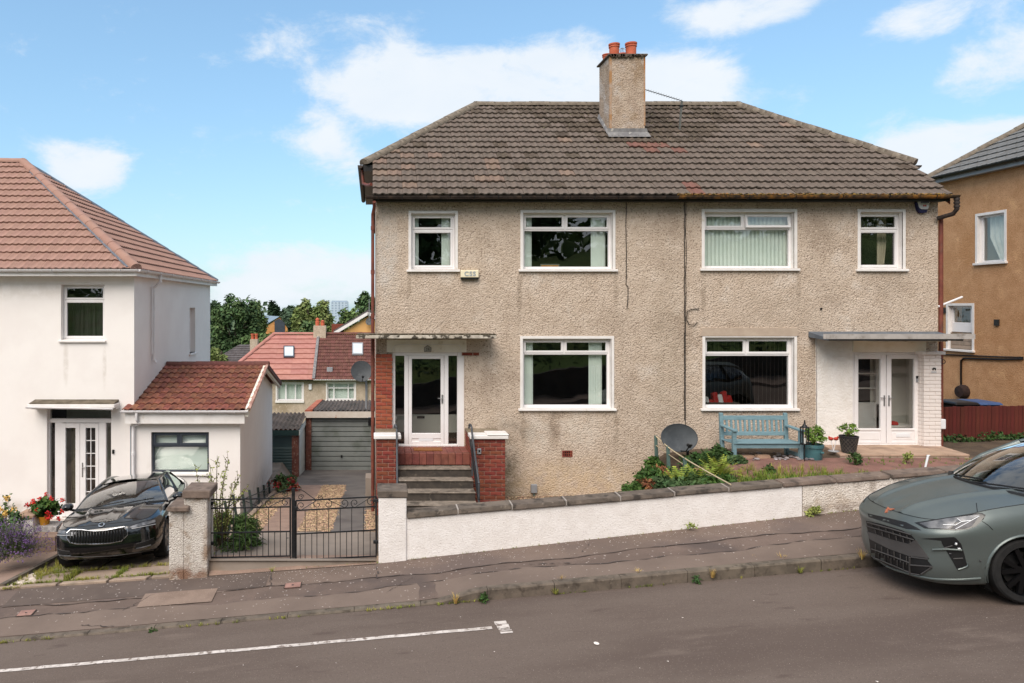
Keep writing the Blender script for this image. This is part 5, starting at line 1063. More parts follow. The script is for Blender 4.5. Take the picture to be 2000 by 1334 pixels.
# wheelie bin behind it
for x0, mt, lab in ((13.3, 'plastic_black', 'dark wheelie bin beside the blue-lidded one behind the red fence'), (13.82, 'bin_blue', 'blue-lidded wheelie bin showing over the red fence')):
 bn = thing('wheelie_bin', (x0 + .28, 2.0, 1.3), lab, 'bin'); P = lambda a, b, y0, y1, z: [(x0 + a, y0, z), (x0 + b, y0, z), (x0 + b, y1, z), (x0 + a, y1, z)]
 MB().hexa(P(.07, .48, 1.75, 2.25, 1.35), P(.02, .53, 1.66, 2.34, 2.24)).build('body', MATS[mt], bn, bev=.02); MB().hexa(P(-.02, .57, 1.6, 2.38, 2.24), P(.02, .53, 1.66, 2.32, 2.3)).build('lid', MATS[mt], bn, bev=.02)
# ================================================================ behind: garage, shed, houses, towers
mk('brick_far', (128, 82, 70), (104, 64, 56), 6, .95, dirt=[((150, 124, 112), 14, .55, .66)]); ga = thing('garage', (-1.2, 13, -1.4), 'brick garage with grey ribbed up-and-over door and corrugated roof', 'garage')
GY = 11.0; g0, g1 = PXX(608, 26), PXX(727, 26) + .1; gz0, gz1 = -1.4, PZ(815, 26)
m = MB(); m.box(PXX(597, 26), g0, GY, GY + .3, gz0 - .2, gz1); m.box(g1, g1 + .3, GY, GY + .3, gz0 - .2, gz1); m.box(PXX(597, 26), PXX(597, 26) + .2, GY + .31, GY + 5, gz0 - .2, gz1 - .2); m.box(g1 + .1, g1 + .3, GY + .31, GY + 5, gz0 - .2, gz1 - .2); m.box(PXX(597, 26) + .2, g1 + .1, GY + 4.8, GY + 5, gz0, gz1 - .2)
m.build('wall', MATS['brick_far'], ga)
dd = MB().box(g0, g1, GY + .1, GY + .14, gz0, gz1).build('door', MATS['door_grey'], ga); n = 11
for i in range(n):
 z = gz0 + (gz1 - gz0) * i / n; MB().hexa([(g0, GY + .1, z + .008), (g1, GY + .1, z + .008), (g1, GY + .1, z + (gz1 - gz0) / n - .008), (g0, GY + .1, z + (gz1 - gz0) / n - .008)], [(g0, GY + .06, z + .022), (g1, GY + .06, z + .022), (g1, GY + .06, z + (gz1 - gz0) / n - .02), (g0, GY + .06, z + (gz1 - gz0) / n - .02)]).build('panel', MATS['door_grey'], dd)
m = MB(); m.box(PXX(667, 26) - .03, PXX(667, 26) + .03, GY + .02, GY + .06, PZ(891, 26) - .05, PZ(891, 26) + .03); m.build('handle', MATS['plastic_black'], dd)
MB().box(PXX(596, 26), g1 + .3, GY - .12, GY - .08, gz1, PZ(803, 26)).build('fascia', MATS['rust_white'], ga)
def corr(x0, x1, y0, y1, z0, z1, per, amp, nx=6):
 m = MB(); n = int((x1 - x0) / per * nx); m.grid([[(x0 + (x1 - x0) * i / n, y, z + amp * math.sin(2 * math.pi * i / nx)) for i in range(n + 1)] for y, z in ((y0, z0), (y1, z1))]); return m
corr(PXX(597, 26) + .25, g1 + .3, GY - .1, GY + 5.4, PZ(803, 26) + .03, .45, .15, .03).build('roof', MATS['asbestos'], ga, smooth=60)
m = MB(); m.hexa([(PXX(597, 26) - .02, GY - .1, .72), (PXX(597, 26) + .25, GY - .1, .72), (PXX(597, 26) + .25, GY + 5.4, .4), (PXX(597, 26) - .02, GY + 5.4, .4)], [(PXX(597, 26) - .02, GY - .1, .8), (PXX(597, 26) + .25, GY - .1, .84), (PXX(597, 26) + .25, GY + 5.4, .5), (PXX(597, 26) - .02, GY + 5.4, .46)]); m.build('verge', mk('verge_orange', (190, 112, 84), (160, 88, 66), 3, .9), ga)
MB().box(PXX(719, 24), PXX(727, 24) + .2, 9, 9.12, PZ(832, 24), PZ(816, 24)).build('floodlight', MATS['plastic_black'], ga, bev=.01)
sh = thing('shed', (-3.4, 9.3, -1.2), 'small shed with green roller shutter and corrugated roof beside the garage', 'shed')
SD = 23.8; s0, s1, s2 = PXX(520, SD), PXX(570, SD), PXX(583, SD); SY = SD - 15
m = MB(); m.box(s1, s2, SY, SY + .25, -1.5, PZ(850, SD)); m.build('brick_pier', MATS['brick_far'], sh); MB().box(s2 - .12, s2, SY + .26, SY + 2.6, -1.5, PZ(852, SD)).build('wall', MATS['curtain_white'], sh); MB().box(s0 - .5, s2 - .13, SY + 2.5, SY + 2.6, -1.5, PZ(852, SD)).build('wall', MATS['brick_dark'], sh)
ro = MB().box(s0 - .4, s1, SY + .1, SY + .14, -1.5, PZ(850, SD)).build('shutter', MATS['shutter_green'], sh)
me = MB().hexa([(s0 - .4, SY + .1, 0), (s1, SY + .1, 0), (s1, SY + .1, .085), (s0 - .4, SY + .1, .085)], [(s0 - .4, SY + .08, .012), (s1, SY + .08, .012), (s1, SY + .08, .06), (s0 - .4, SY + .08, .06)]).mesh('slat', MATS['shutter_green'])
for i in range(14): o = link('slat', me, ro); o.location.z = -1.42 + .0925 * i
MB().box(s0 - .45, s2 + .02, SY - .08, SY - .04, PZ(850, SD), PZ(840, SD)).build('fascia', MATS['fascia_green'], sh); MB().box(s2 + .02, s2 + .05, SY - .05, SY + 2.7, PZ(850, SD), PZ(840, SD)).build('bargeboard', MATS['curtain_white'], sh)
corr(s0 - .45, s2 + .05, SY - .06, SY + 2.8, PZ(838, SD), PZ(838, SD) + .12, .15, .03).build('roof', MATS['asbestos'], sh, smooth=60)
# satellite dish on a pole by the garage
def dish(root, c, r, rz, aim, mat, ell=1.0, arm=True):
 m = MB(); rows = []
 for k in range(7):
  q = k / 6; rows.append([(math.cos(t) * r * q, -(.16 * r) * (1 - q * q) * -1, math.sin(t) * r * q * ell) for t in [2 * math.pi * e / 28 for e in range(29)]])
 M_ = Matrix.Translation(c) @ Matrix.Rotation(rz, 4, 'Z') @ Matrix.Rotation(-aim, 4, 'X')
 m.grid(rows); b = MB().add([M_ @ Vector(p) for p in m.v], m.f); b.tube([M_ @ Vector(p) for p in rows[-1]], .008, 5, cap=False); b.build('reflector', MATS[mat], root, smooth=50, fix=False)
 if arm:
  q = MB(); q.tube([M_ @ Vector(p) for p in ((0, .12 * r, -r * ell * .9), (0, -r * .5, -r * ell * 1.02), (0, -r * .95, -r * ell * .72))], .012, 6); q.build('feed_arm', MATS['dark_metal'], root)
  q = MB(); q.tube([M_ @ Vector(p) for p in ((0, -r * 1.0, -r * ell * .74), (0, -r * .8, -r * ell * .6))], [.035, .028], 10); q.tube([M_ @ Vector(p) for p in ((-.05, -r * .97, -r * ell * .66), (.05, -r * .97, -r * ell * .66))], .02, 8); q.build('receiver', MATS['plastic_black'], root)
 q = MB(); q.tube([M_ @ Vector((0, .17 * r, 0)), M_ @ Vector((0, .3, -.05))], .03, 8); q.build('bracket', MATS['dark_metal'], root); return M_
dx, dyy = PXX(706, 26.5), 11.5
ds = thing('satellite_dish', (PXX(715, 26.8), 11.8, .55), 'round grey satellite dish on a pole above the garage roof', 'satellite dish')
dish(ds, (dx, dyy, PZ(725, 26.5)), .38, R(8), R(14), 'dish_grey')
m = MB(); m.tube([(PXX(715, 26.8), 11.8, .4), (PXX(715, 26.8), 11.8, PZ(735, 26.8)), (dx, 11.8, PZ(727, 26.8))], .03, 8); m.build('pole', MATS['plastic_grey'], ds, smooth=40)
# semi-detached house down the slope behind
BD = 46.0; BY = BD - 15
bh = thing('back_house', (-4, BY + 4, -5.6), 'beige semi-detached house behind the garage, roof half pink and half dark red', 'house')
b0, b1, bs, bs2 = PXX(430, BD), 4.0, PXX(613, BD), PXX(622, 50)
bez = PZ(740, BD); brz = PZ(652, 50); bry = 35.0
wl_ = (PXX(541, BD), PXX(591, BD), PZ(782, BD), PZ(749, BD)); wr_ = (PXX(639, BD), PXX(693, BD), PZ(781, BD), PZ(748, BD))
m = MB(); wall_holes(m, b0 + .3, b1, -5.8, bez, [wl_, wr_], BY, .2); m.poly([(b0 + .3, BY, -5.8), (b0 + .3, BY + 8, -5.8), (b0 + .3, BY + 8, bez), (b0 + .3, BY, bez)]); m.poly([(b1, BY, -5.8), (b1, BY + 8, -5.8), (b1, BY + 8, bez), (b1, BY, bez)])
m.build('wall', MATS['back_roughcast'], bh, fix=False); MB().poly([(b0, BY + 1.2, -5), (b1, BY + 1.2, -5), (b1, BY + 1.2, 0), (b0, BY + 1.2, 0)]).build('room', MATS['room_dark'], bh, fix=False)
for (a, b, c, d), tp in ((wl_, 0), (wr_, .3)):
 t = MB(); ring(t, a, b, c, d, BY + .08, BY + .14, .07)
 if tp: t.box(a + .07, b - .07, BY + .08, BY + .14, d - .36, d - .29); t.box(a + .38, a + .46, BY + .08, BY + .14, c + .07, d - .36); t.box(b - .46, b - .38, BY + .08, BY + .14, c + .07, d - .36); t.box((a + .42) - .03, (a + .42) + .03, BY + .08, BY + .14, d - .29, d - .07); t.box((b - .42) - .03, (b - .42) + .03, BY + .08, BY + .14, d - .29, d - .07)
 else: t.box(a + .5, a + .6, BY + .08, BY + .14, c + .07, d - .07); t.box(b - .5, b - .42, BY + .08, BY + .14, c + .07, d - .07)
 wo = t.build('window', MATS['upvc'], bh); MB().poly([(a, BY + .12, c), (b, BY + .12, c), (b, BY + .12, d), (a, BY + .12, d)]).build('pane', MATS['window_glass'], wo, fix=False); MB().poly([(a, BY + .3, c), (b, BY + .3, c), (b, BY + .3, d), (a, BY + .3, d)]).build('blind', MATS['blind_white'], wo, fix=False)
 MB().box(a - .1, b + .1, BY - .08, BY + .07, c - .14, c).build('sill', MATS['white_paint'], wo); t = MB(); ring(t, a - .08, b + .08, c, d + .08, BY - .02, BY + .01, (.08, .08, .002, .08)); t.build('surround', MATS['white_paint'], wo)
bl = PXX(535, 50); bey = BY - .3
P_ = lambda x, t: (x, bey + (bry - bey) * t, bez + (brz - bez) * t)
br = roof_shell(bh, [[P_(b0, 0), P_(bs, 0), P_(bs2, 1), P_(bl, 1)], [P_(bs, 0), P_(b1 + .3, 0), P_(b1 + .3, 1), P_(bs2, 1)], [P_(b0, 0), P_(bl, 1), (b0, 2 * bry - bey, bez)], [(b0, 2 * bry - bey, bez), P_(bl, 1), P_(b1, 1), (b1, 2 * bry - bey, bez)]], 'dark_red_tile'); br.location.z = -.06
bsl = math.hypot(bry - bey, brz - bez)
tile_plane(br, P_(b0, 0), (1, 0, 0), (0, bry - bey, brz - bez), [(0, 0), (bs - b0, 0), (bs2 - b0, bsl), (bl - b0, bsl)], 1.1, bsl / 9, [(0, 0), (.5, .002), (.997, 0)], lambda j, i, r: 'pink_tile', 60, jit=.002, lift=.07, thick=.06, seed=3)
tile_plane(br, P_(bs, 0), (1, 0, 0), (0, bry - bey, brz - bez), [(0, 0), (b1 + .3 - bs, 0), (b1 + .3 - bs, bsl), (bs2 - bs, bsl)], .3, bsl / 14, PAN, lambda j, i, r: 'dark_red_tile', 0, jit=.006, lift=.05, thick=.04, seed=3)
MB().bar(Vector(P_(bs, 0)) + Vector((0, 0, .1)), Vector(P_(bs2, 1)) + Vector((0, 0, .1)), .18, .1).build('party_ridge', MATS['lead'], br)
ridge_run(br, Vector(P_(b0, 0)) + Vector((0, 0, .1)), Vector(P_(bl, 1)) + Vector((0, 0, .08)), .14, 'pink_tile', seg=.9); ridge_run(br, Vector(P_(bl, 1)) + Vector((0, 0, .08)), Vector(P_(bs2, 1)) + Vector((0, 0, .08)), .14, 'pink_tile', seg=.9); ridge_run(br, Vector(P_(bs2, 1)) + Vector((0, 0, .08)), Vector(P_(b1, 1)) + Vector((0, 0, .08)), .14, 'dark_red_tile', seg=.6)
mk('skylight_glass', (206, 214, 220), (190, 200, 208), 1, .15, spec=.6)
for a, b, c, d, fr_ in ((554, 575, 699, 677, 'anthracite'), (688, 709, 694, 671, 'plastic_grey')):
 tq = lambda py: (lambda t: t)((lambda A, B: ((PZ(py, 46) - 0) and (PY0 - py) / F))(0, 0))
 def on(px, py):
  k = (PY0 - py) / F; t = (CZ + k * (bey + 15) - bez) / ((brz - bez) - k * (bry - bey)); y = bey + (bry - bey) * t; return Vector((PXX(px, y + 15), y, bez + (brz - bez) * t))
 nn = Vector((0, -(brz - bez), bry - bey)).normalized(); q = [on(a, c), on(b, c), on(b, d), on(a, d)]; s = MB().hexa([p for p in q], [p + nn * .16 for p in q]).build('skylight', MATS[fr_], br)
 ce = sum(q, Vector()) / 4; MB().poly([ce + (p - ce) * .8 + nn * .165 for p in q]).build('pane', MATS['skylight_glass'], s, fix=False)
p = on(644, 723); MB().obox(p + Vector((0, 0, .1)), (.18, 0, 0), (0, .15, .0), (0, 0, .14)).build('roof_vent', MATS['plastic_grey'], br)
gutter(bh, (b0, bey - .08, bez), (bs, bey - .08, bez), .07, 'plastic_black'); gutter(bh, (bs, bey - .08, bez), (b1, bey - .08, bez), .07, 'white_pipe')
cp = PXX(625, 50); c_ = MB().box(PXX(613, 50), PXX(637, 50), bry - .4, bry + .4, brz - .4, PZ(636, 50)).build('chimney', MATS['back_roughcast'], bh)
m = MB()
for x, h_ in ((PXX(620, 50), .55), (PXX(630, 50), .38)): m.lathe([(.13, 0), (.15, h_ * .5), (.11, h_ * .55), (.15, h_ * .8), (.02, h_)], (x, bry, PZ(636, 50)), 12)
m.build('chimney_pot', MATS['terracotta_pot'], c_, smooth=40)
MB().box(PXX(603, 46), PXX(609, 46), BY - .1, BY, PZ(761, 46), PZ(750, 46)).build('alarm_box', MATS['plastic_white'], bh, bev=.02)
m = MB(); m.tube([(PXX(716, 46), BY - .1, bez), (PXX(716, 46), BY - .1, -5.5)], .06, 6); m.build('downpipe', MATS['plastic_grey'], bh)
# grey-roofed house further left, blue-roofed timber house, orange gable, tower blocks
gh = thing('grey_roofed_house', (PXX(455, 62), 50, -4), 'house with slate-grey hipped roof and orange chimney pots between the white house and trees', 'house')
p = lambda px, py, d: Vector((PXX(px, d), d - 15, PZ(py, d)))
a, b, c, d = p(400, 712, 60), p(520, 712, 60), p(520, 672, 64), p(468, 672, 64)
rr = roof_shell(gh, [[a, b, c, d], [a, d, Vector((a.x, a.y + 8, a.z))]], 'slate_tile'); rr.location.z = -.05
ll = (d - Vector((d.x, a.y, a.z))).length; tile_plane(rr, a, (1, 0, 0), (0, d.y - a.y, d.z - a.z), [(0, 0), (b.x - a.x, 0), (b.x - a.x, ll), (d.x - a.x, ll)], .35, ll / 9, FLAT, lambda j, i, r: 'slate_tile', 0, lift=.06, thick=.05)
MB().box(a.x + .4, b.x, a.y + .4, a.y + 7, -6, a.z).build('wall', MATS['back_roughcast'], gh)
q = p(497, 660, 62); c_ = MB().box(q.x - .32, q.x + .32, q.y - .4, q.y + .4, q.z - 2.2, q.z - .1).build('chimney', MATS['back_roughcast'], gh); m = MB()
for s_ in (-.16, .16): m.lathe([(.13, -.1), (.13, .2), (.16, .25), (.16, .36)], (q.x + s_, q.y, q.z), 12)
m.build('chimney_pot', MATS['terracotta_pot'], c_, smooth=40)
th = thing('timber_house', (PXX(540, 90), 78, -5), 'house with pale blue-grey roof and dark gable window among the trees', 'house')
A, B_, Cc = p(514, 637, 88), p(546, 618, 88), p(566, 640, 88); dep = Vector((-2.6, 8, 0))
MB().poly([A, B_, B_ + dep, A + dep]).build('roof', MATS['roof_blue'], th, fix=False); MB().poly([B_, Cc, Cc + dep, B_ + dep]).build('roof', MATS['roof_blue'], th, fix=False)
w = MB().poly([A + Vector((.3, .2, -.1)), B_ + Vector((0, .2, -.1)), Cc + Vector((-.3, .2, -.1)), Vector((Cc.x - .3, A.y + .2, -6)), Vector((A.x + .3, A.y + .2, -6))]).build('wall', MATS['timber_orange'], th, fix=False)
a = p(536, 632, 88); m = MB(); m.poly([(a.x, a.y + .1, a.z - 2), (p(556, 640, 88).x, a.y + .1, a.z - 2), (p(556, 632, 88).x, a.y + .1, p(556, 631, 88).z), (B_.x, a.y + .1, B_.z - .25), (a.x, a.y + .1, p(536, 627, 88).z)]); m.build('gable_window', MATS['anthracite'], th, fix=False)
og = thing('orange_gable_house', (PXX(715, 66), 56, -5), 'orange rendered gable end with dark roof and brick chimney behind the red roofs', 'house')
A, B_, Cc = p(652, 651, 66), p(719, 611, 66), p(786, 651, 66)
MB().poly([A + Vector((.3, 0, -.2)), B_ + Vector((0, 0, -.3)), Cc + Vector((-.3, 0, -.2)), Vector((Cc.x - .3, Cc.y, -6)), Vector((A.x + .3, A.y, -6))]).build('wall', MATS['render_orange'], og, fix=False)
for u, v_ in ((A, B_), (Cc, B_)):
 e = Vector((0, 9, 0)); n_ = Vector((0, -.35, 0)); MB().hexa([u + n_, v_ + n_, v_ + e, u + e], [q_ + Vector((0, 0, .28)) for q_ in (u + n_, v_ + n_, v_ + e, u + e)]).build('roof', MATS['slate_tile'], og); MB().bar(u + n_ * 1.1 + Vector((0, 0, -.02)), v_ + n_ * 1.1 + Vector((0, 0, -.02)), .06, .26, up=(0, 0, 1)).build('bargeboard', MATS['white_paint'], og)
q = p(659, 640, 70); MB().box(q.x - .55, q.x + .6, q.y, q.y + .8, q.z - 2, PZ(633, 70)).build('chimney', MATS['brick_dark'], og)
q = p(721, 628, 65.4); dsm = thing('satellite_dish', (q.x, q.y, q.z - .4), 'small grey satellite dish fixed to the orange gable end', 'satellite dish'); dish(dsm, q, .33, R(-20), R(14), 'dish_grey')
m = MB(); m.tube([(q.x, q.y + .1, q.z - .1), (q.x, q.y + .1, q.z + 2.0)], .03, 5); m.build('mast', MATS['plastic_grey'], dsm)
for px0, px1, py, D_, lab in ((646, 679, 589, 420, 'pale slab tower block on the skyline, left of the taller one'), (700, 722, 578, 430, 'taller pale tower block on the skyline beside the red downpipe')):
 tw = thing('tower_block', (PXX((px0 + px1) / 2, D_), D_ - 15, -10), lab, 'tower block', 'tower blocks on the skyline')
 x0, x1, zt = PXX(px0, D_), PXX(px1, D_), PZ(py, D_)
 MB().box(x0, x1, D_ - 15, D_ - 3, -14, zt).build('wall', MATS['tower_hazed'], tw); MB().box(x0 + .5, x1 - .5, D_ - 14.5, D_ - 5, zt, zt + .5).build('parapet', MATS['tower_window'], tw)
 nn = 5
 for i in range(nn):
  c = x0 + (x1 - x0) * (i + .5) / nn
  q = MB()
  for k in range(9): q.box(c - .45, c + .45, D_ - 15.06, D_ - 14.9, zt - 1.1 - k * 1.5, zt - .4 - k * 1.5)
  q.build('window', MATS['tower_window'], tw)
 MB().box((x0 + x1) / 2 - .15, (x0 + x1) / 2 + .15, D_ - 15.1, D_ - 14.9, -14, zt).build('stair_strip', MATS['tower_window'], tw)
# ================================================================ white garden wall with pillar and copings
rg = random.Random(44)
FW = -3.4                                            # street face
wallt = thing('garden_wall', (3.5, -3.3, .6), 'white harled garden wall with dark coping stones and end pillar, rising up the street', 'wall')
PXL, PXR = PXX(739.5, 11.6), PXX(794, 11.6)
CT = lambda x: ser(x, [.5, 7.5, 13], [.088, .062, .06])
def wall_run(root, x0, x1, mat, top=lambda x: coping_z(x) - CT(x), n=24):
 m = MB(); xs = [x0 + (x1 - x0) * i / n for i in range(n + 1)]
 m.grid([[(x, y, z(x)) for x in xs] for y, z in ((FW, lambda x: wall_foot(x) - .12), (FW, top), (FW + .22, top), (FW + .22, lambda x: wall_foot(x) - .4))]); m.poly([(x0, FW, wall_foot(x0) - .1), (x0, FW, top(x0)), (x0, FW + .22, top(x0)), (x0, FW + .22, wall_foot(x0) - .1)]); m.poly([(x1, FW, wall_foot(x1) - .1), (x1, FW, top(x1)), (x1, FW + .22, top(x1)), (x1, FW + .22, wall_foot(x1) - .1)])
 return m.build('wall_body', MATS[mat], root, fix=False)
JX = PXX(1567, 11.6)
wall_run(wallt, PXR - .01, JX - .006, 'white_harl')
MB().box(PXL, PXR, FW - .03, FW + .4, wall_foot(PXL) - .1, PZ(972, 11.57)).build('pillar', MATS['white_harl'], wallt, bev=.012)
MB().hexa([(PXL - .02, FW - .05, PZ(972, 11.57)), (PXR + .02, FW - .05, PZ(972, 11.57)), (PXR + .02, FW + .42, PZ(972, 11.57)), (PXL - .02, FW + .42, PZ(972, 11.57))], [(PXL - .02, FW - .05, PZ(958.5, 11.57)), (PXR + .02, FW - .05, PZ(958.5, 11.57)), (PXR + .02, FW + .42, PZ(957, 11.57)), (PXL - .02, FW + .42, PZ(957, 11.57))]).build('pillar_cap', MATS['coping'], wallt, bev=.012)
wall2 = thing('garden_wall', (9.5, -3.3, 1.2), 'weathered off-white roughcast garden wall continuing uphill behind the grey car', 'wall')
wall_run(wall2, JX + .006, 12.5, 'dirty_white_roughcast')
m = MB(); m.box(JX - .012, JX + .012, FW + .012, FW + .2, wall_foot(JX) - .1, coping_z(JX) - .12); m.build('movement_joint', MATS['crack'], wall2)
st_ = 105.5 * 11.6 / F; x = PXX(895, 11.55) - st_; k = 0
x = PXR
nxt = PXX(895, 11.55)
while x < 12.4:
 x1 = min(nxt, 12.5); dz = rg.uniform(-.006, .006); root = wallt if x < JX - .3 else wall2; mt = 'coping' if x < 6.0 else 'coping_brown'; s0, s1 = coping_z(x), coping_z(x1)
 y0, y1 = FW - .04 + rg.uniform(-.005, .005), FW + .245; ta, tb_ = CT(x), CT(x1)
 g = .006
 lo = [(x + g, y0, s0 - ta + dz), (x1 - g, y0, s1 - tb_ + dz), (x1 - g, y1, s1 - tb_ + dz), (x + g, y1, s0 - ta + dz)]; hi = [(x + g, y0 + .01, s0 - .008 + dz), (x1 - g, y0 + .01, s1 - .008 + dz), (x1 - g, y1, s1 + .004 + dz), (x + g, y1, s0 + .004 + dz)]
 MB().hexa(lo, hi).build('coping_stone', MATS[mt], root, bev=.012, seg=2)
 if x < 5: MB().hexa([(x1 - g, y0 + .006, s1 - tb_), (x1 + g, y0 + .006, s1 - tb_), (x1 + g, y1 - .01, s1 - tb_), (x1 - g, y1 - .01, s1 - tb_)], [(x1 - g - .006, y0 + .008, s1 - .005), (x1 + g + .006, y0 + .008, s1 - .005), (x1 + g + .006, y1 - .01, s1 + .006), (x1 - g - .006, y1 - .01, s1 + .006)]).build('joint', MATS['joint_mortar'], root)
 x = x1; nxt = x1 + st_
m = MB(); sx = PXX(1672, 11.6)
# ================================================================ grey roughcast gate pillar on the left, in two steps
gp = thing('gate_pillar', (-2.9, -3.2, .2), 'stepped grey roughcast gate pillar with flat stone caps between the two driveways', 'gate pillar')
p0, p1, p2, p3 = PXX(330, 11.5), PXX(372, 11.5), PXX(405, 11.5), PXX(331, 11.5)
zt1, zt2 = PZ(972, 11.5), PZ(1000, 11.4)
MB().box(PXX(359, 11.5), p2, -3.5, -3.06, 0, zt1).build('shaft', MATS['pillar_roughcast'], gp, bev=.012); MB().box(p0, PXX(359, 11.5) - .001, -3.5, -3.08, -.02, zt2).build('shaft', MATS['pillar_roughcast'], gp, bev=.012)
MB().box(PXX(356, 11.45), PXX(411, 11.45), -3.56, -3.0, zt1, PZ(958, 11.45)).build('cap', MATS['coping_brown'], gp, bev=.014); MB().box(PXX(326, 11.4), PXX(368, 11.4), -3.6, -3.02, zt2, PZ(990, 11.4)).build('cap', MATS['coping_brown'], gp, bev=.014)
# ================================================================ wrought iron double gate
GYY = -3.24; GD = GYY + 15
def gx2(px): return PXX(px, GD)
def gz2(py): return PZ(py, GD)
def spiral(c, r0, turns, a0, sg, n=22): return [(c[0] + sg * r0 * (1 - .82 * k / n) * math.cos(a0 + turns * 6.283 * k / n), GYY, c[1] + r0 * (1 - .82 * k / n) * math.sin(a0 + turns * 6.283 * k / n)) for k in range(n + 1)]
def gate(name_label, xa, xb, zt, z2, zm, zb, hinge_left, long_px, short_px, tilt):
 g = thing('gate', (xa if hinge_left else xb, GYY, zb), name_label, 'gate', 'wrought iron double gate leaves'); T = lambda x, z: z + (x - xa) * tilt
 t = .011; m = MB()
 for z in (zt, z2, zm, zb): m.bar((xa, GYY, T(xa, z)), (xb, GYY, T(xb, z)), .012, .022)
 m.build('rail', MATS['black_iron'], g)
 for x in (xa, xb): MB().bar((x, GYY, T(x, zb)), (x, GYY, T(x, zt) + .0), .026, .026).build('stile', MATS['black_iron'], g)
 me = None
 for px in long_px: x = gx2(px); MB().bar((x, GYY - .001, T(x, zb)), (x, GYY - .001, T(x, z2)), t, t).build('bar', MATS['black_iron'], g)
 for px in short_px: x = gx2(px); MB().bar((x, GYY - .001, T(x, zb)), (x, GYY - .001, T(x, zm)), t, t).build('bar', MATS['black_iron'], g)
 L_ = xb - xa; hgt = zt - z2; r = hgt * .46; zc = (zt + z2) / 2
 def S(u0, u1, flip):
  xa_, xb_ = xa + L_ * u0, xa + L_ * u1; q = MB()
  a = spiral((xa_ + r, T(xa_, zc)), r, 1.15, math.pi * (.5 if not flip else -.5), -1); b = spiral((xb_ - r, T(xb_, zc)), r, 1.15, math.pi * (-.5 if not flip else .5), 1)
  q.tube([Vector(v) for v in reversed(a)] + [Vector(v) for v in b], .0065, 5); q.build('scroll', MATS['black_iron'], g, smooth=60)
 for i in range(3): S(i / 3 + .01, (i + 1) / 3 - .01, i % 2 == 0)
 # pediment rising to the meeting stile
 q = MB(); xm = xb if hinge_left else xa; sg = -1 if hinge_left else 1; zp = gz2(955)
 pts = crom([(xm + sg * .0, GYY, zp), (xm + sg * .1, GYY, zp - .02), (xm + sg * .27, GYY, T(xm, zt) + .05), (xm + sg * .36, GYY, T(xm, zt) + .004)], 6); q.tube(pts, .0065, 5)
 q.tube([(xm + sg * (.08 + .05 * (1 - .7 * k / 18) * math.cos(1.3 * 6.28 * k / 18)), GYY, T(xm, zt) + .055 + .05 * (1 - .7 * k / 18) * math.sin(1.3 * 6.28 * k / 18)) for k in range(19)], .006, 5)
 q.tube([(xm + sg * (.40 + .045 * (1 - .7 * k / 18) * math.cos(1.3 * 6.28 * k / 18 + 2)), GYY, T(xm, zt) + .05 + .045 * (1 - .7 * k / 18) * math.sin(1.3 * 6.28 * k / 18 + 2)) for k in range(19)], .006, 5)
 q.build('pediment', MATS['black_iron'], g, smooth=60)
 for z in (zt - .06, zb + .23): x = xa if hinge_left else xb; MB().box(x - .05, x + .05, GYY - .025, GYY + .025, T(x, z) - .025, T(x, z) + .025).build('hinge', MATS['black_iron'], g, bev=.006)
 return g
g1 = gate('left leaf of black wrought iron gate, hung on the grey roughcast pillar', gx2(411), gx2(567), gz2(976), gz2(993), gz2(1041), gz2(1089), True, [434, 456, 479.4, 502, 524.4, 547.6], [422, 445, 468, 490.6, 513.4, 536.6, 559.4], .02)
MB().box(gx2(570), gx2(576.5), GYY - .03, GYY - .012, gz2(1088), gz2(953)).build('meeting_stile', MATS['black_iron'], g1); m = MB(); m.tube([(gx2(567.5), GYY - .02, gz2(1103)), (gx2(567.5), GYY - .02, gz2(1050)), (gx2(560), GYY - .02, gz2(1050))], .008, 6); m.build('drop_bolt', MATS['black_iron'], g1); MB().box(gx2(575), gx2(582), GYY - .035, GYY, gz2(995), gz2(989)).build('latch', MATS['black_iron'], g1, bev=.004)
g2 = gate('right leaf of black wrought iron gate, hung on the white pillar', gx2(578), gx2(735), gz2(978), gz2(997), gz2(1043), gz2(1094), False, [596, 619, 642, 664.5, 687, 710], [586.5, 609, 632, 655, 677, 699.5, 723], .05)
# ================================================================ driveway of the pebble-dashed house
def drp(x, y, h): return (x, y, drive_z(y) + h)
def sheet(name, xa, xb, ya, yb, h, mat, parent=None, n=14, ragged=0, kind='structure'):
 m = MB(); r_ = random.Random(int(abs(xa * 100) + 7)); ys = [ya + (yb - ya) * i / n for i in range(n + 1)]
 m.grid([[drp(xa + r_.uniform(-ragged, ragged), y, h), drp((xa + xb) / 2, y, h), drp(xb + r_.uniform(-ragged, ragged), y, h)] for y in ys]); o = m.build(name, MATS[mat], parent, smooth=60)
 if parent is None: struct(o)
 return o
dv = sheet('driveway', -2.62, .05, -3.41, -.9, .006, 'concrete', n=8)
m = MB(); m.grid([[(x, y, (drive_z(y) if y > -3.4 else pave_z(x, y)) + .012) for x in (-2.6, -1.2, .06)] for y in (-3.46, -3.2, -3.02)]); m.build('threshold_slab', MATS['slab_brown'], dv)
sheet('wheel_track', -2.2, -1.46, -.9, 6.6, .012, 'slab_brown', dv, ragged=.02); sheet('wheel_track', -.8, -.14, -.9, 6.6, .012, 'concrete_dark', dv, ragged=.02); sheet('apron', -2.62, .05, 6.6, 11.3, .012, 'concrete_dark', dv)
sheet('gravel_bed', -2.6, .06, -.9, 6.6, .004, 'gravel_bed', dv)
gm = MB(); rg = random.Random(77)
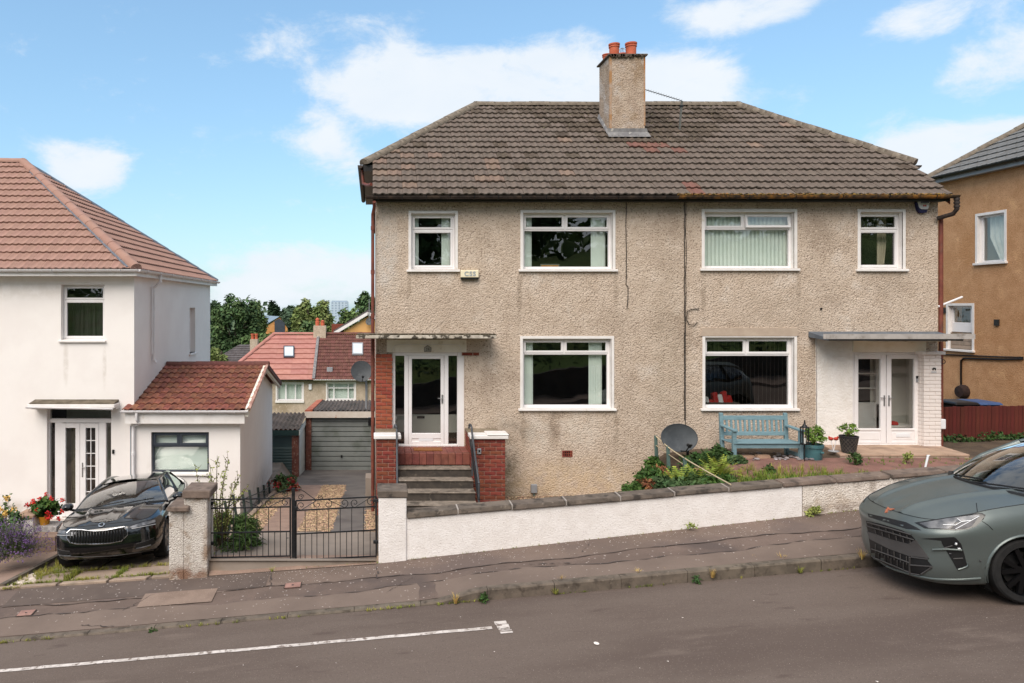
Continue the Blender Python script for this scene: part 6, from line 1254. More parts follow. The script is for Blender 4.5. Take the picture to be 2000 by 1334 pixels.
def stones(mb, n, fx_, s0, s1):
 for i in range(n):
  x, y, z = fx_(); s_ = rg.uniform(s0, s1); a = rg.uniform(0, 3.14); c, d = math.cos(a) * s_, math.sin(a) * s_; k = rg.uniform(.5, .9)
  mb.add([(x + c, y + d, z), (x - d * k, y + c * k, z), (x - c, y - d, z), (x + d * k, y - c * k, z), (x + rg.uniform(-.3, .3) * s_, y, z + s_ * .55)], [(0, 1, 4), (1, 2, 4), (2, 3, 4), (3, 0, 4)])
def gpick():
 r_ = rg.random(); y = rg.uniform(-.9, 6.6); e = rg.gauss(0, .025)
 if r_ < .55: x = rg.uniform(-1.46, -.8) + e
 elif r_ < .8: x = rg.uniform(-2.58, -2.2) + e
 else: x = rg.uniform(-.14, .05) + e
 return (x, y, drive_z(y) + .014)
stones(gm, 7000, gpick, .016, .034); stuff(gm.build('gravel', MATS['gravel'], fix=False))
# edging between the drive and the lower yard of the white house
m = MB(); k = 0; ed = None
edg = struct(MB().hexa([(-2.72, -3.0, -.7), (-2.64, -3.0, -.7), (-2.64, 8, -1.9), (-2.72, 8, -1.9)], [(-2.72, -3.0, drive_z(-3.0) - .01), (-2.64, -3.0, drive_z(-3) - .01), (-2.64, 8, drive_z(8) - .01), (-2.72, 8, drive_z(8) - .01)]).build('drive_edging', MATS['concrete'])); y = -2.6
while y < 7.5:
 MB().hexa([(-2.74, y, drive_z(y) - .02), (-2.62, y, drive_z(y) - .02), (-2.62, y + .58, drive_z(y + .58) - .02), (-2.74, y + .58, drive_z(y + .58) - .02)], [(-2.74, y, drive_z(y) + .05), (-2.62, y, drive_z(y) + .05), (-2.62, y + .58, drive_z(y + .58) + .05), (-2.74, y + .58, drive_z(y + .58) + .05)]).build('edging_stone', MATS['slab'], edg, bev=.012); y += .6
# leaning green pickets
pf = thing('picket_fence', (-2.8, 1.8, -.2), 'leaning dark green iron picket fence along the white extension', 'fence'); prev = None; r1 = MB()
for px, a, b in ((444, 978, 1030), (460, 966, 1028), (478, 962, 1024), (491, 957, 1012), (506, 952, 1005), (517, 947, 1000), (527, 940, 994)):
 d = 2.8 * F / (PX0 - px); y = d - 15; zt, zb = PZ(a, d), PZ(b, d); lean = .05 if px < 500 else .03
 MB().bar((-2.8 + lean * 1.2, y, zb - .1), (-2.8 - lean, y, zt), .055, .018, up=(0, 1, 0)).build('picket', MATS['green_iron'], pf)
 q = (Vector((-2.79, y, zt - .13)), Vector((-2.77, y, zb + .16)))
 if prev: r1.bar(prev[0], q[0], .012, .02); r1.bar(prev[1], q[1], .012, .02)
 prev = q
r1.build('rail', MATS['green_iron'], pf)
MB().box(PXX(714, 17), PXX(727, 17), 1.8, 2.3, -.6, PZ(930, 17)).build('plinth_block', MATS['concrete'], None); tag(bpy.data.objects['plinth_block'], 'small grey concrete block at the foot of the red downpipe', 'block')
# ================================================================ paving in front of the white house
def lpz(x, y): return left_z(x, y)
yard = MB(); yard.grid([[(x, y, lpz(x, y) + .004) for x in (-14, -11, -9, -7, -5, -3.9, -2.98)] for y in (-3.41, -2.4, -1, .5, 2.0)]); yard = struct(yard.build('front_yard', MATS['soil']))
def slab(pts, mat='slab', h=.035):
 MB().hexa([(x, y, lpz(x, y) - .05) for x, y in pts], [(x, y, lpz(x, y) + h) for x, y in pts]).build('paving_slab', MATS[mat], yard, bev=.008)
rg = random.Random(14)
rows = [(-3.42, -3.27, (-6.6, -5.75, -5.0, -4.2, -3.55, -2.98)), (-3.2, -2.62, (-5.55, -4.95, -4.15, -2.98)), (-2.56, -1.8, (-5.6, -4.7, -3.9, -2.98)), (-1.75, -.8, (-5.6, -4.8, -3.9, -2.98)), (-.75, .3, (-5.6, -4.8, -3.9, -2.98)), (.35, 1.85, (-5.6, -4.8, -3.9, -2.98))]
for ya, yb, xs in rows:
 for a, b in zip(xs, xs[1:]):
  j = lambda: rg.uniform(-.02, .02); slab([(a + .03 + j(), ya + j()), (b - .03 + j(), ya + j()), (b - .03 + j(), yb + j()), (a + .03 + j(), yb + j())])
for ya, yb in ((-3.3, -2.0), (-1.97, -.6), (-.57, .8), (.83, 1.9)): slab([(-7.6, ya), (-6.0, ya), (-6.0, yb), (-7.6, yb)], 'slab_brown', .05)
for ya, yb in ((-3.3, -2.0), (-1.97, -.6), (-.57, .8)): slab([(-9.2, ya), (-7.63, ya), (-7.63, yb), (-9.2, yb)], 'slab_brown', .05)
m = MB(); m.hexa([(-5.98, -3.3, lpz(-5.98, -3.3) - .1), (-5.9, -3.3, lpz(-5.98, -3.3) - .1), (-5.9, 1.9, lpz(-5.98, 1.9) - .1), (-5.98, 1.9, lpz(-5.98, 1.9) - .1)], [(-5.98, -3.3, lpz(-5.98, -3.3) + .08), (-5.9, -3.3, lpz(-5.98, -3.3) + .08), (-5.9, 1.9, lpz(-5.98, 1.9) + .08), (-5.98, 1.9, lpz(-5.98, 1.9) + .08)]); m.build('path_edging', MATS['kerb'], yard)
cg = MB(); stones(cg, 900, lambda: ((lambda x, y: (x, y, lpz(x, y) + .012))(rg.uniform(-5.9, -5.55) + rg.gauss(0, .1), rg.uniform(-3.3, -2.4))), .014, .03); mk('gravel_pale', (212, 200, 188), (176, 160, 148), 9, .9, rnd=.2); stuff(cg.build('gravel', MATS['gravel_pale'], fix=False))
pl = thing('garden_plinth', (PXX(53, 14.5), -.4, -.3), 'low white block with a stepped granite base beside the flower pot', 'plinth')
x0, x1 = PXX(34, 14.5), PXX(64, 14.5); MB().box(x0, x1, -.5, -.1, -.7, PZ(1012, 14.5)).build('post', MATS['white_render'], pl, bev=.01); MB().box(x0 - .03, x1 + .03, -.54, -.06, PZ(1012, 14.5), PZ(1006, 14.5)).build('cap', MATS['stone_block'], pl, bev=.01)
mk('granite', (186, 182, 180), (150, 146, 146), 14, .8, speck=((110, 106, 106), 60, .3, .8)); MB().box(x1 + .002, PXX(108, 14.5), -.45, -.05, -.7, PZ(1030, 14.5)).build('base', MATS['granite'], pl, bev=.01); MB().box(x1 + .002, PXX(110, 14.3), -.75, -.46, -.7, PZ(1046, 14.3)).build('step', MATS['slab_brown'], pl, bev=.01)
# ================================================================ garden of the right house
gd = MB(); gd.grid([[(x, y, garden_z(x, y) + .01) for x in frange(5.9, 17.2, .6)] for y in (-2.55, -1.9, -1.25, -.98)]); gd = struct(gd.build('garden_path', MATS['path_red'], smooth=60))
m = MB(); m.grid([[(x, y, garden_z(x, y) + .014) for x in (.55, 1.2, 1.9, 2.6)] for y in (-3.17, -2.6)]); struct(m.build('entrance_path', MATS['concrete']))
gs = MB(); rg = random.Random(31)
def gk():
 x = rg.uniform(2.5, 5.0); y = rg.uniform(-3.1, -.02); return (x, y, garden_z(x, y) + .03)
stones(gs, 5200, gk, .014, .03); stuff(gs.build('gravel', MATS['gravel'], fix=False))
m = MB(); m.grid([[(x, y, garden_z(x, y) + .02) for x in frange(2.53, 5.2, .3)] for y in (-3.17, -1.5, -.002)]); struct(m.build('gravel_bed', MATS['gravel_bed']))
# ================================================================ handrails
for nm, lab, pts, r2 in (('handrail', 'grey metal handrail on the left of the entrance steps', [(770.5, 836, 14.0), (771.5, 830, 13.95), (774, 834, 13.9), (775, 850, 13.8), (776, 945, 12.9)], False),
      ('handrail', 'double grey metal handrail on the right of the entrance steps', [(916, 836, 14.05), (917.5, 829, 14.0), (921, 834, 13.9), (922.5, 850, 13.75), (935.5, 945, 12.75)], True)):
 h = thing(nm, (PXX(pts[-1][0], pts[-1][2]), pts[-1][2] - 15, .6), lab, 'handrail', 'handrails of the entrance steps')
 P = [Vector((PXX(a, d), d - 15, PZ(b, d))) for a, b, d in pts]; MB().tube(crom(P, 5), .02, 8).build('rail', MATS['rail_grey'], h, smooth=60)
 MB().tube([P[-1] + Vector((0, 0, 0)), (P[-1].x, P[-1].y, .5)], .018, 8).build('post', MATS['rail_grey'], h, smooth=60)
 MB().tube([P[3], (P[3].x, P[3].y, 1.3)], .018, 8).build('post', MATS['rail_grey'], h, smooth=60)
 if r2:
  q = [Vector((PXX(a, d), d - 15, PZ(b, d))) for a, b, d in ((918, 858, 14.0), (926, 905, 13.4), (935, 968, 12.75))]; MB().tube(q, .016, 8).build('rail', MATS['black_iron'], h, smooth=60); MB().bar(q[0], (q[2].x, q[2].y, q[2].z - .1), .012, .16).build('side_panel', MATS['black_iron'], h)
# ================================================================ small things on the facade
al = thing('alarm_box', (fx(915), -.07, fz(545)), 'cream rectangular alarm box lettered CSS beside the small upper window', 'alarm box')
x0, x1 = fx(899), fx(934); MB().box(x0, x1, -.085, -.002, fz(542.5), fz(528)).build('case', MATS['alarm_cream'], al, bev=.012); MB().box(x0 + .004, x1 - .004, -.08, -.002, fz(545.5), fz(542.6)).build('base', MATS['plastic_black'], al); text(al, 'CSS', fx(917), fz(535.5), -.088, .125, 'letter_grey', sp=1.25, font_bold=.004)
al = thing('alarm_box', (fx(1798), -.06, fz(415)), 'white shield-shaped alarm box with dark blue base under the right eaves', 'alarm box')
def shp(pts, y0, y1, mat, nm): MB().hexa([(fx(a), y0, fz(b)) for a, b in pts], [(fx(a), y1, fz(b)) for a, b in pts]).build(nm, MATS[mat], al, bev=.006)
shp([(1785, 394), (1811, 392.5), (1812, 397), (1807, 411), (1805, 416), (1793, 417), (1789, 412), (1785.5, 399)], -.002, -.07, 'alarm_blue', 'base'); shp([(1786.5, 395), (1811, 393), (1807, 409), (1804, 410), (1794, 409.5), (1790, 407)], -.071, -.09, 'plastic_white', 'face')
MB().box(fx(1792), fx(1808), -.094, -.09, fz(397.5), fz(394.8)).build('lettering', mk('letter_blue', (90, 96, 130), None, 3, .5), al); MB().box(fx(1793), fx(1806), -.093, -.09, fz(399.8), fz(399)).build('lettering', MATS['letter_grey'], al)
m = MB(); m.box(fx(1796.5), fx(1799), -.094, -.09, fz(404.5), fz(401)); m.box(fx(1800), fx(1802.5), -.094, -.09, fz(404.5), fz(401)); m.build('digits', mk('letter_red', (210, 110, 110), None, 3, .5), al)
o = thing('outlet_box', (fx(1042), -.05, fz(965)), 'small grey plastic box low on the wall above the gravel', 'outlet box'); MB().box(fx(1036), fx(1048), -.07, -.002, fz(962), fz(945)).build('cover', MATS['plastic_grey'], o, bev=.01); m = MB(); m.tube([(fx(1042.5), -.03, fz(962)), (fx(1042.5), -.03, fz(972))], .014, 6); m.build('pipe', MATS['post_green'], o)
kx, ky = PXX(936, 13.88), FY - .03
o = thing('key_safe', (kx, ky, PZ(887, 13.88)), 'small grey key safe fixed to the brick wall right of the steps', 'key safe'); MB().box(kx - .038, kx + .038, ky, FY - .002, PZ(887, 13.88), PZ(876, 13.88)).build('case', MATS['plastic_grey'], o, bev=.008); MB().box(kx - .016, kx + .016, ky - .006, ky, PZ(883, 13.88), PZ(878.5, 13.88)).build('keypad', MATS['plastic_black'], o)
o = thing('doorbell', (fx(1791), -.02, fz(740)), 'video doorbell with black top on the white frame beside the glass doors', 'doorbell'); MB().box(fx(1788), fx(1794), -.03, -.0, fz(746.5), fz(739)).build('base', MATS['plastic_grey'], o, bev=.006); MB().box(fx(1788), fx(1794), -.032, -.0, fz(739), fz(734)).build('camera', MATS['plastic_black'], o, bev=.004)
np_ = thing('number_plaque', ((p0 := PXX(1823, 14.8)), -.19, PZ(724, 14.8)), 'small plaque with a black cottage silhouette on the white brick pier', 'house number')
y_ = -.192; cx, cz = PXX(1823, 14.82), PZ(723.5, 14.82)
m = MB(); m.box(cx - .065, cx + .065, y_, -.181, cz - .055, cz + .03); m.build('plate', MATS['brick_white'], np_, bev=.006)
m = MB(); m.hexa([(cx - .05, y_ - .001, cz + .025), (cx + .045, y_ - .001, cz + .025), (cx + .03, y_ - .001, cz + .055), (cx - .005, y_ - .001, cz + .06)], [(cx - .05, y_ - .008, cz + .025), (cx + .045, y_ - .008, cz + .025), (cx + .03, y_ - .008, cz + .055), (cx - .005, y_ - .008, cz + .06)]); m.box(cx - .03, cx - .005, y_ - .006, y_, cz + .002, cz + .025); m.box(cx + .018, cx + .04, y_ - .006, y_, cz + .002, cz + .025); m.build('emblem', MATS['letter_dark'], np_)
m = MB()
for k in range(7): m.box(cx - .052 + k * .0155, cx - .042 + k * .0155, y_ - .003, y_, cz - .042, cz - .02)
m.build('lettering', MATS['letter_grey'], np_)
tag(MB().box(fx(806), fx(860), -.5, -.22, LZ + .002, LZ + .02).build('doormat', MATS['mat_brown'], bev=.004), 'brown coir doormat on the red tiled step at the left door', 'doormat')
# aerial on the roof
ae = thing('tv_aerial', (7.0, 1.3, 8.0), 'slender television aerial mast on the roof right of the chimney', 'aerial')
pb = Vector((PXX(1327, 17.2), 2.2, PZ(256, 17.2))); ptp = Vector((PXX(1332, 17.0), 2.0, PZ(197, 17.0))); MB().tube([pb, ptp], .028, 8).build('mast', MATS['steel'], ae)
pc = Vector((CHX1, CHY0 + .15, PZ(173, 17.1))); MB().tube([pc, ptp], .009, 6).build('boom', MATS['dark_metal'], ae)
m = MB()
for k in range(14): q = pc.lerp(ptp, .12 + k * .065); m.tube([q + Vector((0, -.09, .0)), q + Vector((0, .09, 0))], .004, 4)
m.build('elements', MATS['steel'], ae); q = pb.lerp(ptp, .82); MB().obox(q, (.035, 0, 0), (0, .035, 0), (0, 0, .02)).build('clamp', MATS['plastic_black'], ae)
# ================================================================ window dressings (each hangs behind its window)
def slat_blind(lab, k, parts_, y=.235, mat='blind_white', w=.089, gap=0, ang=0, zlo=None, cat='blind'):
 x0, x1, z0, z1 = H[k]; t = thing('vertical_blind', ((x0 + x1) / 2, y, z0), lab, cat, 'window blinds of the pebble-dashed houses')
 MB().box(x0 + .02, x1 - .02, y - .02, y + .02, z1 - .02, z1 + .02).build('headrail', MATS['upvc'], t)
 for a, b, pitch, an in parts_:
  x = a
  while x < b:
   c, s_ = math.cos(an) * w / 2, math.sin(an) * w / 2; me = MB(); rows = []
   for zz in (z1 - .02, z0 - .02): rows.append([(x - c, y - s_, zz), (x, y - .006, zz), (x + c, y + s_, zz)])
   me.grid(rows); me.build('slat', MATS[mat], t, fix=False); x += pitch
 return t
mk('slat_brown', (112, 104, 96), None, 3, .9); x0, x1 = H['ul'][:2]; slat_blind('pale vertical blind drawn aside in the small upper window over the left door', 'ul', [(x0 + .1, x0 + .16, .03, .5), (x1 - .22, x1 - .06, .04, .4)])
x0, x1 = H['um'][:2]; slat_blind('pale vertical blind drawn aside in the wide upper window left of the wall cable', 'um', [(x0 + .1, x0 + .2, .03, .4), (x1 - .34, x1 - .08, .045, .3)])
x0, x1 = H['ll'][:2]; slat_blind('pale vertical blind drawn aside in the ground floor window right of the brick steps', 'll', [(x0 + .1, x0 + .24, .04, .3), (x1 - .36, x1 - .14, .05, .3)])
x0, x1 = H['ur'][:2]; slat_blind('pale green vertical blind closed across the wide upper window with an open vent', 'ur', [(x0 + .05, x1, .083, .22)], w=.1)
x0, x1 = H['lr'][:2]; slat_blind('vertical blind with open slats in the ground floor window behind the blue bench', 'lr', [(x0 + .06, x1 - .05, .083, 1.12)], w=.075, mat='slat_brown')
x0, x1, z0, z1 = H['ue']; m = MB(); m.grid([[(x1 - .28 + .22 * q / 18 * (.55 if z < z0 + .4 else .8) + .0, .36 + .02 * math.sin(q * 1.3), z) for q in range(19)] for z in (z0 - .05, z0 + .5, z1)]); tag(m.build('curtain', mk('curtain_cream', (196, 184, 164), (176, 164, 146), 4, .9), smooth=60), 'cream curtain at the right side of the small upper window under the alarm', 'curtain')
pf_ = thing('picture_frame', (fx(1078), .3, H['um'][2]), 'small wooden picture frame on the sill of the wide upper window', 'picture frame')
a, b = fx(1062), fx(1100); t = MB(); ring(t, a, b, H['um'][2], H['um'][2] + .12, .3, .32, .02); t.build('frame', MATS['wood_frame'], pf_); MB().box(a + .02, b - .02, .306, .314, H['um'][2] + .02, H['um'][2] + .1).build('picture', MATS['picture_orange'], pf_)
rw = thing('toy_chest', (fx(1415), .9, 2.2), 'red and white toys heaped behind the window above the blue bench', 'toys')
rg = random.Random(6); zb = H['lr'][2]
MB().box(fx(1372), fx(1475), .62, 1.1, zb - .35, zb + .02).build('table', MATS['dark_stone'], rw)
for k in range(9): x = fx(1384 + k * 9.5); h_ = rg.uniform(.06, .3); MB().obox((x, .8, zb + h_ / 2), (.05, 0, .02), (0, .06, 0), (-.02, 0, h_ / 2)).build('toy', MATS['toy_red' if k % 3 else 'plastic_white'], rw, bev=.01)
tb = thing('hall_table', (fx(1768), 1.2, 1.66), 'white side table with a red cloth inside the right glass doors', 'table'); z0 = DR[2]
MB().box(fx(1738) + .28, fx(1782) + .28, .35, .65, z0 + .3, z0 + .34).build('top', MATS['white_paint'], tb)
for x in (1767, 1806):
 for y in (.37, .63): MB().box(fx(x) - .015, fx(x) + .015, y - .015, y + .015, z0, z0 + .3).build('leg', MATS['white_paint'], tb)
tag(MB().obox((fx(1772), .45, z0 + .38), (.1, 0, 0), (0, .08, 0), (0, .02, .035)).build('folded_cloth', MATS['toy_red'], bev=.02), 'red folded cloth on the white hall table behind the glass door', 'cloth')
# ================================================================ blue bench
bn = thing('garden_bench', ((6.88 + 8.19) / 2, -.8, 1.5), 'pale blue wooden garden bench with slatted back under the right front window', 'bench')
BX0, BX1, YB, YF = 6.86, 8.2, -.62, -1.08; ZG = 1.5
for x in (BX0 + .035, BX1 - .035):
 MB().hexa([(x - .035, YB - .04, ZG - .03), (x + .035, YB - .04, ZG - .03), (x + .035, YB + .04, ZG - .03), (x - .035, YB + .04, ZG - .03)], [(x - .035, YB + .04, PZ(807, 14.4)), (x + .035, YB + .04, PZ(807, 14.4)), (x + .035, YB + .1, PZ(807, 14.4)), (x - .035, YB + .1, PZ(807, 14.4))]).build('leg', MATS['bench_blue'], bn, bev=.006)
 MB().box(x - .035, x + .035, YF - .035, YF + .035, ZG - .04, 2.11).build('leg', MATS['bench_blue'], bn, bev=.006)
 MB().hexa([(x - .045, YF - .07, 2.11), (x + .045, YF - .07, 2.11), (x + .045, YB, 2.13), (x - .045, YB, 2.13)], [(x - .045, YF - .07, 2.145), (x + .045, YF - .07, 2.145), (x + .045, YB, 2.165), (x - .045, YB, 2.165)]).build('armrest', MATS['bench_blue'], bn, bev=.006)
 MB().box(x - .02, x + .02, YF + .036, YB - .04, ZG + .12, ZG + .18).build('stretcher', MATS['bench_blue'], bn)
ST = 1.90
for k in range(5): y = YF - .05 + k * .105; MB().box(BX0 + .01, BX1 - .01, y, y + .092, ST - .022 - k * .004, ST - k * .004).build('slat', MATS['bench_blue'], bn, bev=.004)
MB().box(BX0 + .07, BX1 - .07, YF - .02, YF + .012, ST - .11, ST - .024).build('seat_rail', MATS['bench_blue'], bn, bev=.004)
bk = lambda z: YB + .0 + (z - ST) * .11
for za, zb_, nm in ((2.25, 2.335, 'top_rail'), (1.95, 2.025, 'bottom_rail')): MB().hexa([(BX0 + .07, bk(za) - .005, za), (BX1 - .07, bk(za) - .005, za), (BX1 - .07, bk(za) + .03, za), (BX0 + .07, bk(za) + .03, za)], [(BX0 + .07, bk(zb_) - .005, zb_), (BX1 - .07, bk(zb_) - .005, zb_), (BX1 - .07, bk(zb_) + .03, zb_), (BX0 + .07, bk(zb_) + .03, zb_)]).build(nm, MATS['bench_blue'], bn, bev=.005)
for k in range(13):
 x = BX0 + .07 + (BX1 - BX0 - .14) * (k + .75) / 13.5
 MB().hexa([(x - .021, bk(2.02), 2.02), (x + .021, bk(2.02), 2.02), (x + .021, bk(2.02) + .018, 2.02), (x - .021, bk(2.02) + .018, 2.02)], [(x - .021, bk(2.255), 2.255), (x + .021, bk(2.255), 2.255), (x + .021, bk(2.255) + .018, 2.255), (x - .021, bk(2.255) + .018, 2.255)]).build('slat', MATS['bench_blue'], bn)
for i, (x, w_, h_, lab) in enumerate(((7.2, .14, .1, 'left pinkish concrete block lying under the blue bench'), (7.5, .14, .11, 'right pinkish concrete block lying under the blue bench'))):
 tag(MB().obox((x, -.95, 1.53 + h_ / 2), (w_, .02, 0), (-.01, .07, 0), (0, 0, h_ / 2)).build('concrete_block', MATS['stone_block'], bev=.02, seg=2), lab, 'block', 'blocks under the bench')
rg = random.Random(9); m = MB()
for i in range(60): x = rg.uniform(6.9, 8.4); y = rg.uniform(-1.2, -.5); s_ = rg.uniform(.02, .055); z = garden_z(x, y) + .012; m.lathe([(s_ * .7, 0), (s_, s_ * .35), (s_ * .6, s_ * .75)], (x, y, z), 6)
mk('pebble', (150, 140, 140), (110, 104, 108), 4, .8, rnd=.35); stuff(m.build('pebbles', MATS['pebble'], smooth=50))
m = MB(); m.box(fx(1453), fx(1478), -.006, .02, fz(894), fz(876)); m.build('vent_hole', MATS['dark_void'], house)
# ================================================================ satellite dish standing at the wall
ds2 = thing('satellite_dish', (PXX(1340, 14.4), -.6, 1.4), 'large dark grey oval satellite dish standing by the wall left of the bench', 'satellite dish')
dish(ds2, (PXX(1327, 14.2), -.8, PZ(855, 14.2)), .365, R(4), R(16), 'dish_grey', ell=.74)
m = MB(); m.tube([(PXX(1343, 14.5), -.5, 1.3), (PXX(1343, 14.5), -.5, PZ(868, 14.5)), (PXX(1330, 14.4), -.6, PZ(858, 14.4))], .028, 8); m.build('pole', MATS['dark_metal'], ds2, smooth=40)
# rope barrier between the gardens
rb = thing('rope_barrier', (5.68, -1.5, 1.45), 'weathered green posts strung with a pale rope dividing the two front gardens', 'barrier')
pts = []
for y, a, b in ((-.4, 850, 898), (-1.0, 871, 912), (-1.75, 893, 930)):
 d = y + 15; MB().hexa([(5.655, y - .03, PZ(b, d) - .15), (5.715, y - .03, PZ(b, d) - .15), (5.715, y + .03, PZ(b, d) - .15), (5.655, y + .03, PZ(b, d) - .15)], [(5.635, y - .03, PZ(a, d)), (5.685, y - .03, PZ(a, d)), (5.685, y + .02, PZ(a, d) - .012), (5.635, y + .02, PZ(a, d) - .012)]).build('post', MATS['post_green'], rb, bev=.004); pts.append((5.66, y - .035, PZ(a, d) - .02))
pts += [(5.68, -2.6, PZ(921, 12.4)), (5.7, FW + .02, PZ(947, 11.6))]; MB().tube(crom(pts, 6), .012, 6).build('rope', MATS['rope'], rb, smooth=60)
MB().tube(crom([(5.66, -.43, 1.72), (5.67, -1.02, 1.66), (5.68, -2.0, 1.6), (5.7, -2.9, 1.66)], 6), .008, 5).build('rope', MATS['rope'], rb, smooth=60)
# ================================================================ pots, lantern, ornament
pt = thing('plant_pot', (PXX(1586.5, 13.95), -1.05, 1.53), 'round teal glazed pot holding a green bush beside the bench', 'pot')
c = (PXX(1586.5, 13.95), -1.05, PZ(901, 13.95)); m = MB(); m.lathe([(.15, 0), (.165, .03), (.172, .2), (.178, .27), (.195, .275), (.198, .33), (.19, .335), (.178, .325), (.17, .27)], c, 32); m.build('pot', MATS['teal_glaze'], pt, smooth=35)
MB().lathe([(.172, .29), (.001, .3)], c, 20, cap=False).build('soil', MATS['soil'], pt, fix=False); m = MB(); m.box(c[0] + .05, c[0] + .11, c[1] - .2, c[1] - .16, c[2] + .18, c[2] + .215); m.build('lug', MATS['teal_glaze'], pt, bev=.008)
ln = thing('lantern', (PXX(1571, 13.7), -1.3, 1.55), 'black metal hanging garden lantern on a stake before the teal pot', 'lantern')
lx, ly = PXX(1571.5, 13.72), -1.28; z0, z1 = PZ(868, 13.72), PZ(834, 13.72)
m = MB(); m.lathe([(.075, 0), (.08, .015), (.07, .02)], (lx, ly, z0), 12); m.lathe([(.06, 0), (.02, .05), (.01, .12), (.012, .13)], (lx, ly, z1), 12); m.lathe([(.082, 0), (.08, .012)], (lx, ly, z1 - .012), 12)
for k in range(8): t = k * math.pi / 4; m.tube([(lx + .07 * math.cos(t), ly + .07 * math.sin(t), z0), (lx + .075 * math.cos(t), ly + .075 * math.sin(t), z1)], .007, 5)
m.tube([(lx, ly, z0), (lx, ly, 1.5)], .008, 6); m.build('cage', MATS['black_iron'], ln, smooth=40)
MB().lathe([(.022, 0), (.022, .1)], (lx, ly, z0 + .02), 10).build('candle', MATS['curtain_white'], ln, smooth=40)
bp_ = thing('plant_pot', (PXX(1656.5, 14.2), -.85, 1.66), 'black woven-pattern pot with a small shrub on the door platform', 'pot')
c = Vector((PXX(1656.5, 14.2), -.82, 1.656)); m = MB(); m.lathe([(.115, 0), (.12, .01), (.165, .3), (.172, .31), (.172, .325), (.155, .325), (.15, .28)], c, 28); m.build('pot', MATS['woven_black'], bp_, smooth=35)
m = MB()
for k in range(14):
 for sg in (1, -1):
  pts = []
  for e in range(7): f = e / 6; t = k / 14 * 6.283 + sg * f * 1.5; r_ = .121 + .044 * f; pts.append((c.x + r_ * math.cos(t), c.y + r_ * math.sin(t), c.z + .02 + .27 * f))
  m.tube(pts, .0022, 4)
m.build('weave', MATS['woven_tan'], bp_); MB().lathe([(.15, .29), (.001, .3)], c, 18, cap=False).build('soil', MATS['soil'], bp_, fix=False)
orn = thing('bird_ornament', (PXX(1628, 14.3), -.7, 1.66), 'pair of small red birds on thin white wire legs beside the black pot', 'ornament')
for k, px in enumerate((1623, 1633)):
 x, y, z = PXX(px, 14.3), -.7, PZ(857, 14.3); m = MB(); m.lathe([(.004, -.055), (.028, -.03), (.036, 0), (.026, .03), (.004, .05)], (x, y, z), 10, axis='x'); m.lathe([(.003, -.022), (.02, -.008), (.02, .008), (.003, .02)], (x + (.035 if k else -.035), y, z + .03), 8, axis='x'); m.build('bird', mk('bird_red_%s' % 'ab'[k], (196, 70, 50), (170, 52, 40), 6, .6), orn, smooth=60)
 MB().tube([(x, y, z - .02), (PXX(1628, 14.3), y, 1.66)], .006, 5).build('leg', MATS['plastic_white'], orn)
MB().lathe([(.1, 0), (.09, .014)], (PXX(1628, 14.3), -.7, 1.656), 14).build('base', MATS['plastic_grey'], orn)
sk = thing('ground_stake', (PXX(1809, 12.6), -2.4, 1.56), 'thin white stake leaning in the weeds near the grey car bonnet', 'stake'); MB().tube([(PXX(1807, 12.5), -2.45, 1.55), (PXX(1811, 12.6), -2.42, PZ(889, 12.6))], [.014, .018], 6).build('shaft', MATS['plastic_white'], sk); MB().tube([(PXX(1811, 12.6) - .025, -2.42, PZ(889, 12.6)), (PXX(1811, 12.6) + .03, -2.42, PZ(889, 12.6))], .01, 6).build('head', MATS['plastic_white'], sk)
fp = thing('flower_pot', (PXX(82, 14.55), -.3, -.2), 'yellow plastic pot of red geraniums beside the low white block', 'pot')
c = Vector((PXX(82, 14.6), -.28, PZ(1030, 14.6))); MB().lathe([(.08, 0), (.085, .01), (.115, .17), (.125, .175), (.125, .2), (.11, .2), (.105, .16)], c, 24).build('pot', MATS['yellow_pot'], fp, smooth=35)
PLANT_AT = dict(teal=Vector((PXX(1586.5, 13.95), -1.05, PZ(868, 13.95))), black=Vector((PXX(1656.5, 14.2), -.82, 1.97)), ger=c + Vector((0, 0, .2)))
# ================================================================ cars
mk('paint_green', (100, 108, 107), (97, 105, 104), 2, .38, spec=.5, metal=.45, coat=.1)
mk('paint_black', (10, 10, 12), None, 2, .12, spec=.6, coat=1)
mk('trim_black', (20, 20, 22), (26, 26, 28), 9, .55); mk('trim_gloss', (8, 8, 9), None, 3, .12, spec=.6); mk('trim_grey', (74, 72, 72), (68, 66, 66), 4, .5)
mk('tyre', (26, 26, 27), (34, 33, 33), 20, .85); mk('rim_black', (24, 24, 26), None, 3, .35, metal=.5); mk('rim_silver', (150, 148, 146), None, 3, .35, metal=.8)
mk('lamp_inner', (124, 124, 126), (88, 90, 94), 9, .3, metal=.5); mk('lamp_clear', (138, 138, 142), (84, 86, 90), 9, .3, metal=.3); mk('lamp_dark', (38, 38, 42), (60, 60, 64), 14, .3, metal=.5); mk('lamp_white', (226, 228, 232), None, 3, .2); mk('copper', (206, 128, 100), None, 3, .35, metal=.6)
mk('seat_dark', (46, 46, 50), None, 4, .8); mk('well_black', (9, 9, 9), None, 1, 1)
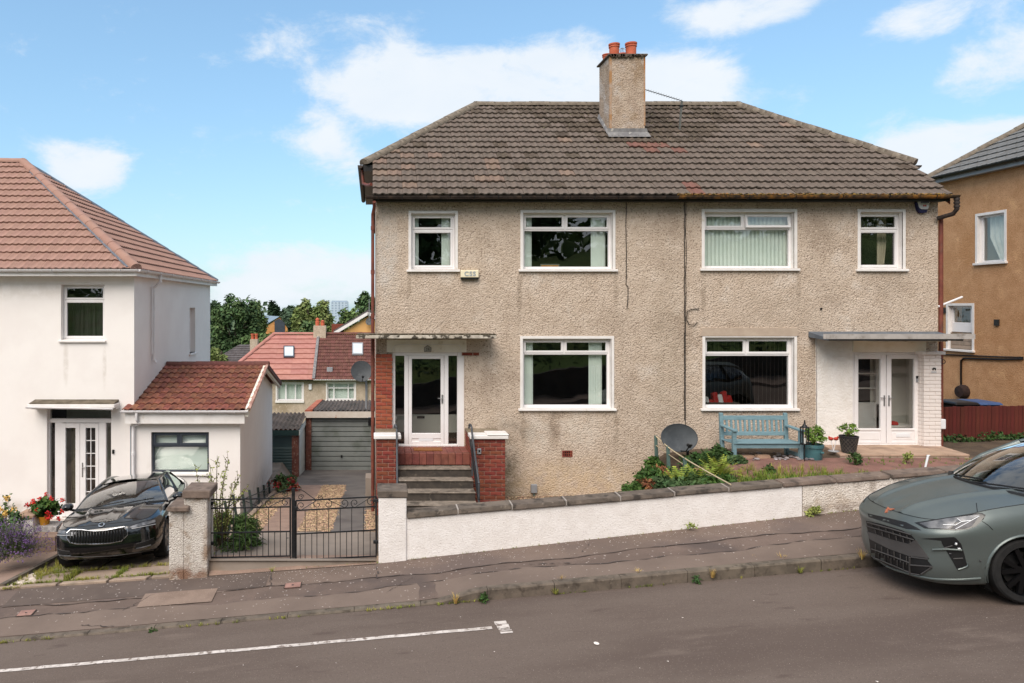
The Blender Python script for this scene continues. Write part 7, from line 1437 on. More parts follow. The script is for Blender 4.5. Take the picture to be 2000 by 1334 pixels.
class Car:
 def __init__(c, name, label, M_, P):
  c.M, c.P = M_, P; c.Mi = M_.inverted(); c.root = thing(name, (0, 0, 0), label, 'car', world=False, mat=M_); c.paint = MATS[P['paint']]
  out = crom([(a, b, 0) for a, b in P['outline']], 10); L_ = P['L']
  c.out = out; n = len(out); ns = []
  for i in range(n):
   d = (out[min(i + 1, n - 1)] - out[max(i - 1, 0)]); 
   if i == 0: d = Vector((0, 1, 0))
   if i == n - 1: d = Vector((0, -1, 0))
   d.normalize(); ns.append(Vector((-d.y, d.x, 0)))                   # outward: to the left of travel is -(s), y
  c.levels = P['nlev']; cols = []
  for i, o in enumerate(out):
   s_ = o.x; wf = 1 - sm((s_ - P['fb'][0]) / (P['fb'][1] - P['fb'][0])); wr = sm((s_ - (L_ - .7)) / .5)
   ze = ser(s_, *P['edge']); prof = []
   zb0, zt0 = P['side'][0][1], P['side'][-1][1]
   for (fi, fz_), (si, sz), (ri, rz) in zip(P['front'], P['side'], P['rear']):
    sz2 = zb0 + (sz - zb0) * (ze - zb0) / (zt0 - zb0)
    ins = fi * wf + si * (1 - wf - wr) + ri * wr; z = fz_ * wf + sz2 * (1 - wf - wr) + rz * wr; prof.append((ins, z, 0))
   pr = crom(prof, 4); nn = ns[i]
   cols.append([Vector((s_, o.y, 0)) - Vector((abs(nn.x) * (-1 if nn.x < 0 else 1) * 0, 0, 0)) + Vector((-nn.x if False else 0, 0, 0)) + c.inward(i, out) * p.x + Vector((0, 0, p.y)) for p in pr])
  c.cols = cols; c.edge = [q[-1] for q in cols]; c.build()
 def inward(c, i, out):
  n = len(out); a, b = out[max(i - 1, 0)], out[min(i + 1, n - 1)]; d = (b - a)
  if i == 0: d = Vector((0, 1, 0))
  if i == n - 1: d = Vector((0, -1, 0))
  d.normalize(); return Vector((d.y, -d.x, 0))
 def loc(c, p): return Vector((c.P['L'] / 2 - p[0], p[1], p[2]))           # (s,y,z) -> local
 def out_mesh(c, name, mb, mat, parent=None, smooth=40, **k): return mb.build(name, mat, parent or c.root, smooth=smooth, **k)
 def build(c):
  P = c.P; cut = lambda p: any((p.x - w) ** 2 + (p.z - P['wr']) ** 2 < (P['wr'] + P['archgap']) ** 2 for w in P['wheels']) and abs(p.y) > .55
  full = [[Vector((p.x, -p.y, p.z)) for p in q] for q in reversed(c.cols[1:])] + c.cols
  # body sides, nose and tail with the arches cut out
  m = MB(); m.grid([[c.loc(p) for p in q] for q in full]); nl = len(full[0]); fs = []
  flat = [p for q in full for p in q]
  for f in m.f:
   ce = sum((flat[i] for i in f), Vector()) / 4
   if not cut(ce): fs.append(f)
  # pull the cut rim onto the true circle
  used = {}
  for f in fs:
   for i in f: used[i] = used.get(i, 0) + 1
  for i in used:
   p = flat[i]
   for w in P['wheels']:
    dx, dz = p.x - w, p.z - P['wr']; r = math.hypot(dx, dz); R_ = P['wr'] + P['archgap']
    if abs(p.y) > .55 and r < R_ and r > 1e-3: m.v[i] = tuple(c.loc(Vector((w + dx * R_ / r, p.y, P['wr'] + dz * R_ / r))))
  m.f = fs; m.mi = [0] * len(fs); c.body = c.out_mesh('body', m, c.paint, smooth=50, fix=True); bodym = m
  K = min(range(len(c.edge)), key=lambda i: abs(c.edge[i].x - P['cowl'][0]) + (9 if c.edge[i].x > 2.2 or i < 3 else 0)); c.K = K
  E_ = c.edge; lead = E_[0]; rows = []
  arc = [0]
  for i in range(1, K + 1): arc.append(arc[-1] + (E_[i] - E_[i - 1]).length)
  T = 26
  for i in range(K + 1):
   f = arc[i] / arc[K]; sc = lead.x + (P['cowl'][1] - lead.x) * sm(f) if False else lead.x + (P['cowl'][1] - lead.x) * f ** 1.15; zc = lead.z + (P['cowl'][2] - lead.z) * (1 - (1 - f) ** 1.35)
   row = []
   for k in range(T + 1):
    t = k / T; y = E_[i].y * (1 - t); s_ = E_[i].x + (sc - E_[i].x) * t; z = E_[i].z + (zc - E_[i].z) * (1 - (1 - t) ** 2.2) + P['crown'] * sm(t * 2) * f * (1 - f) * 2
    for yc, w_, h_ in P['ridges']:
     yy = yc[0] + (yc[1] - yc[0]) * f; z += h_ * math.exp(-((y - yy) / w_) ** 2) * min(1, f * 3)
    row.append(Vector((s_, y, z)))
   rows.append(row)
  m = MB(); m.grid([[c.loc(p) for p in r_] + [c.loc(Vector((p.x, -p.y, p.z))) for p in reversed(r_[:-1])] for r_ in rows]); c.bonnet = c.out_mesh('bonnet', m, c.paint, smooth=60); bon = m
  # bonnet shut line
  q = MB(); pts = [c.loc(p) + Vector((0, 0, .001)) for p in E_[:K + 1]]; q.tube([Vector((p.x, -p.y, p.z)) for p in reversed(pts[1:])] + pts, .0045, 4); c.out_mesh('shut_line', q, MATS['trim_black'])
  # glasshouse
  A = E_[K]; hx, hy, hz, rz = P['header']; H_ = Vector((hx, hy, hz)); N = 16
  bot = []; top = []
  for k in range(N + 1):
   t = k / N * 2 - 1; bot.append(Vector((P['cowl'][1] + (A.x - P['cowl'][1]) * abs(t) ** 2.0, A.y * t, P['cowl'][2] + (A.z - P['cowl'][2]) * abs(t) ** 2 - .01))); top.append(Vector((hx - .1 * (1 - t * t), hy * t, rz - .03 + (hz - rz + .03) * abs(t) ** 2.2)))
  m = MB(); m.grid([[c.loc(b.lerp(t_, f) + Vector((-.05 * math.sin(math.pi * f), 0, .035 * math.sin(math.pi * f)))) for b, t_ in zip(bot, top)] for f in [k / 10 for k in range(11)]]); c.out_mesh('windscreen', m, MATS['car_glass'], smooth=60, fix=False)
  # black band round the screen and wipers
  q = MB(); q.tube([c.loc(b + Vector((-.02, 0, .004))) for b in bot], .03, 6); c.out_mesh('scuttle', q, MATS['trim_black'])
  q = MB()
  for a, b in ((3, 9), (8, 14)): q.tube([c.loc(bot[a] + Vector((-.03, 0, .03))), c.loc(bot[(a + b) // 2] + Vector((.03, 0, .055))), c.loc(bot[b] + Vector((.06, 0, .075)))], .011, 5)
  c.out_mesh('wiper', q, MATS['trim_black'])
  rail = crom([(hx, hy, hz)] + [tuple(p) for p in P['rail']], 6); nR = len(rail)
  rows = []
  for i, p in enumerate(rail):
   f = i / (nR - 1); zc = rz + (P['rail_end_c'] - rz) * f ** 2.4 + (.012 * math.sin(math.pi * f)); rows.append([c.loc(Vector((p.x - (.1 * (1 - (y_ / max(p.y, .01)) ** 2) if i == 0 else .1 * (1 - f) * (1 - (y_ / p.y) ** 2)), y_, zc + (p.z - zc) * abs(y_ / p.y) ** 2.2))) for y_ in [p.y * (k / 10 - 1) for k in range(21)]])
  m = MB(); m.grid(rows); c.out_mesh('roof', m, MATS[P.get('roofpaint', P['paint'])], smooth=60, fix=True)
  Cc = min(range(len(E_)), key=lambda i: abs(E_[i].x - P['cpil']) + (9 if i < K + 3 else 0)); c.Cc = Cc
  for sg in (1, -1):
   MS = lambda p: c.loc(Vector((p.x, sg * p.y, p.z))); rows = []
   for i in range(21):
    f = i / 20; b = E_[K + int((Cc - K) * f)]; t_ = rail[int((nR - 1) * f)]; rows.append([MS(b.lerp(t_, g) + Vector((0, .03 * math.sin(math.pi * g), 0))) for g in [k / 6 for k in range(7)]])
   m = MB(); m.grid(rows); c.out_mesh('side_window', m, MATS['car_glass'], smooth=60, fix=False)
   q = MB(); q.tube([MS(A + Vector((.03, -.0, -.03))), MS(A.lerp(H_, .5) + Vector((-.03, .0, .022))), MS(H_)], [.045, .042, .04], 8); c.out_mesh('pillar', q, MATS[P.get('roofpaint', P['paint'])], smooth=60)
   q = MB(); q.tube([MS(p + Vector((0, 0, .0))) for p in rail], .035, 8); c.out_mesh('roof_rail', q, MATS[P.get('roofpaint', P['paint'])], smooth=60)
   q = MB()
   for f in P['bpil']: b = E_[K + int((Cc - K) * f)]; t_ = rail[int((nR - 1) * (f * .96))]; q.bar(MS(b), MS(t_ + Vector((0, .01, 0))), .075, .05)
   q.tube([MS(p + Vector((0, -.004, .006))) for p in E_[K:Cc + 1]], .014, 5); c.out_mesh('window_trim', q, MATS['trim_gloss'])
   # door mirror
   mx, my, mz = P['mirror']; q = MB(); rr = []
   for xx, sc in ((-.07, .55), (-.055, .9), (0, 1), (.07, .93), (.12, .6), (.14, .2)): rr.append([c.loc((mx - xx, sg * (my + .105 * sc * math.cos(t)), mz + .075 * sc * math.sin(t))) for t in [6.2832 * k / 14 for k in range(15)]])
   q.grid(rr); q.poly(rr[0][:-1]); q.poly(rr[-1][:-1]); mo = c.out_mesh('mirror', q, MATS[P.get('mirrorpaint', P['paint'])], smooth=50)
   q = MB(); q.hexa([c.loc((mx - .03, sg * (my - .2), mz - .12)), c.loc((mx + .04, sg * (my - .2), mz - .12)), c.loc((mx + .04, sg * (my - .2), mz - .08)), c.loc((mx - .03, sg * (my - .2), mz - .08))], [c.loc((mx - .02, sg * (my), mz - .06)), c.loc((mx + .03, sg * (my), mz - .06)), c.loc((mx + .03, sg * (my), mz - .03)), c.loc((mx - .02, sg * (my), mz - .03))]); q.build('mirror_stalk', MATS['trim_black'], mo)
   # arch lips, wells and wheels
   for wi, w in enumerate(P['wheels']):
    R_ = P['wr'] + P['archgap']; pts = []
    for k in range(33):
     t = R(-22 + 224 * k / 32); s_, z = w + R_ * math.cos(t), P['wr'] + R_ * math.sin(t)
     if z < P['side'][0][1]: continue
     pts.append(c.loc((s_, sg * (c.side_y(s_, z) - .006), z)))
    q = MB(); q.tube(pts, P['lip'], 6); c.out_mesh('wheel_arch', q, MATS[P.get('lipmat', P['paint'])], smooth=60)
    q = MB(); yo, yi = sg * (P['outline'][6][1] - .03), sg * .5; rows = [[c.loc((w + (R_ + .01) * math.cos(t), y, P['wr'] + (R_ + .01) * math.sin(t))) for t in [R(-30 + 240 * k / 24) for k in range(25)]] for y in (yo, yi)]; q.grid(rows); q.poly(rows[1]); c.out_mesh('wheel_well', q, MATS['well_black'], fix=False)
    c.wheel(w, sg * P['track'], sg)
  # tail glass and panel, floor, cabin
  tail = E_[Cc:]; tl = [Vector((p.x, p.y, p.z)) for p in tail] + [Vector((p.x, -p.y, p.z)) for p in reversed(tail[:-1])]; rl = rail[-1]; n = len(tl)
  m = MB(); m.grid([[c.loc(p.lerp(Vector((rl.x + .04 * math.sin(math.pi * i / (n - 1)), rl.y * (1 - 2 * i / (n - 1)), rl.z + (P['rail_end_c'] - rl.z) * (1 - abs(1 - 2 * i / (n - 1)) ** 2.2))), g)) for i, p in enumerate(tl)] for g in [k / 6 for k in range(7)]]); c.out_mesh('rear_window', m, MATS['car_glass'], smooth=60, fix=False)
  m = MB(); lo = [q[0] for q in full]; h = len(full) // 2
  m.grid([[c.loc(Vector((p.x + .0, p.y * .96, p.z + .02))) for p in lo[h:]], [c.loc(Vector((p.x, 0, p.z + .04))) for p in lo[h:]], [c.loc(Vector((p.x, -p.y * .96, p.z + .02))) for p in lo[h:]]]); c.out_mesh('underbody', m, MATS['well_black'], fix=False)
  m = MB(); zs = A.z - .1; m.hexa([c.loc((P['cowl'][1] + .12, y, zs - .1)) for y in (-.62, .62)] + [c.loc((P['header'][0] + .15, y, zs - .14)) for y in (.62, -.62)], [c.loc((P['cowl'][1] + .12, y, zs)) for y in (-.62, .62)] + [c.loc((P['header'][0] + .1, y, zs + .02)) for y in (.62, -.62)]); c.out_mesh('dashboard', m, MATS['trim_black'], bev=.03)
  m = MB(); m.box(-1.6, .4, -.7, .7, .34, .4); c.out_mesh('cabin_floor', m, MATS['trim_black'])
  for sx in (P['header'][0] + .55, P['header'][0] + 1.45):
   for y in (-.36, .36):
    m = MB(); ctr = c.loc((sx, y, 0)); m.box(ctr.x - .1, ctr.x + .5, y - .25, y + .25, .45, .62); m.hexa([(ctr.x - .2, y - .25, .6), (ctr.x - .05, y - .25, .6), (ctr.x - .05, y + .25, .6), (ctr.x - .2, y + .25, .6)], [(ctr.x - .36, y - .2, A.z + .1), (ctr.x - .25, y - .2, A.z + .1), (ctr.x - .25, y + .2, A.z + .1), (ctr.x - .36, y + .2, A.z + .1)]); m.hexa([(ctr.x - .37, y - .12, A.z + .13), (ctr.x - .28, y - .12, A.z + .13), (ctr.x - .28, y + .12, A.z + .13), (ctr.x - .37, y + .12, A.z + .13)], [(ctr.x - .38, y - .1, A.z + .3), (ctr.x - .3, y - .1, A.z + .3), (ctr.x - .3, y + .1, A.z + .3), (ctr.x - .38, y + .1, A.z + .3)]); c.out_mesh('seat', m, MATS['seat_dark'], bev=.035, seg=2)
  st_ = c.loc((P['header'][0] + .12, -.36, A.z + .02)); q = MB(); q.tube([st_ + Vector((.05 * math.cos(t), .18 * math.sin(t), .17 * math.cos(t))) for t in [6.2832 * k / 20 for k in range(21)]], .015, 6); c.out_mesh('steering_wheel', q, MATS['trim_black'], smooth=60)
  q = MB(); e = c.loc((hx - .02, 0, rz - .12)); q.obox(e, (.02, 0, 0), (0, .11, 0), (0, 0, .03)); c.out_mesh('rear_view_mirror', q, MATS['trim_black'], bev=.01)
  vv = [Vector(v) for v in bodym.v]; ff = list(bodym.f); o = len(vv); vv += [Vector(v) for v in bon.v]; ff += [tuple(i + o for i in f) for f in bon.f]; c.bvh = BVHTree.FromPolygons(vv, ff)
  cv = [Vector(v) for v in bodym.v]
 def side_y(c, s_, z):
  best = None
  for q in c.cols:
   if best is None or abs(q[len(q) // 2].x - s_) < abs(best[len(best) // 2].x - s_):
    if q[len(q) // 2].y > .5: best = q
  for a, b in zip(best, best[1:]):
   if a.z <= z <= b.z and b.z > a.z: return a.y + (b.y - a.y) * (z - a.z) / (b.z - a.z)
  return best[0].y if z < best[0].z else best[-1].y
 def wheel(c, s_, y, sg):
  P = c.P; r = P['wr']; w = .11; ce = c.loc((s_, y - sg * w, r)); m = MB()
  m.lathe([(r * P['rimf'], -w), (r * .93, -w * 1.02), (r * .985, -w * .86), (r, -w * .5), (r, w * .5), (r * .985, w * .86), (r * .93, w * 1.02), (r * P['rimf'], w)], ce, 44, 'y', cap=False); wo = c.out_mesh('wheel', m, MATS['tyre'], smooth=35)
  m = MB(); ri = r * P['rimf']; yo = ce.y + sg * (w - .012)
  m.lathe([(ri * 1.02, sg * w), (ri * .99, sg * (w - .01)), (ri * .94, sg * (w - .03)), (ri * .92, -sg * w)], ce, 44, 'y', cap=False); m.lathe([(.001, sg * (w - .02)), (.06, sg * (w - .022)), (.068, sg * (w - .05))], ce, 16, 'y', cap=False)
  n = P['spokes']
  for k in range(n):
   t = 6.2832 * (k + .25) / n
   for dt, rr in ((-P['spread'], .94), (P['spread'], .94)):
    a = Vector((ce.x + .045 * math.cos(t), yo - sg * .025, ce.z + .045 * math.sin(t))); b = Vector((ce.x + ri * rr * math.cos(t + dt), yo - sg * .018, ce.z + ri * rr * math.sin(t + dt)))
    m.bar(a, b, P['spw'], .035, up=(0, 1, 0))
  m.build('rim', MATS[P['rimmat']], wo, smooth=40)
  m = MB(); m.lathe([(.001, 0), (ri * .9, 0)], (ce.x, ce.y - sg * .02, ce.z), 30, 'y', cap=False); m.build('barrel', MATS['well_black'], wo, fix=False); m = MB(); m.lathe([(.06, .012 * sg), (ri * .72, .012 * sg), (ri * .72, -.01 * sg)], (ce.x, ce.y, ce.z), 28, 'y', cap=False); m.build('brake_disc', MATS['dark_metal'], wo, fix=False)
 def hit(c, px, py):
  """point of the bodywork that the photograph shows at this pixel (car coordinates) and its normal"""
  o = c.Mi @ Vector((0, CY, CZ)); tgt = c.Mi @ Vector(((px - PX0) / F * 10, CY + 10, CZ + (PY0 - py) / F * 10)); d = (tgt - o).normalized()
  h = c.bvh.ray_cast(o, d)
  if h[0] is None:
   best = None
   for k in range(60):
    q = o + d * (5 + k * .15); f = c.bvh.find_nearest(q)
    if best is None or f[3] < best[3]: best = f
   h = best
  nn = h[1] if h[1].dot(d) < 0 else -h[1]
  return h[0], nn
 def patch(c, name, poly, mat, off=.005, res=9, mirror=True, parent=None, thick=.0, smooth=60):
  bm = bmesh.new(); bm.faces.new([bm.verts.new((x, y, 0)) for x, y in poly]); xs = [p[0] for p in poly]; ys = [p[1] for p in poly]
  for ax, lo, hi in ((0, min(xs), max(xs)), (1, min(ys), max(ys))):
   v = lo + res
   while v < hi - .3: bmesh.ops.bisect_plane(bm, geom=bm.verts[:] + bm.edges[:] + bm.faces[:], plane_co=(v, 0, 0) if ax == 0 else (0, v, 0), plane_no=(1, 0, 0) if ax == 0 else (0, 1, 0)); v += res
  bm.verts.ensure_lookup_table(); ix = {v: i for i, v in enumerate(bm.verts)}; vs = []; base = []
  for v in bm.verts: p, n = c.hit(v.co.x, v.co.y); vs.append(p + n * off); base.append(p - n * .004)
  fs = [tuple(ix[v] for v in f.verts) for f in bm.faces]; bd = [(ix[e.verts[0]], ix[e.verts[1]]) for e in bm.edges if e.is_boundary]; bm.free(); outs = []
  for sg in ((1, -1) if mirror else (1,)):
   m = MB(); n = len(vs); m.add([(p.x, sg * p.y, p.z) for p in vs] + [(p.x, sg * p.y, p.z) for p in base], fs + [(a, b, n + b, n + a) for a, b in bd]); outs.append(c.out_mesh(name, m, MATS[mat], parent[0 if sg > 0 else 1] if isinstance(parent, list) else parent, smooth=smooth))
  return outs
 def line(c, name, pts, mat, r=.004, off=.003, mirror=True, parent=None, sub=5, closed=False):
  P2 = crom([(a, b, 0) for a, b in (pts + [pts[0]] if closed else pts)], sub) if sub > 1 else [Vector((a, b, 0)) for a, b in pts]; q = []
  for p in P2: h, n = c.hit(p.x, p.y); q.append(h + n * off)
  outs = []
  for sg in ((1, -1) if mirror else (1,)):
   m = MB(); m.tube([(p.x, sg * p.y, p.z) for p in q], r, 6); outs.append(c.out_mesh(name, m, MATS[mat], parent[0 if sg > 0 else 1] if isinstance(parent, list) else parent, smooth=60))
  return outs
def frame(o, f, l):
 f = Vector(f).normalized(); l = Vector(l); l = (l - f * l.dot(f)).normalized(); u = f.cross(l); return Matrix.Translation(o) @ Matrix((f, l, u)).transposed().to_4x4()
# ---------------------------------------------------------------- grey-green SUV at the kerb
NX, NY, L1 = 6.5, -5.70, 4.42
f1 = Vector((-1, .07, -.0882)).normalized(); o1 = Vector((NX, NY, road_z(NX, NY) + .03)) - f1 * (L1 / 2)
suv = Car('parked_car', 'satin grey-green SUV parked facing downhill at the kerb on the right', frame(o1, f1, (0, -1, .03)), dict(
 L=L1, paint='paint_green', nlev=7, fb=(.08, .85),
 outline=[(0, 0), (.035, .34), (.13, .6), (.30, .765), (.54, .845), (1.0, .885), (1.5, .885), (2.4, .885), (3.3, .885), (3.85, .86), (4.22, .76), (4.38, .5), (4.42, 0)],
 front=[(.16, .20), (.05, .235), (.0, .40), (.015, .62), (.0, .80), (.05, .88), (.12, .955)],
 side=[(.10, .22), (.045, .26), (.0, .46), (-.012, .68), (-.01, .86), (.03, .98), (.095, 1.06)],
 rear=[(.16, .3), (.05, .34), (0, .5), (.02, .75), (.05, .95), (.08, 1.05), (.12, 1.14)],
 edge=([0, .3, .6, 1.0, 1.5, 2.5, 4.0, 4.5], [.96, 1.0, 1.05, 1.10, 1.145, 1.14, 1.17, 1.18]), cowl=(1.52, 1.22, 1.19), crown=.05, ridges=[((.24, .44), .04, .03)],
 header=(2.25, .57, 1.54, 1.63), rail=[(2.8, .58, 1.60), (3.4, .57, 1.57), (3.95, .53, 1.49)], rail_end_c=1.56, cpil=3.9, bpil=(.42, .8), mirror=(2.03, 1.0, 1.17),
 wr=.372, archgap=.05, wheels=(1.1, 3.7), lip=.02, track=.875, rimf=.76, rimmat='rim_black', spokes=5, spread=.28, spw=.05))
# ---------------------------------------------------------------- black hatchback saloon on the drive
L2 = 4.66; yaw = R(6); f2 = Vector((math.sin(yaw), -math.cos(yaw), .112)).normalized(); o2 = Vector((-4.43, -2.98, .075)) - f2 * (L2 / 2)
sal = Car('parked_car', 'glossy black saloon with chrome grille parked on the driveway of the white house', frame(o2, f2, (math.cos(yaw), math.sin(yaw), .08)), dict(
 L=L2, paint='paint_black', nlev=7, fb=(.08, .8),
 outline=[(0, 0), (.025, .38), (.10, .64), (.25, .79), (.48, .865), (.88, .90), (1.6, .912), (2.6, .912), (3.6, .90), (4.2, .85), (4.5, .72), (4.62, .48), (4.66, 0)],
 front=[(.24, .255), (.08, .275), (.0, .38), (.0, .52), (.015, .64), (.06, .735), (.13, .79)],
 side=[(.10, .18), (.04, .22), (.0, .40), (-.008, .60), (.0, .74), (.03, .84), (.10, .92)],
 rear=[(.16, .26), (.05, .3), (0, .45), (.02, .65), (.05, .82), (.1, .93), (.16, 1.0)],
 edge=([0, .3, .6, 1.0, 1.4, 2.5, 4.0, 4.7], [.79, .82, .85, .88, .90, .915, .94, .96]), cowl=(1.42, 1.12, .935), crown=.04, ridges=[((.16, .5), .035, .02), ((0, 0), .03, .006)],
 header=(2.2, .55, 1.22, 1.295), rail=[(2.8, .56, 1.27), (3.4, .54, 1.23), (4.0, .48, 1.12)], rail_end_c=1.19, cpil=4.05, bpil=(.42, .78), mirror=(1.62, 1.01, .95),
 wr=.33, archgap=.045, wheels=(.92, 3.6), lip=.012, track=.89, rimf=.72, rimmat='rim_silver', spokes=7, spread=.1, spw=.03))
# features laid on the bodywork where the photograph shows them, and mirrored to the other flank
hl = suv.patch('headlight', [(1786, 1021), (1850, 1011), (1900, 1003), (1917, 1002), (1925, 1006), (1921, 1014), (1906, 1028), (1890, 1034), (1866, 1036), (1838, 1034), (1806, 1032)], 'trim_gloss', .004)
suv.patch('reflector', [(1796, 1022), (1850, 1013), (1905, 1006), (1916, 1006), (1890, 1017), (1868, 1020), (1852, 1033), (1815, 1032)], 'lamp_inner', .007, parent=hl)
suv.patch('reflector', [(1856, 1033), (1872, 1021), (1910, 1012), (1898, 1028), (1884, 1033)], 'lamp_dark', .007, parent=hl)
suv.line('light_strip', [(1842, 1026), (1866, 1026.5), (1878, 1020), (1870, 1014)], 'lamp_white', .006, .012, parent=hl, sub=1); suv.line('light_strip', [(1878, 1020), (1896, 1017)], 'lamp_white', .005, .012, parent=hl, sub=1); suv.line('light_strip', [(1866, 1034), (1890, 1021), (1912, 1009)], 'lamp_white', .004, .012, parent=hl, sub=1)
suv.patch('nose_shade', [(1695, 1003), (1728, 1010), (1770, 1020), (1790, 1030), (1800, 1036), (1770, 1033), (1730, 1020), (1697, 1010)], 'trim_black', .003, mirror=False)  # black strip painted in for the shade under the bonnet lip
gr = suv.patch('grille', [(1692, 1017), (1720, 1023), (1760, 1035), (1779, 1044), (1786, 1052), (1800, 1080), (1821, 1106), (1798, 1122), (1779, 1119), (1740, 1107), (1702, 1087), (1699, 1060)], 'trim_black', .004, mirror=False)[0]
suv.patch('grille_band', [(1695, 1038), (1740, 1053), (1774, 1062), (1789, 1054), (1815, 1090), (1790, 1087), (1777, 1086), (1740, 1073), (1700, 1053)], 'trim_grey', .012, mirror=False, parent=gr)
for a, b in (((1694, 1027), (1786, 1054)), ((1696, 1020), (1780, 1044)), ((1704, 1072), (1777, 1099)), ((1702, 1086), (1779, 1118))): suv.line('grille_bar', [a, ((a[0] + b[0]) / 2, (a[1] + b[1]) / 2 - .5), b], 'trim_grey', .008, .012, mirror=False, parent=gr)
for i in range(6):
 x = 1705 + i * 13.5; y = 1021 + (x - 1694) * .30; suv.line('grille_rib', [(x, y), (x + 1.5, y + 8)], 'trim_grey', .006, .012, mirror=False, parent=gr, sub=1); x += 6; y = 1029 + (x - 1694) * .3; suv.line('grille_rib', [(x, y), (x + 1.5, y + 9)], 'trim_grey', .006, .012, mirror=False, parent=gr, sub=1)
for i in range(6):
 x = 1712 + i * 12; y = 1059 + (x - 1700) * .38; suv.line('grille_rib', [(x, y), (x + .5, y + 16)], 'trim_grey', .006, .012, mirror=False, parent=gr, sub=1); x += 6; y = 1076 + (x - 1704) * .36; suv.line('grille_rib', [(x, y), (x + .5, y + 14)], 'trim_grey', .006, .012, mirror=False, parent=gr, sub=1)
suv.line('grille_bar', [(1778.5, 1088), (1778.5, 1120)], 'trim_grey', .012, .014, mirror=False, parent=gr, sub=1); suv.line('grille_bar', [(1780, 1103), (1820, 1106)], 'trim_grey', .009, .014, mirror=False, parent=gr, sub=1); suv.line('grille_bar', [(1781, 1088), (1813, 1092)], 'trim_grey', .008, .014, mirror=False, parent=gr, sub=1); suv.line('grille_bar', [(1821, 1107), (1800, 1121)], 'trim_grey', .009, .012, mirror=False, parent=gr, sub=1); suv.line('grille_bar', [(1780, 1119), (1797, 1122)], 'trim_grey', .008, .012, mirror=False, parent=gr, sub=1)
iv = suv.patch('air_intake', [(1838, 1055), (1862, 1049), (1866, 1050), (1877, 1062), (1884, 1085), (1889, 1106), (1873, 1113), (1868, 1110), (1852, 1082), (1840, 1062)], 'trim_black', .004)
suv.patch('intake_shadow', [(1799, 1052), (1862, 1049), (1838, 1056), (1820, 1054)], 'trim_black', .003); suv.line('intake_blade', [(1822, 1073), (1850, 1072), (1878, 1074)], 'paint_green', .012, .012, parent=iv, sub=2); suv.line('intake_blade', [(1844, 1070), (1860, 1065)], 'trim_grey', .007, .012, parent=iv, sub=1); suv.line('intake_blade', [(1862, 1091), (1880, 1090)], 'trim_grey', .007, .01, parent=iv, sub=1)
suv.line('fog_lamp', [(1865, 1061), (1868, 1062)], 'lamp_white', .014, .01, parent=iv, sub=1); suv.line('fog_lamp', [(1875, 1071), (1870, 1071)], 'lamp_white', .01, .01, parent=iv, sub=1); suv.line('parking_sensor', [(1854, 1082), (1858, 1082)], 'lamp_dark', .014, .008, parent=iv, sub=1); suv.line('intake_rim', [(1871, 1112), (1888, 1106), (1890, 1100)], 'paint_green', .01, .006, parent=iv, sub=2)
suv.line('parking_sensor', [(1913, 1095), (1915, 1095)], 'trim_grey', .012, .003, sub=1)
suv.line('front_lip', [(1702, 1088), (1740, 1109), (1779, 1121), (1820, 1130), (1870, 1132), (1915, 1129)], 'paint_green', .014, .004, mirror=False); 
suv.line('panel_gap', [(1918, 1018), (1930, 1026), (1939, 1035)], 'trim_black', .004, .001); suv.line('panel_gap', [(1907, 983), (1909, 1000)], 'trim_black', .004, .001, sub=1)
em = MB()
def shape(car, nm, polys, mat, mirror=False, off=.008):
 m = MB()
 for po in polys:
  q = [car.hit(*p) for p in po]; m.hexa([a - n * .002 for a, n in q], [a + n * off for a, n in q])
 return car.out_mesh(nm, m, MATS[mat], smooth=0)
shape(suv, 'emblem', [[(1728.5, 1002), (1731, 996), (1734.5, 997.5), (1733, 1001.5)], [(1731, 996), (1735, 990.5), (1737.5, 992.5), (1734.5, 997.5)], [(1735, 990.5), (1738.5, 993.5), (1740, 996), (1736.5, 996)], [(1736.5, 993.5), (1748.5, 994), (1743, 996.5), (1738, 997.5)]], 'copper')
# black saloon
mk('chrome_dark', (168, 170, 174), None, 3, .2, metal=1)
hl = sal.patch('headlight', [(248.5, 1030), (259, 1025), (278, 1018.5), (302, 1013.5), (305, 1015), (304.5, 1022), (300, 1026), (280, 1030), (258, 1034.5)], 'lamp_dark', .004, res=6)
sal.patch('reflector', [(252, 1030), (262, 1026), (280, 1020), (303, 1015), (303, 1020), (281, 1026), (260, 1031)], 'lamp_clear', .008, res=6, parent=hl); sal.line('light_strip', [(257, 1033), (280, 1028.5), (303, 1024)], 'lamp_white', .004, .01, parent=hl)
gr = sal.patch('grille', [(133, 1041), (139, 1036), (160, 1036), (176, 1038.5), (190, 1039), (204, 1038.5), (226, 1033.5), (243, 1031), (247, 1037), (247, 1044), (236, 1055), (214, 1059.5), (185, 1061), (150, 1060.5), (138, 1058), (132, 1050)], 'well_black', .004, mirror=False, res=7)[0]
sal.line('grille_surround', [(131, 1041), (138, 1035), (160, 1034.8), (176, 1037.2), (190, 1037.8), (204, 1037), (226, 1032), (244, 1029), (249, 1036), (249, 1045), (237, 1056.5), (214, 1061), (185, 1063), (150, 1062.5), (137, 1059.5), (130, 1050), (131, 1041)], 'chrome_dark', .011, .008, mirror=False, parent=gr, sub=1)
for i in range(19):
 x = 138 + i * 5.7; f = i / 18; ya = 1037.5 + (1.5 * math.sin(math.pi * f)) - 5 * max(0, f - .5) * 1.2; yb = 1059.5 - 4.5 * max(0, f - .6) * 1.6
 sal.line('grille_slat', [(x, ya), (x + .5, (ya + yb) / 2), (x + .6, yb)], 'trim_gloss', .009, .012, mirror=False, parent=gr, sub=2)
q, n = sal.hit(198, 1026.5); q = sal.hit(198.5, 1026)[0]
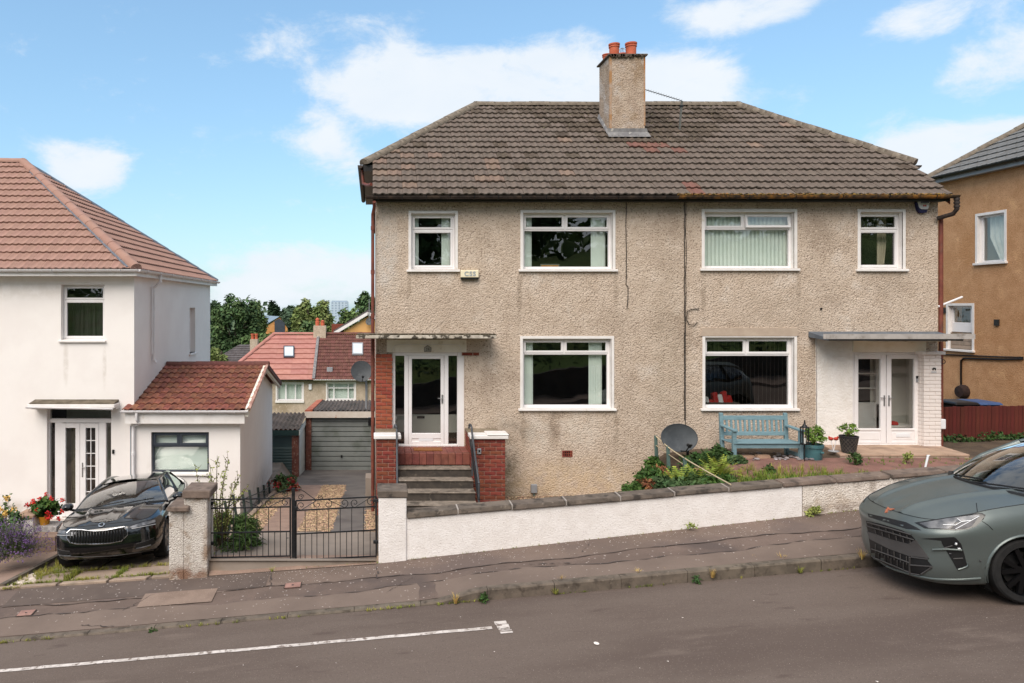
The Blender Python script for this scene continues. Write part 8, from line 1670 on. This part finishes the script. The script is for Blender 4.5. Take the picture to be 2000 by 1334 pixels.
bd = MB(); nn = sal.hit(198.5, 1026)[1]; nn = Vector((max(nn.x, .5), nn.y, nn.z)).normalized(); up = (Vector((0, 0, 1)) - nn * nn.z).normalized(); sd_ = up.cross(nn); q = q + nn * .012
ringp = [q + sd_ * .047 * math.cos(t) + up * .047 * math.sin(t) for t in [6.2832 * k / 24 for k in range(25)]]; bd.tube(ringp, .006, 6); bd.poly([p - nn * .004 for p in ringp[:-1]]); ebl = sal.out_mesh('emblem', bd, MATS['chrome'], smooth=40, fix=False)
bd = MB()
for po in ([(-.03, -.012), (-.016, .0), (.004, .004), (-.012, .02), (-.028, .022)], [(-.014, -.018), (.03, -.006), (.034, .004), (-.004, .002)], [(-.004, .008), (.022, .024), (.008, .034), (-.01, .026)]): bd.hexa([q + sd_ * a + up * b + nn * .001 for a, b in po], [q + sd_ * a + up * b + nn * .006 for a, b in po])
bd.build('wing', MATS['trim_gloss'], ebl)
sal.patch('lower_intake', [(128, 1066), (160, 1066.5), (200, 1066.5), (240, 1063), (262, 1060), (258, 1078), (230, 1084), (190, 1086), (150, 1086.5), (125, 1085)], 'trim_gloss', .004, mirror=False, res=8)
sal.line('bumper_strip', [(98, 1080), (120, 1084), (150, 1087), (190, 1086.5), (230, 1083.5), (270, 1078), (300, 1073)], 'trim_grey', .006, .008, mirror=False); sal.line('bumper_strip', [(97, 1091), (130, 1095), (190, 1094), (250, 1089), (300, 1081)], 'trim_grey', .008, .006, mirror=False)
fg = sal.patch('fog_recess', [(262, 1072), (268, 1062), (300, 1052), (304, 1060), (296, 1066)], 'trim_black', .004, res=6); sal.line('fog_lamp', [(266, 1071), (280, 1068), (294, 1064)], 'lamp_inner', .01, .008, parent=fg, sub=1); sal.line('bumper_crease', [(266, 1062), (284, 1057), (301, 1050)], 'trim_grey', .004, .004, sub=2)
for c, ds in ((suv, (1.78, 2.72, 3.3)), (sal, (1.75, 2.72, 3.3))):
 zt = c.edge[c.K].z - .06
 for sg in (1, -1):
  for s_ in ds: q = MB(); q.tube([c.loc((s_, sg * (c.side_y(s_, z) + .001), z)) for z in [.34 + (zt - .34) * k / 8 for k in range(9)]], .004, 4); c.out_mesh('door_gap', q, MATS['trim_black'])
  for s_ in (ds[1] - .2, ds[2] + .22): q = MB(); q.bar(c.loc((s_ - .09, sg * (c.side_y(s_, zt - .12) + .02), zt - .12)), c.loc((s_ + .09, sg * (c.side_y(s_, zt - .12) + .02), zt - .115)), .03, .028); c.out_mesh('door_handle', q, c.paint, bev=.008)
# ================================================================ plants
def leaf(mb, p, n, size, r, fold=.25, asp=.5):
 n = Vector(n).normalized(); a = n.orthogonal().normalized(); t = r.uniform(0, 6.283); u = a * math.cos(t) + n.cross(a) * math.sin(t); w = n.cross(u); p = Vector(p)
 mb.add([p, p + u * size * .5 + w * size * asp * .5 + n * size * fold * .3, p + u * size, p + u * size * .5 - w * size * asp * .5 + n * size * fold * .3], [(0, 1, 2), (0, 2, 3)])
def rdir(r):
 z = r.uniform(-1, 1); t = r.uniform(0, 6.283); q = math.sqrt(1 - z * z); return Vector((q * math.cos(t), q * math.sin(t), z))
def cloud(mb, c, rad, n, size, r, clumps=14, cs=.38, low=-1, asp=.5):
 """leaf-sized faces gathered in clumps on and inside an ellipsoid: an uneven outline with gaps"""
 c = Vector(c); K = []
 for i in range(clumps):
  d = rdir(r)
  if d.z < low: d.z = -d.z
  K.append((d * r.uniform(.45, .95), r.uniform(.6, 1.25) * cs))
 for i in range(n):
  k, s_ = K[r.randrange(clumps)]; d = rdir(r) * s_ * (r.random() ** .4); p = k + d; n_ = (d.normalized() + Vector((0, 0, .5)) + rdir(r) * .7)
  leaf(mb, (c.x + p.x * rad[0], c.y + p.y * rad[1], c.z + p.z * rad[2]), n_, size * r.uniform(.6, 1.3), r, asp=asp)
def bush(name, lab, cat, c, rad, n, size, mat, seed, base=None, group=None, clumps=14, cs=.4, stems=5, asp=.5, low=-1):
 r = random.Random(seed); c = Vector(c); b = Vector(base) if base else Vector((c.x, c.y, c.z - rad[2])); t = thing(name, b, lab, cat, group); m = MB(); cloud(m, c, rad, n, size, r, clumps, cs, low, asp); m.build('foliage', MATS[mat], t, fix=False)
 q = MB()
 for i in range(stems): d = rdir(r); q.tube([b, b.lerp(c, .5) + Vector((d.x * rad[0] * .2, d.y * rad[1] * .2, 0)), (c.x + d.x * rad[0] * .7, c.y + d.y * rad[1] * .7, c.z + abs(d.z) * rad[2] * .6)], [rad[0] * .06, rad[0] * .04, rad[0] * .015], 5)
 q.build('stem', MATS['stem_brown'], t); return t
def tree(lab, px0, px1, py0, py1, d, mat, seed, n=3600, size=.5, dep=.8, trunk_z=-6, clumps=26, cs=.36, kind='tree', asp=.55):
 r = random.Random(seed); cx = PXX((px0 + px1) / 2, d); zt, zb = PZ(py0, d), PZ(py1, d); rx = (PXX(px1, d) - PXX(px0, d)) / 2; cz, rz = (zt + zb) / 2, (zt - zb) / 2; y = d - 15; t = thing(kind, (cx, y, trunk_z), lab, 'tree', 'trees behind the houses')
 m = MB(); cloud(m, (cx, y, cz), (rx, rx * dep, rz), n, size, r, clumps, cs, asp=asp); m.build('crown', MATS[mat], t, fix=False)
 q = MB(); q.tube([(cx, y, trunk_z), (cx + .1, y, zb), (cx, y, cz + rz * .3)], [rx * .09 + .1, rx * .06 + .08, .05], 8)
 for k in range(7): dd = rdir(r); q.tube([(cx, y, zb + (cz - zb) * r.random()), (cx + dd.x * rx * .35, y + dd.y * rx * .3, cz), (cx + dd.x * rx * .75, y + dd.y * rx * .6, cz + abs(dd.z) * rz * .7)], [.12, .08, .03], 5)
 q.build('trunk', MATS['bark'], t); return t
tree('large dense dark green tree rising left behind the white extension', 408, 512, 574, 716, 72, 'leaf_dark', 1, 13000, .42, clumps=60, cs=.24)
tree('lighter leafy tree between the big dark tree and the timber house', 478, 520, 588, 690, 76, 'leaf_mid', 2, 5000, .4, clumps=34, cs=.26)
tree('broad yellow-green tree behind the pink-roofed house chimney', 566, 650, 578, 690, 74, 'leaf_yellow', 3, 9000, .4, clumps=50, cs=.24)
tree('mid green tree standing before the pale tower block', 662, 700, 606, 670, 78, 'leaf_mid', 4, 2400, .5, clumps=20)
tree('dark tree top beside the red downpipe above the orange gable', 690, 750, 573, 650, 80, 'leaf_dark', 5, 3200, .55, clumps=22)
tree('slim pointed dark cypress on the skyline', 526, 541, 588, 640, 112, 'leaf_cypress', 6, 2200, .6, clumps=16, cs=.5, kind='cypress_tree')
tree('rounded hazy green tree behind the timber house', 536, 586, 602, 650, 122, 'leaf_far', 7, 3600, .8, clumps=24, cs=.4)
tree('low bright green tree crown just right of the white house corner', 405, 446, 676, 720, 58, 'leaf_yellow', 8, 1800, .35, clumps=18)
tree('spreading green tree below the timber house wall', 470, 560, 645, 700, 70, 'leaf_mid', 9, 4200, .42, clumps=30)
tree('green tree behind the back house chimney', 556, 640, 632, 690, 66, 'leaf_dark', 10, 3600, .42, clumps=26)
tree('hazy distant tree at the left of the skyline', 405, 432, 594, 640, 118, 'leaf_far', 11, 1600, .8, clumps=14)
tree('small pale tree in front of the timber house', 486, 511, 594, 650, 80, 'leaf_yellow', 12, 1500, .4, clumps=14)
m = MB(); r = random.Random(50)
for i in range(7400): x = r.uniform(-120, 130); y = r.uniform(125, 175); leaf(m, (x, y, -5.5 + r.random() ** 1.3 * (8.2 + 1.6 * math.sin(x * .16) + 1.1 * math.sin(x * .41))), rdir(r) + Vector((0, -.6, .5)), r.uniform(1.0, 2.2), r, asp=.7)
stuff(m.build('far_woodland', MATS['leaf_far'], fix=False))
# trees on the bank across the street (they show in the glass)
r = random.Random(71)
for i, (x, y, h, rx) in enumerate(((-13, -27, 9, 4.2), (-5, -30, 11, 4.5), (1.5, -26, 8, 2.6), (8.5, -29, 9, 3.4), (16, -27, 10, 4.4), (25, -30, 11, 5), (-24, -29, 10, 5))):
 z = ground_z(x, y); t = thing('tree', (x, y, z), 'tree on the grass bank across the street, number %s uphill' % ['second', 'third', 'fourth', 'fifth', 'sixth', 'seventh', 'first'][i], 'tree', 'trees on the bank across the street')
 m = MB(); cloud(m, (x, y, z + h * .6), (rx, rx, h * .42), 2600, .55, r, 20, .42); m.build('crown', MATS['leaf_dark'], t, fix=False); MB().tube([(x, y, z - .2), (x, y, z + h * .7)], [.28, .1], 8).build('trunk', MATS['bark'], t)
m = MB(); [leaf(m, (x, y, ground_z(x, y) + r.random() ** 1.4 * (5.5 + 2 * math.sin(x * .5) + 1.3 * math.sin(x * 1.3))), rdir(r), r.uniform(.5, 1.0), r, asp=.7) for x, y in ((r.uniform(-45, 55), r.uniform(-46, -34)) for i in range(6500))]; stuff(m.build('bank_woodland', MATS['leaf_mid'], fix=False))
m = MB()
for i in range(9000): x = r.uniform(-30, 34); y = r.uniform(-16.5, -13.25) if abs(x) > 1.2 else r.uniform(-14, -13.25); leaf(m, (x, y, ground_z(x, y) + r.random() * .45), rdir(r) + Vector((0, .4, .6)), r.uniform(.12, .3), r, asp=.35)
stuff(m.build('bank_undergrowth', MATS['leaf_dark'], fix=False))
# juniper and spiky firethorn by the gate, flowering shrub by the shed
bush('juniper_bush', 'low spreading green juniper behind the left gate leaf', 'shrub', (PXX(448, 12.6), -2.3, PZ(1052, 12.7)), (.5, .55, .46), 3400, .13, 'juniper', 3, base=(PXX(440, 12.7), -2.3, .2), clumps=26, cs=.3, asp=.2)
def spray(t, base, tips, mat, lmat, r, nl, size, rad=.012):
 q = MB(); m = MB()
 for tip in tips:
  b = Vector(base); e = Vector(tip); mid = b.lerp(e, .5) + Vector((r.uniform(-.08, .08), r.uniform(-.08, .08), .05)); pts = crom([b, mid, e], 8); q.tube(pts, [rad * (1 - .75 * i / (len(pts) - 1)) for i in range(len(pts))], 5)
  for i in range(nl):
   f = r.uniform(.2, 1); p = pts[int(f * (len(pts) - 1))]; leaf(m, p + rdir(r) * .03, rdir(r) + Vector((0, 0, .3)), size * r.uniform(.6, 1.3), r)
   if r.random() < .12:
    e2 = p + (e - b).normalized() * .1 + rdir(r) * .12; q.tube([p, e2], [.005, .002], 4)
    for k in range(5): leaf(m, p.lerp(e2, r.random()), rdir(r), size * .8, r)
 q.build('stem', MATS[mat], t); m.build('foliage', MATS[lmat], t, fix=False)
r = random.Random(17); D_ = 12.5
t = thing('firethorn_bush', (PXX(425, D_), -2.4, .2), 'spiky yellow-green firethorn with upright branches behind the grey gate pillar', 'shrub')
spray(t, (PXX(430, D_), -2.45, .35), [(PXX(a, D_), -2.5 + r.uniform(-.2, .2), PZ(b, D_)) for a, b in ((424, 890), (405, 925), (376, 912), (440, 915), (466, 930), (485, 948), (452, 945), (390, 940), (415, 905), (470, 962), (445, 900))], 'stem_brown', 'spiky_leaf', r, 60, .05, .014)
bush('flowering_shrub', 'dark green shrub with dull red flowers beside the shed', 'shrub', (PXX(556, 20.4), 5.4, PZ(950, 20.4)), (.42, .5, .34), 1500, .12, 'leaf_dark', 5, base=(PXX(556, 20.4), 5.4, -1.0)); t = bpy.data.objects['flowering_shrub']
m = MB(); cloud(m, (PXX(558, 20.2), 5.2, PZ(943, 20.2)), (.44, .45, .28), 260, .1, r, 18, .3); stuff(m.build('flower', MATS['petal_dullred'], t, fix=False))
# garden of the right house: ferns, low flowers, shrub by the bench
def fern(lab, c, n, L_, mat, seed, group=None):
 r = random.Random(seed); t = thing('fern', c, lab, 'fern', group); m = MB(); c = Vector(c)
 for i in range(n):
  a = r.uniform(0, 6.283); el = r.uniform(.5, 1.25); ln = L_ * r.uniform(.6, 1.1); d = Vector((math.cos(a) * math.cos(el), math.sin(a) * math.cos(el), math.sin(el))); pts = []
  for k in range(13): f = k / 12; pts.append(c + d * ln * f + Vector((0, 0, -ln * .45 * f * f * (1.3 - math.sin(el)))))
  for k in range(1, 13):
   tg = (pts[k] - pts[k - 1]).normalized(); sd_ = tg.cross(Vector((0, 0, 1))).normalized(); w = ln * .17 * math.sin(math.pi * (.12 + .86 * k / 13))
   for s_ in (1, -1): m.add([pts[k], pts[k] + tg * ln * .05, pts[k] + sd_ * s_ * w + tg * ln * .05 + Vector((0, 0, -.01))], [(0, 1, 2)])
 m.build('fronds', MATS[mat], t, fix=False); return t
GP = lambda px, d: (PXX(px, d), d - 15, max(1.2, garden_z(PXX(px, d), d - 15)))
for k, (px, d, n, L_, mt, lab) in enumerate(((1335, 12.6, 80, .62, 'fern', 'yellow-green fern in front of the grey satellite dish'), (1372, 12.5, 90, .66, 'fern', 'tall golden fern behind the rope near the garden wall'), (1350, 12.2, 46, .4, 'fern_dark', 'dark green fern at the foot of the rope'), (1402, 12.8, 60, .5, 'fern', 'fern with yellow tips at the edge of the red path'), (1385, 13.7, 40, .45, 'fern_dark', 'dark fern close to the left bench leg'), (1300, 13.0, 40, .4, 'fern_dark', 'dark fern below the first green rope post'), (1318, 12.2, 36, .34, 'fern', 'small pale fern leaning over the garden wall coping'))): fern(lab, GP(px, d), n, L_, mt, k + 5, 'ferns in the front garden')
for k, (px, py, d, rx, rz, mt, lab) in enumerate(((1240, 962, 12.35, .2, .1, 'green_leaf', 'lowest green clump at the very tip of the bank'), (1322, 930, 13.3, .3, .2, 'fern_dark', 'green bush around the second rope post'), (1290, 955, 12.45, .32, .12, 'leaf_dark', 'dark groundcover spilling against the coping'), (1370, 938, 12.5, .36, .12, 'fern_dark', 'green mound under the golden ferns'), (1412, 940, 12.2, .26, .09, 'green_leaf', 'green plant where the rope meets the coping'), (1360, 902, 13.9, .3, .13, 'fern_dark', 'green shrub at the wall right of the big dish'), (1282, 912, 14.4, .16, .17, 'green_leaf', 'green climber on the bank at the first rope post'), (1268, 940, 13.9, .26, .1, 'fern_dark', 'green plant on the slope against the roughcast wall'), (1425, 900, 13.7, .22, .12, 'leaf_dark', 'dark plant at the front left leg of the bench'))): bush('bank_plant', lab, 'plant', (PXX(px, d), d - 15, PZ(py, d)), (rx, rx, rz), 1100, .09, mt, 140 + k, clumps=18, cs=.42, stems=3)
bush('leafy_shrub', 'dark leafy shrub growing against the left end of the bench', 'shrub', (PXX(1402, 13.9), -1.1, PZ(893, 13.9)), (.27, .28, .24), 1500, .11, 'fern_dark', 12, clumps=18)
for k, (px, py, d, rx, rz, mt, n, lab) in enumerate(((1250, 955, 12.5, .3, .14, 'green_leaf', 900, 'low green ground plant at the left tip of the planted bank'), (1275, 935, 12.9, .34, .2, 'green_leaf', 1100, 'bushy green plant on the bank below the wall'), (1305, 948, 12.3, .32, .16, 'leaf_dark', 900, 'dark green clump just behind the coping stones'), (1345, 948, 12.4, .32, .12, 'leaf_dark', 900, 'dark green clump below the rope behind the coping'), (1292, 925, 13.2, .14, .2, 'flower_russet', 260, 'russet seed-headed plant in the middle of the bank'), (1262, 945, 12.4, .16, .1, 'flower_russet', 220, 'low russet flowering plant near the tip of the bank'))):
 bush('ground_plant', lab, 'plant', (PXX(px, d), d - 15, PZ(py, d)), (rx, rx, rz), n, .085, mt, 40 + k, clumps=14, cs=.42, stems=3)
m = MB(); r = random.Random(62)
for i in range(40): px = r.uniform(1228, 1310); d = r.uniform(12.2, 13); p = Vector((PXX(px, d), d - 15, garden_z(PXX(px, d), d - 15) + r.uniform(.12, .3))); [leaf(m, p, rdir(r), .03, r) for _ in range(4)]
stuff(m.build('blossom_specks', mk('petal_pink', (226, 190, 186), None, 5, .7), fix=False))
# grass and weeds
def tuft(mb, p, n, h, spread, r):
 p = Vector(p)
 for i in range(n):
  a = r.uniform(0, 6.283); l = h * r.uniform(.45, 1.1); s_ = spread * r.random(); d = Vector((math.cos(a), math.sin(a), 0)); b = p + d * r.uniform(0, .025); w = Vector((-d.y, d.x, 0)) * .004; mid = b + d * s_ * .4 + Vector((0, 0, l * .65)); e = b + d * s_ + Vector((0, 0, l)); mb.add([b - w, b + w, mid + w * .7, mid - w * .7, e], [(0, 1, 2, 3), (3, 2, 4)])
r = random.Random(90); m = MB(); m2 = MB()
for i in range(1500):
 x = r.uniform(6.0, 11.5); y = -3.12 + abs(r.gauss(0, .36)); tuft(m if r.random() < .45 else m2, (x, y, garden_z(x, y) + .005), 12, r.uniform(.05, .13), .08, r)
for i in range(60): x = r.uniform(6.3, 8); y = r.uniform(-2.7, -1.9); tuft(m, (x, y, garden_z(x, y)), 10, .16, .1, r)
for i in range(70): x = r.uniform(8.9, 12.5); y = r.uniform(-1.7, -1.02); tuft(m2, (x, y, garden_z(x, y)), 6, .06, .06, r)
stuff(m.build('grass', MATS['grass_mixed'], fix=False)); stuff(m2.build('grass', MATS['grass_green'], fix=False))
m = MB()
def slabgrass(n, fx_, h):
 for i in range(n): x, y = fx_(); tuft(m, (x, y, lpz(x, y) + .02), 9, h * r.uniform(.5, 1.2), .06, r)
slabgrass(170, lambda: (r.uniform(-5.9, -3.0), -3.235 + r.gauss(0, .025)), .06); slabgrass(120, lambda: (r.uniform(-5.5, -3.1), -2.59 + r.gauss(0, .03)), .07); slabgrass(150, lambda: ((lambda y: (-5.55 + r.gauss(0, .16), y))(r.uniform(-3.0, -1.5))), .09); slabgrass(50, lambda: (-3.06 + r.gauss(0, .05), r.uniform(-3.3, -2.2)), .12); slabgrass(40, lambda: (-4.95 + r.gauss(0, .03), r.uniform(-3.2, -2.6)), .13); slabgrass(40, lambda: (-4.15 + r.gauss(0, .03), r.uniform(-3.2, -2.6)), .07); slabgrass(40, lambda: (r.uniform(-6.6, -5.6), -3.42 + r.gauss(0, .02)), .04)
for i in range(60): y = r.uniform(-3, 4); tuft(m, (-2.58 + r.gauss(0, .03), y, drive_z(y) + .01), 6, .06, .05, r)
stuff(m.build('grass', MATS['grass_mixed'], fix=False))
m = MB()
for i in range(260):
 x = r.uniform(-6, 1.5) if r.random() < .75 else r.uniform(1.5, 7)
 if math.sin(x * 2.3) + math.sin(x * 5.1 + 1) < .1: continue
 tuft(m, (x, KY - .012 + r.gauss(0, .008), road_z(x, KY) + .003), 7, .035, .05, r)
for i in range(120): x = r.uniform(-2.6, 8); tuft(m, (x, FW - .02, wall_foot(x)), 3, .03, .03, r)
stuff(m.build('kerb_weeds', MATS['grass_mixed'], fix=False))
for k, (px, py, d, h, n, mt, lab) in enumerate(((1527, 1100, 10.2, .14, 46, 'grass_dry', 'biggest dry straw-coloured grass tuft growing along the kerb top'), (1244, 1124, 10.15, .1, 26, 'grass_dry', 'dry grass tuft on the kerb top before the satellite dish'), (1305, 1118, 10.15, .06, 12, 'grass_dry', 'faint small dry tuft on the pavement near the kerb'), (1392, 1128, 9.97, .13, 34, 'grass_dry', 'dry tuft sprouting at the kerb joint left of the car'), (1683, 1092, 10.0, .15, 40, 'grass_dry', 'dry tuft on the kerb just left of the grey car'), (1475, 1094, 10.3, .06, 12, 'grass_dry', 'wispy dry tuft set back from the kerb edge'), (890, 1178, 9.95, .14, 34, 'grass_dry', 'tall dry tuft where the dropped kerb begins to rise'), (1098, 1135, 10.15, .09, 20, 'grass_dry', 'small dry tuft above the middle kerb joint'), (1085, 1160, 9.96, .08, 24, 'grass_mixed', 'greenish tuft in the gutter below the middle kerb joint'), (1563, 1118, 9.96, .09, 26, 'grass_mixed', 'mixed tuft in the gutter right of the big dry one'), (532, 1116, 11.1, .07, 24, 'grass_mixed', 'yellow grass tuft in the threshold before the gate'))):
 x, y = PXX(px, d), d - 15; t = MB(); rr = random.Random(k); tuft(t, (x, y, PZ(py, d)), n, h, .09, rr); tag(t.build('grass_tuft', MATS[mt], fix=False), lab, 'grass tuft', 'grass tufts along the kerb')
for k, (px, py, d, rx, rz, n, sz, lab) in enumerate(((1362, 1135, 9.93, .05, .06, 70, .05, 'small leafy green weed at the foot of the kerb left of the dry tuft'), (943, 1167, 9.93, .07, .05, 110, .05, 'leafy green weed at the foot of the kerb where it rises'), (298, 1232, 9.93, .05, .025, 70, .035, 'flat green weed in the gutter on the left of the road'), (1590, 1003, 11.55, .1, .13, 200, .06, 'tall green weed growing at the joint in the garden wall'), (1352, 1026, 11.5, .07, .02, 40, .05, 'tiny weed at the foot of the white garden wall'), (1672, 896, 13.4, .14, .1, 220, .07, 'dark green weed below the platform by the woven pot'), (1770, 893, 13.5, .1, .1, 120, .06, 'yellow-green weed before the platform of the glass doors'), (1502, 917, 12.8, .09, .11, 150, .08, 'dark rosette weed in the grass before the bench'), (104, 1145, 11.9, .07, .05, 90, .05, 'green weed between the driveway slabs before the black car'), (165, 1150, 11.8, .1, .08, 120, .06, 'yellowish weed in the slab joint under the black car nose'))): bush('weed', lab, 'weed', (PXX(px, d), d - 15, PZ(py, d)), (rx, rx, rz), n, sz, 'fern_dark' if k in (0, 1, 2, 5, 7, 8) else 'spiky_leaf', 70 + k, 'weeds in pavement and garden' and None, 'weeds in pavement and garden', 8, .5, 2)
bush('ivy_weeds', 'trailing weeds along the foot of the red board fence', 'weed', (13.4, .75, 1.62), (1.5, .18, .14), 1100, .09, 'fern_dark', 88, clumps=30, cs=.3, stems=4)
for c_, rad, mt, nm in ((PLANT_AT['teal'] + Vector((.02, 0, .17)), (.2, .2, .19), 'box_leaf', ('pot_bush', 'rounded bright green bush growing in the teal pot')), (PLANT_AT['black'] + Vector((-.02, 0, .13)), (.2, .16, .12), 'box_leaf', ('pot_shrub', 'sparse small shrub growing in the black woven pot'))): bush(nm[0], nm[1], 'plant', c_, rad, 800 if nm[0] == 'pot_bush' else 330, .055, mt, 91, clumps=20 if nm[0] == 'pot_bush' else 7, cs=.34, stems=7)
# geraniums, roses, lavender in front of the white house
c = PLANT_AT['ger'] + Vector((.03, 0, .16)); t = bush('geranium', 'red flowering geranium growing in the yellow pot', 'flowers', c, (.27, .22, .18), 900, .085, 'green_leaf', 92, clumps=20, cs=.36, asp=.9)
r = random.Random(93); m = MB(); q = MB()
for px, py in ((79, 973), (70, 979), (46, 990), (53, 986), (96, 976), (73, 997), (85, 990), (92, 1003), (98, 1010), (117, 980), (118, 1000), (106, 1018), (88, 1012), (60, 984)):
 p = Vector((PXX(px, 14.5), c.y + r.uniform(-.22, .05), PZ(py, 14.5))); q.tube([c, c.lerp(p, .6) + Vector((0, 0, .04)), p], .005, 4)
 m = MB(); [leaf(m, p + rdir(r) * .035, rdir(r), .035, r, asp=.9) for i in range(34)]; m.build('flower', MATS['petal_red'], t, fix=False)
q.build('flower_stalk', MATS['green_leaf'], t)
t = thing('rose_bush', (PXX(14, 14.2), -.8, -.3), 'tall rose bush with yellow and peach blooms at the left edge', 'flowers'); spray(t, (PXX(14, 14.2), -.8, -.25), [(PXX(a, 14.2), -.8 + r.uniform(-.15, .15), PZ(b, 14.2)) for a, b in ((13, 968), (4, 985), (30, 992), (20, 1000), (35, 1008), (2, 1005), (-10, 990))], 'stem_brown', 'green_leaf', r, 50, .08, .012)
m = MB()
for px, py in ((3, 995), (14, 1001), (29, 994), (10, 1006), (36, 1009), (16, 971), (0, 1010)):
 p = Vector((PXX(px, 14.1), -.95, PZ(py, 14.1)))
 m = MB(); [leaf(m, p + rdir(r) * .03, rdir(r), .05, r, asp=.9) for i in range(26)]; m.build('flower', MATS['petal_yellow'], t, fix=False)
t = thing('lavender_bush', (PXX(20, 12.8), -2.2, 0), 'purple flowering lavender bush spilling over the path at the left edge', 'flowers'); m = MB(); f = MB(); b0_ = Vector((PXX(15, 12.8), -2.1, .1))
for i in range(620):
 a = r.uniform(0, 6.283); el = r.uniform(.15, 1.3); ln = r.uniform(.4, .78); d = Vector((math.cos(a) * math.cos(el) * 1.05, math.sin(a) * math.cos(el), math.sin(el) * .9)); e = b0_ + d * ln + Vector((0, 0, -.06 * (1 - math.sin(el)))); s_ = b0_ + d * ln * .15; w = d.cross(Vector((0, 0, 1))).normalized() * .003; m.add([s_ - w, s_ + w, e + w, e - w], [(0, 1, 2, 3)])
 for k in range(5): leaf(m, s_.lerp(e, r.uniform(.1, .7)), rdir(r), .07, r, asp=.14)
 for k in range(6): leaf(f, e - d * .1 * r.random() + rdir(r) * .008, rdir(r), .024, r, asp=.7)
m.build('foliage', MATS['lav_green'], t, fix=False); stuff(f.build('flower', MATS['petal_purple'], t, fix=False))
bush('hedge_plant', 'green leafy plant behind the lavender at the left edge', 'shrub', (PXX(18, 13.6), -1.4, PZ(1030, 13.6)), (.3, .3, .3), 700, .1, 'leaf_dark', 95)
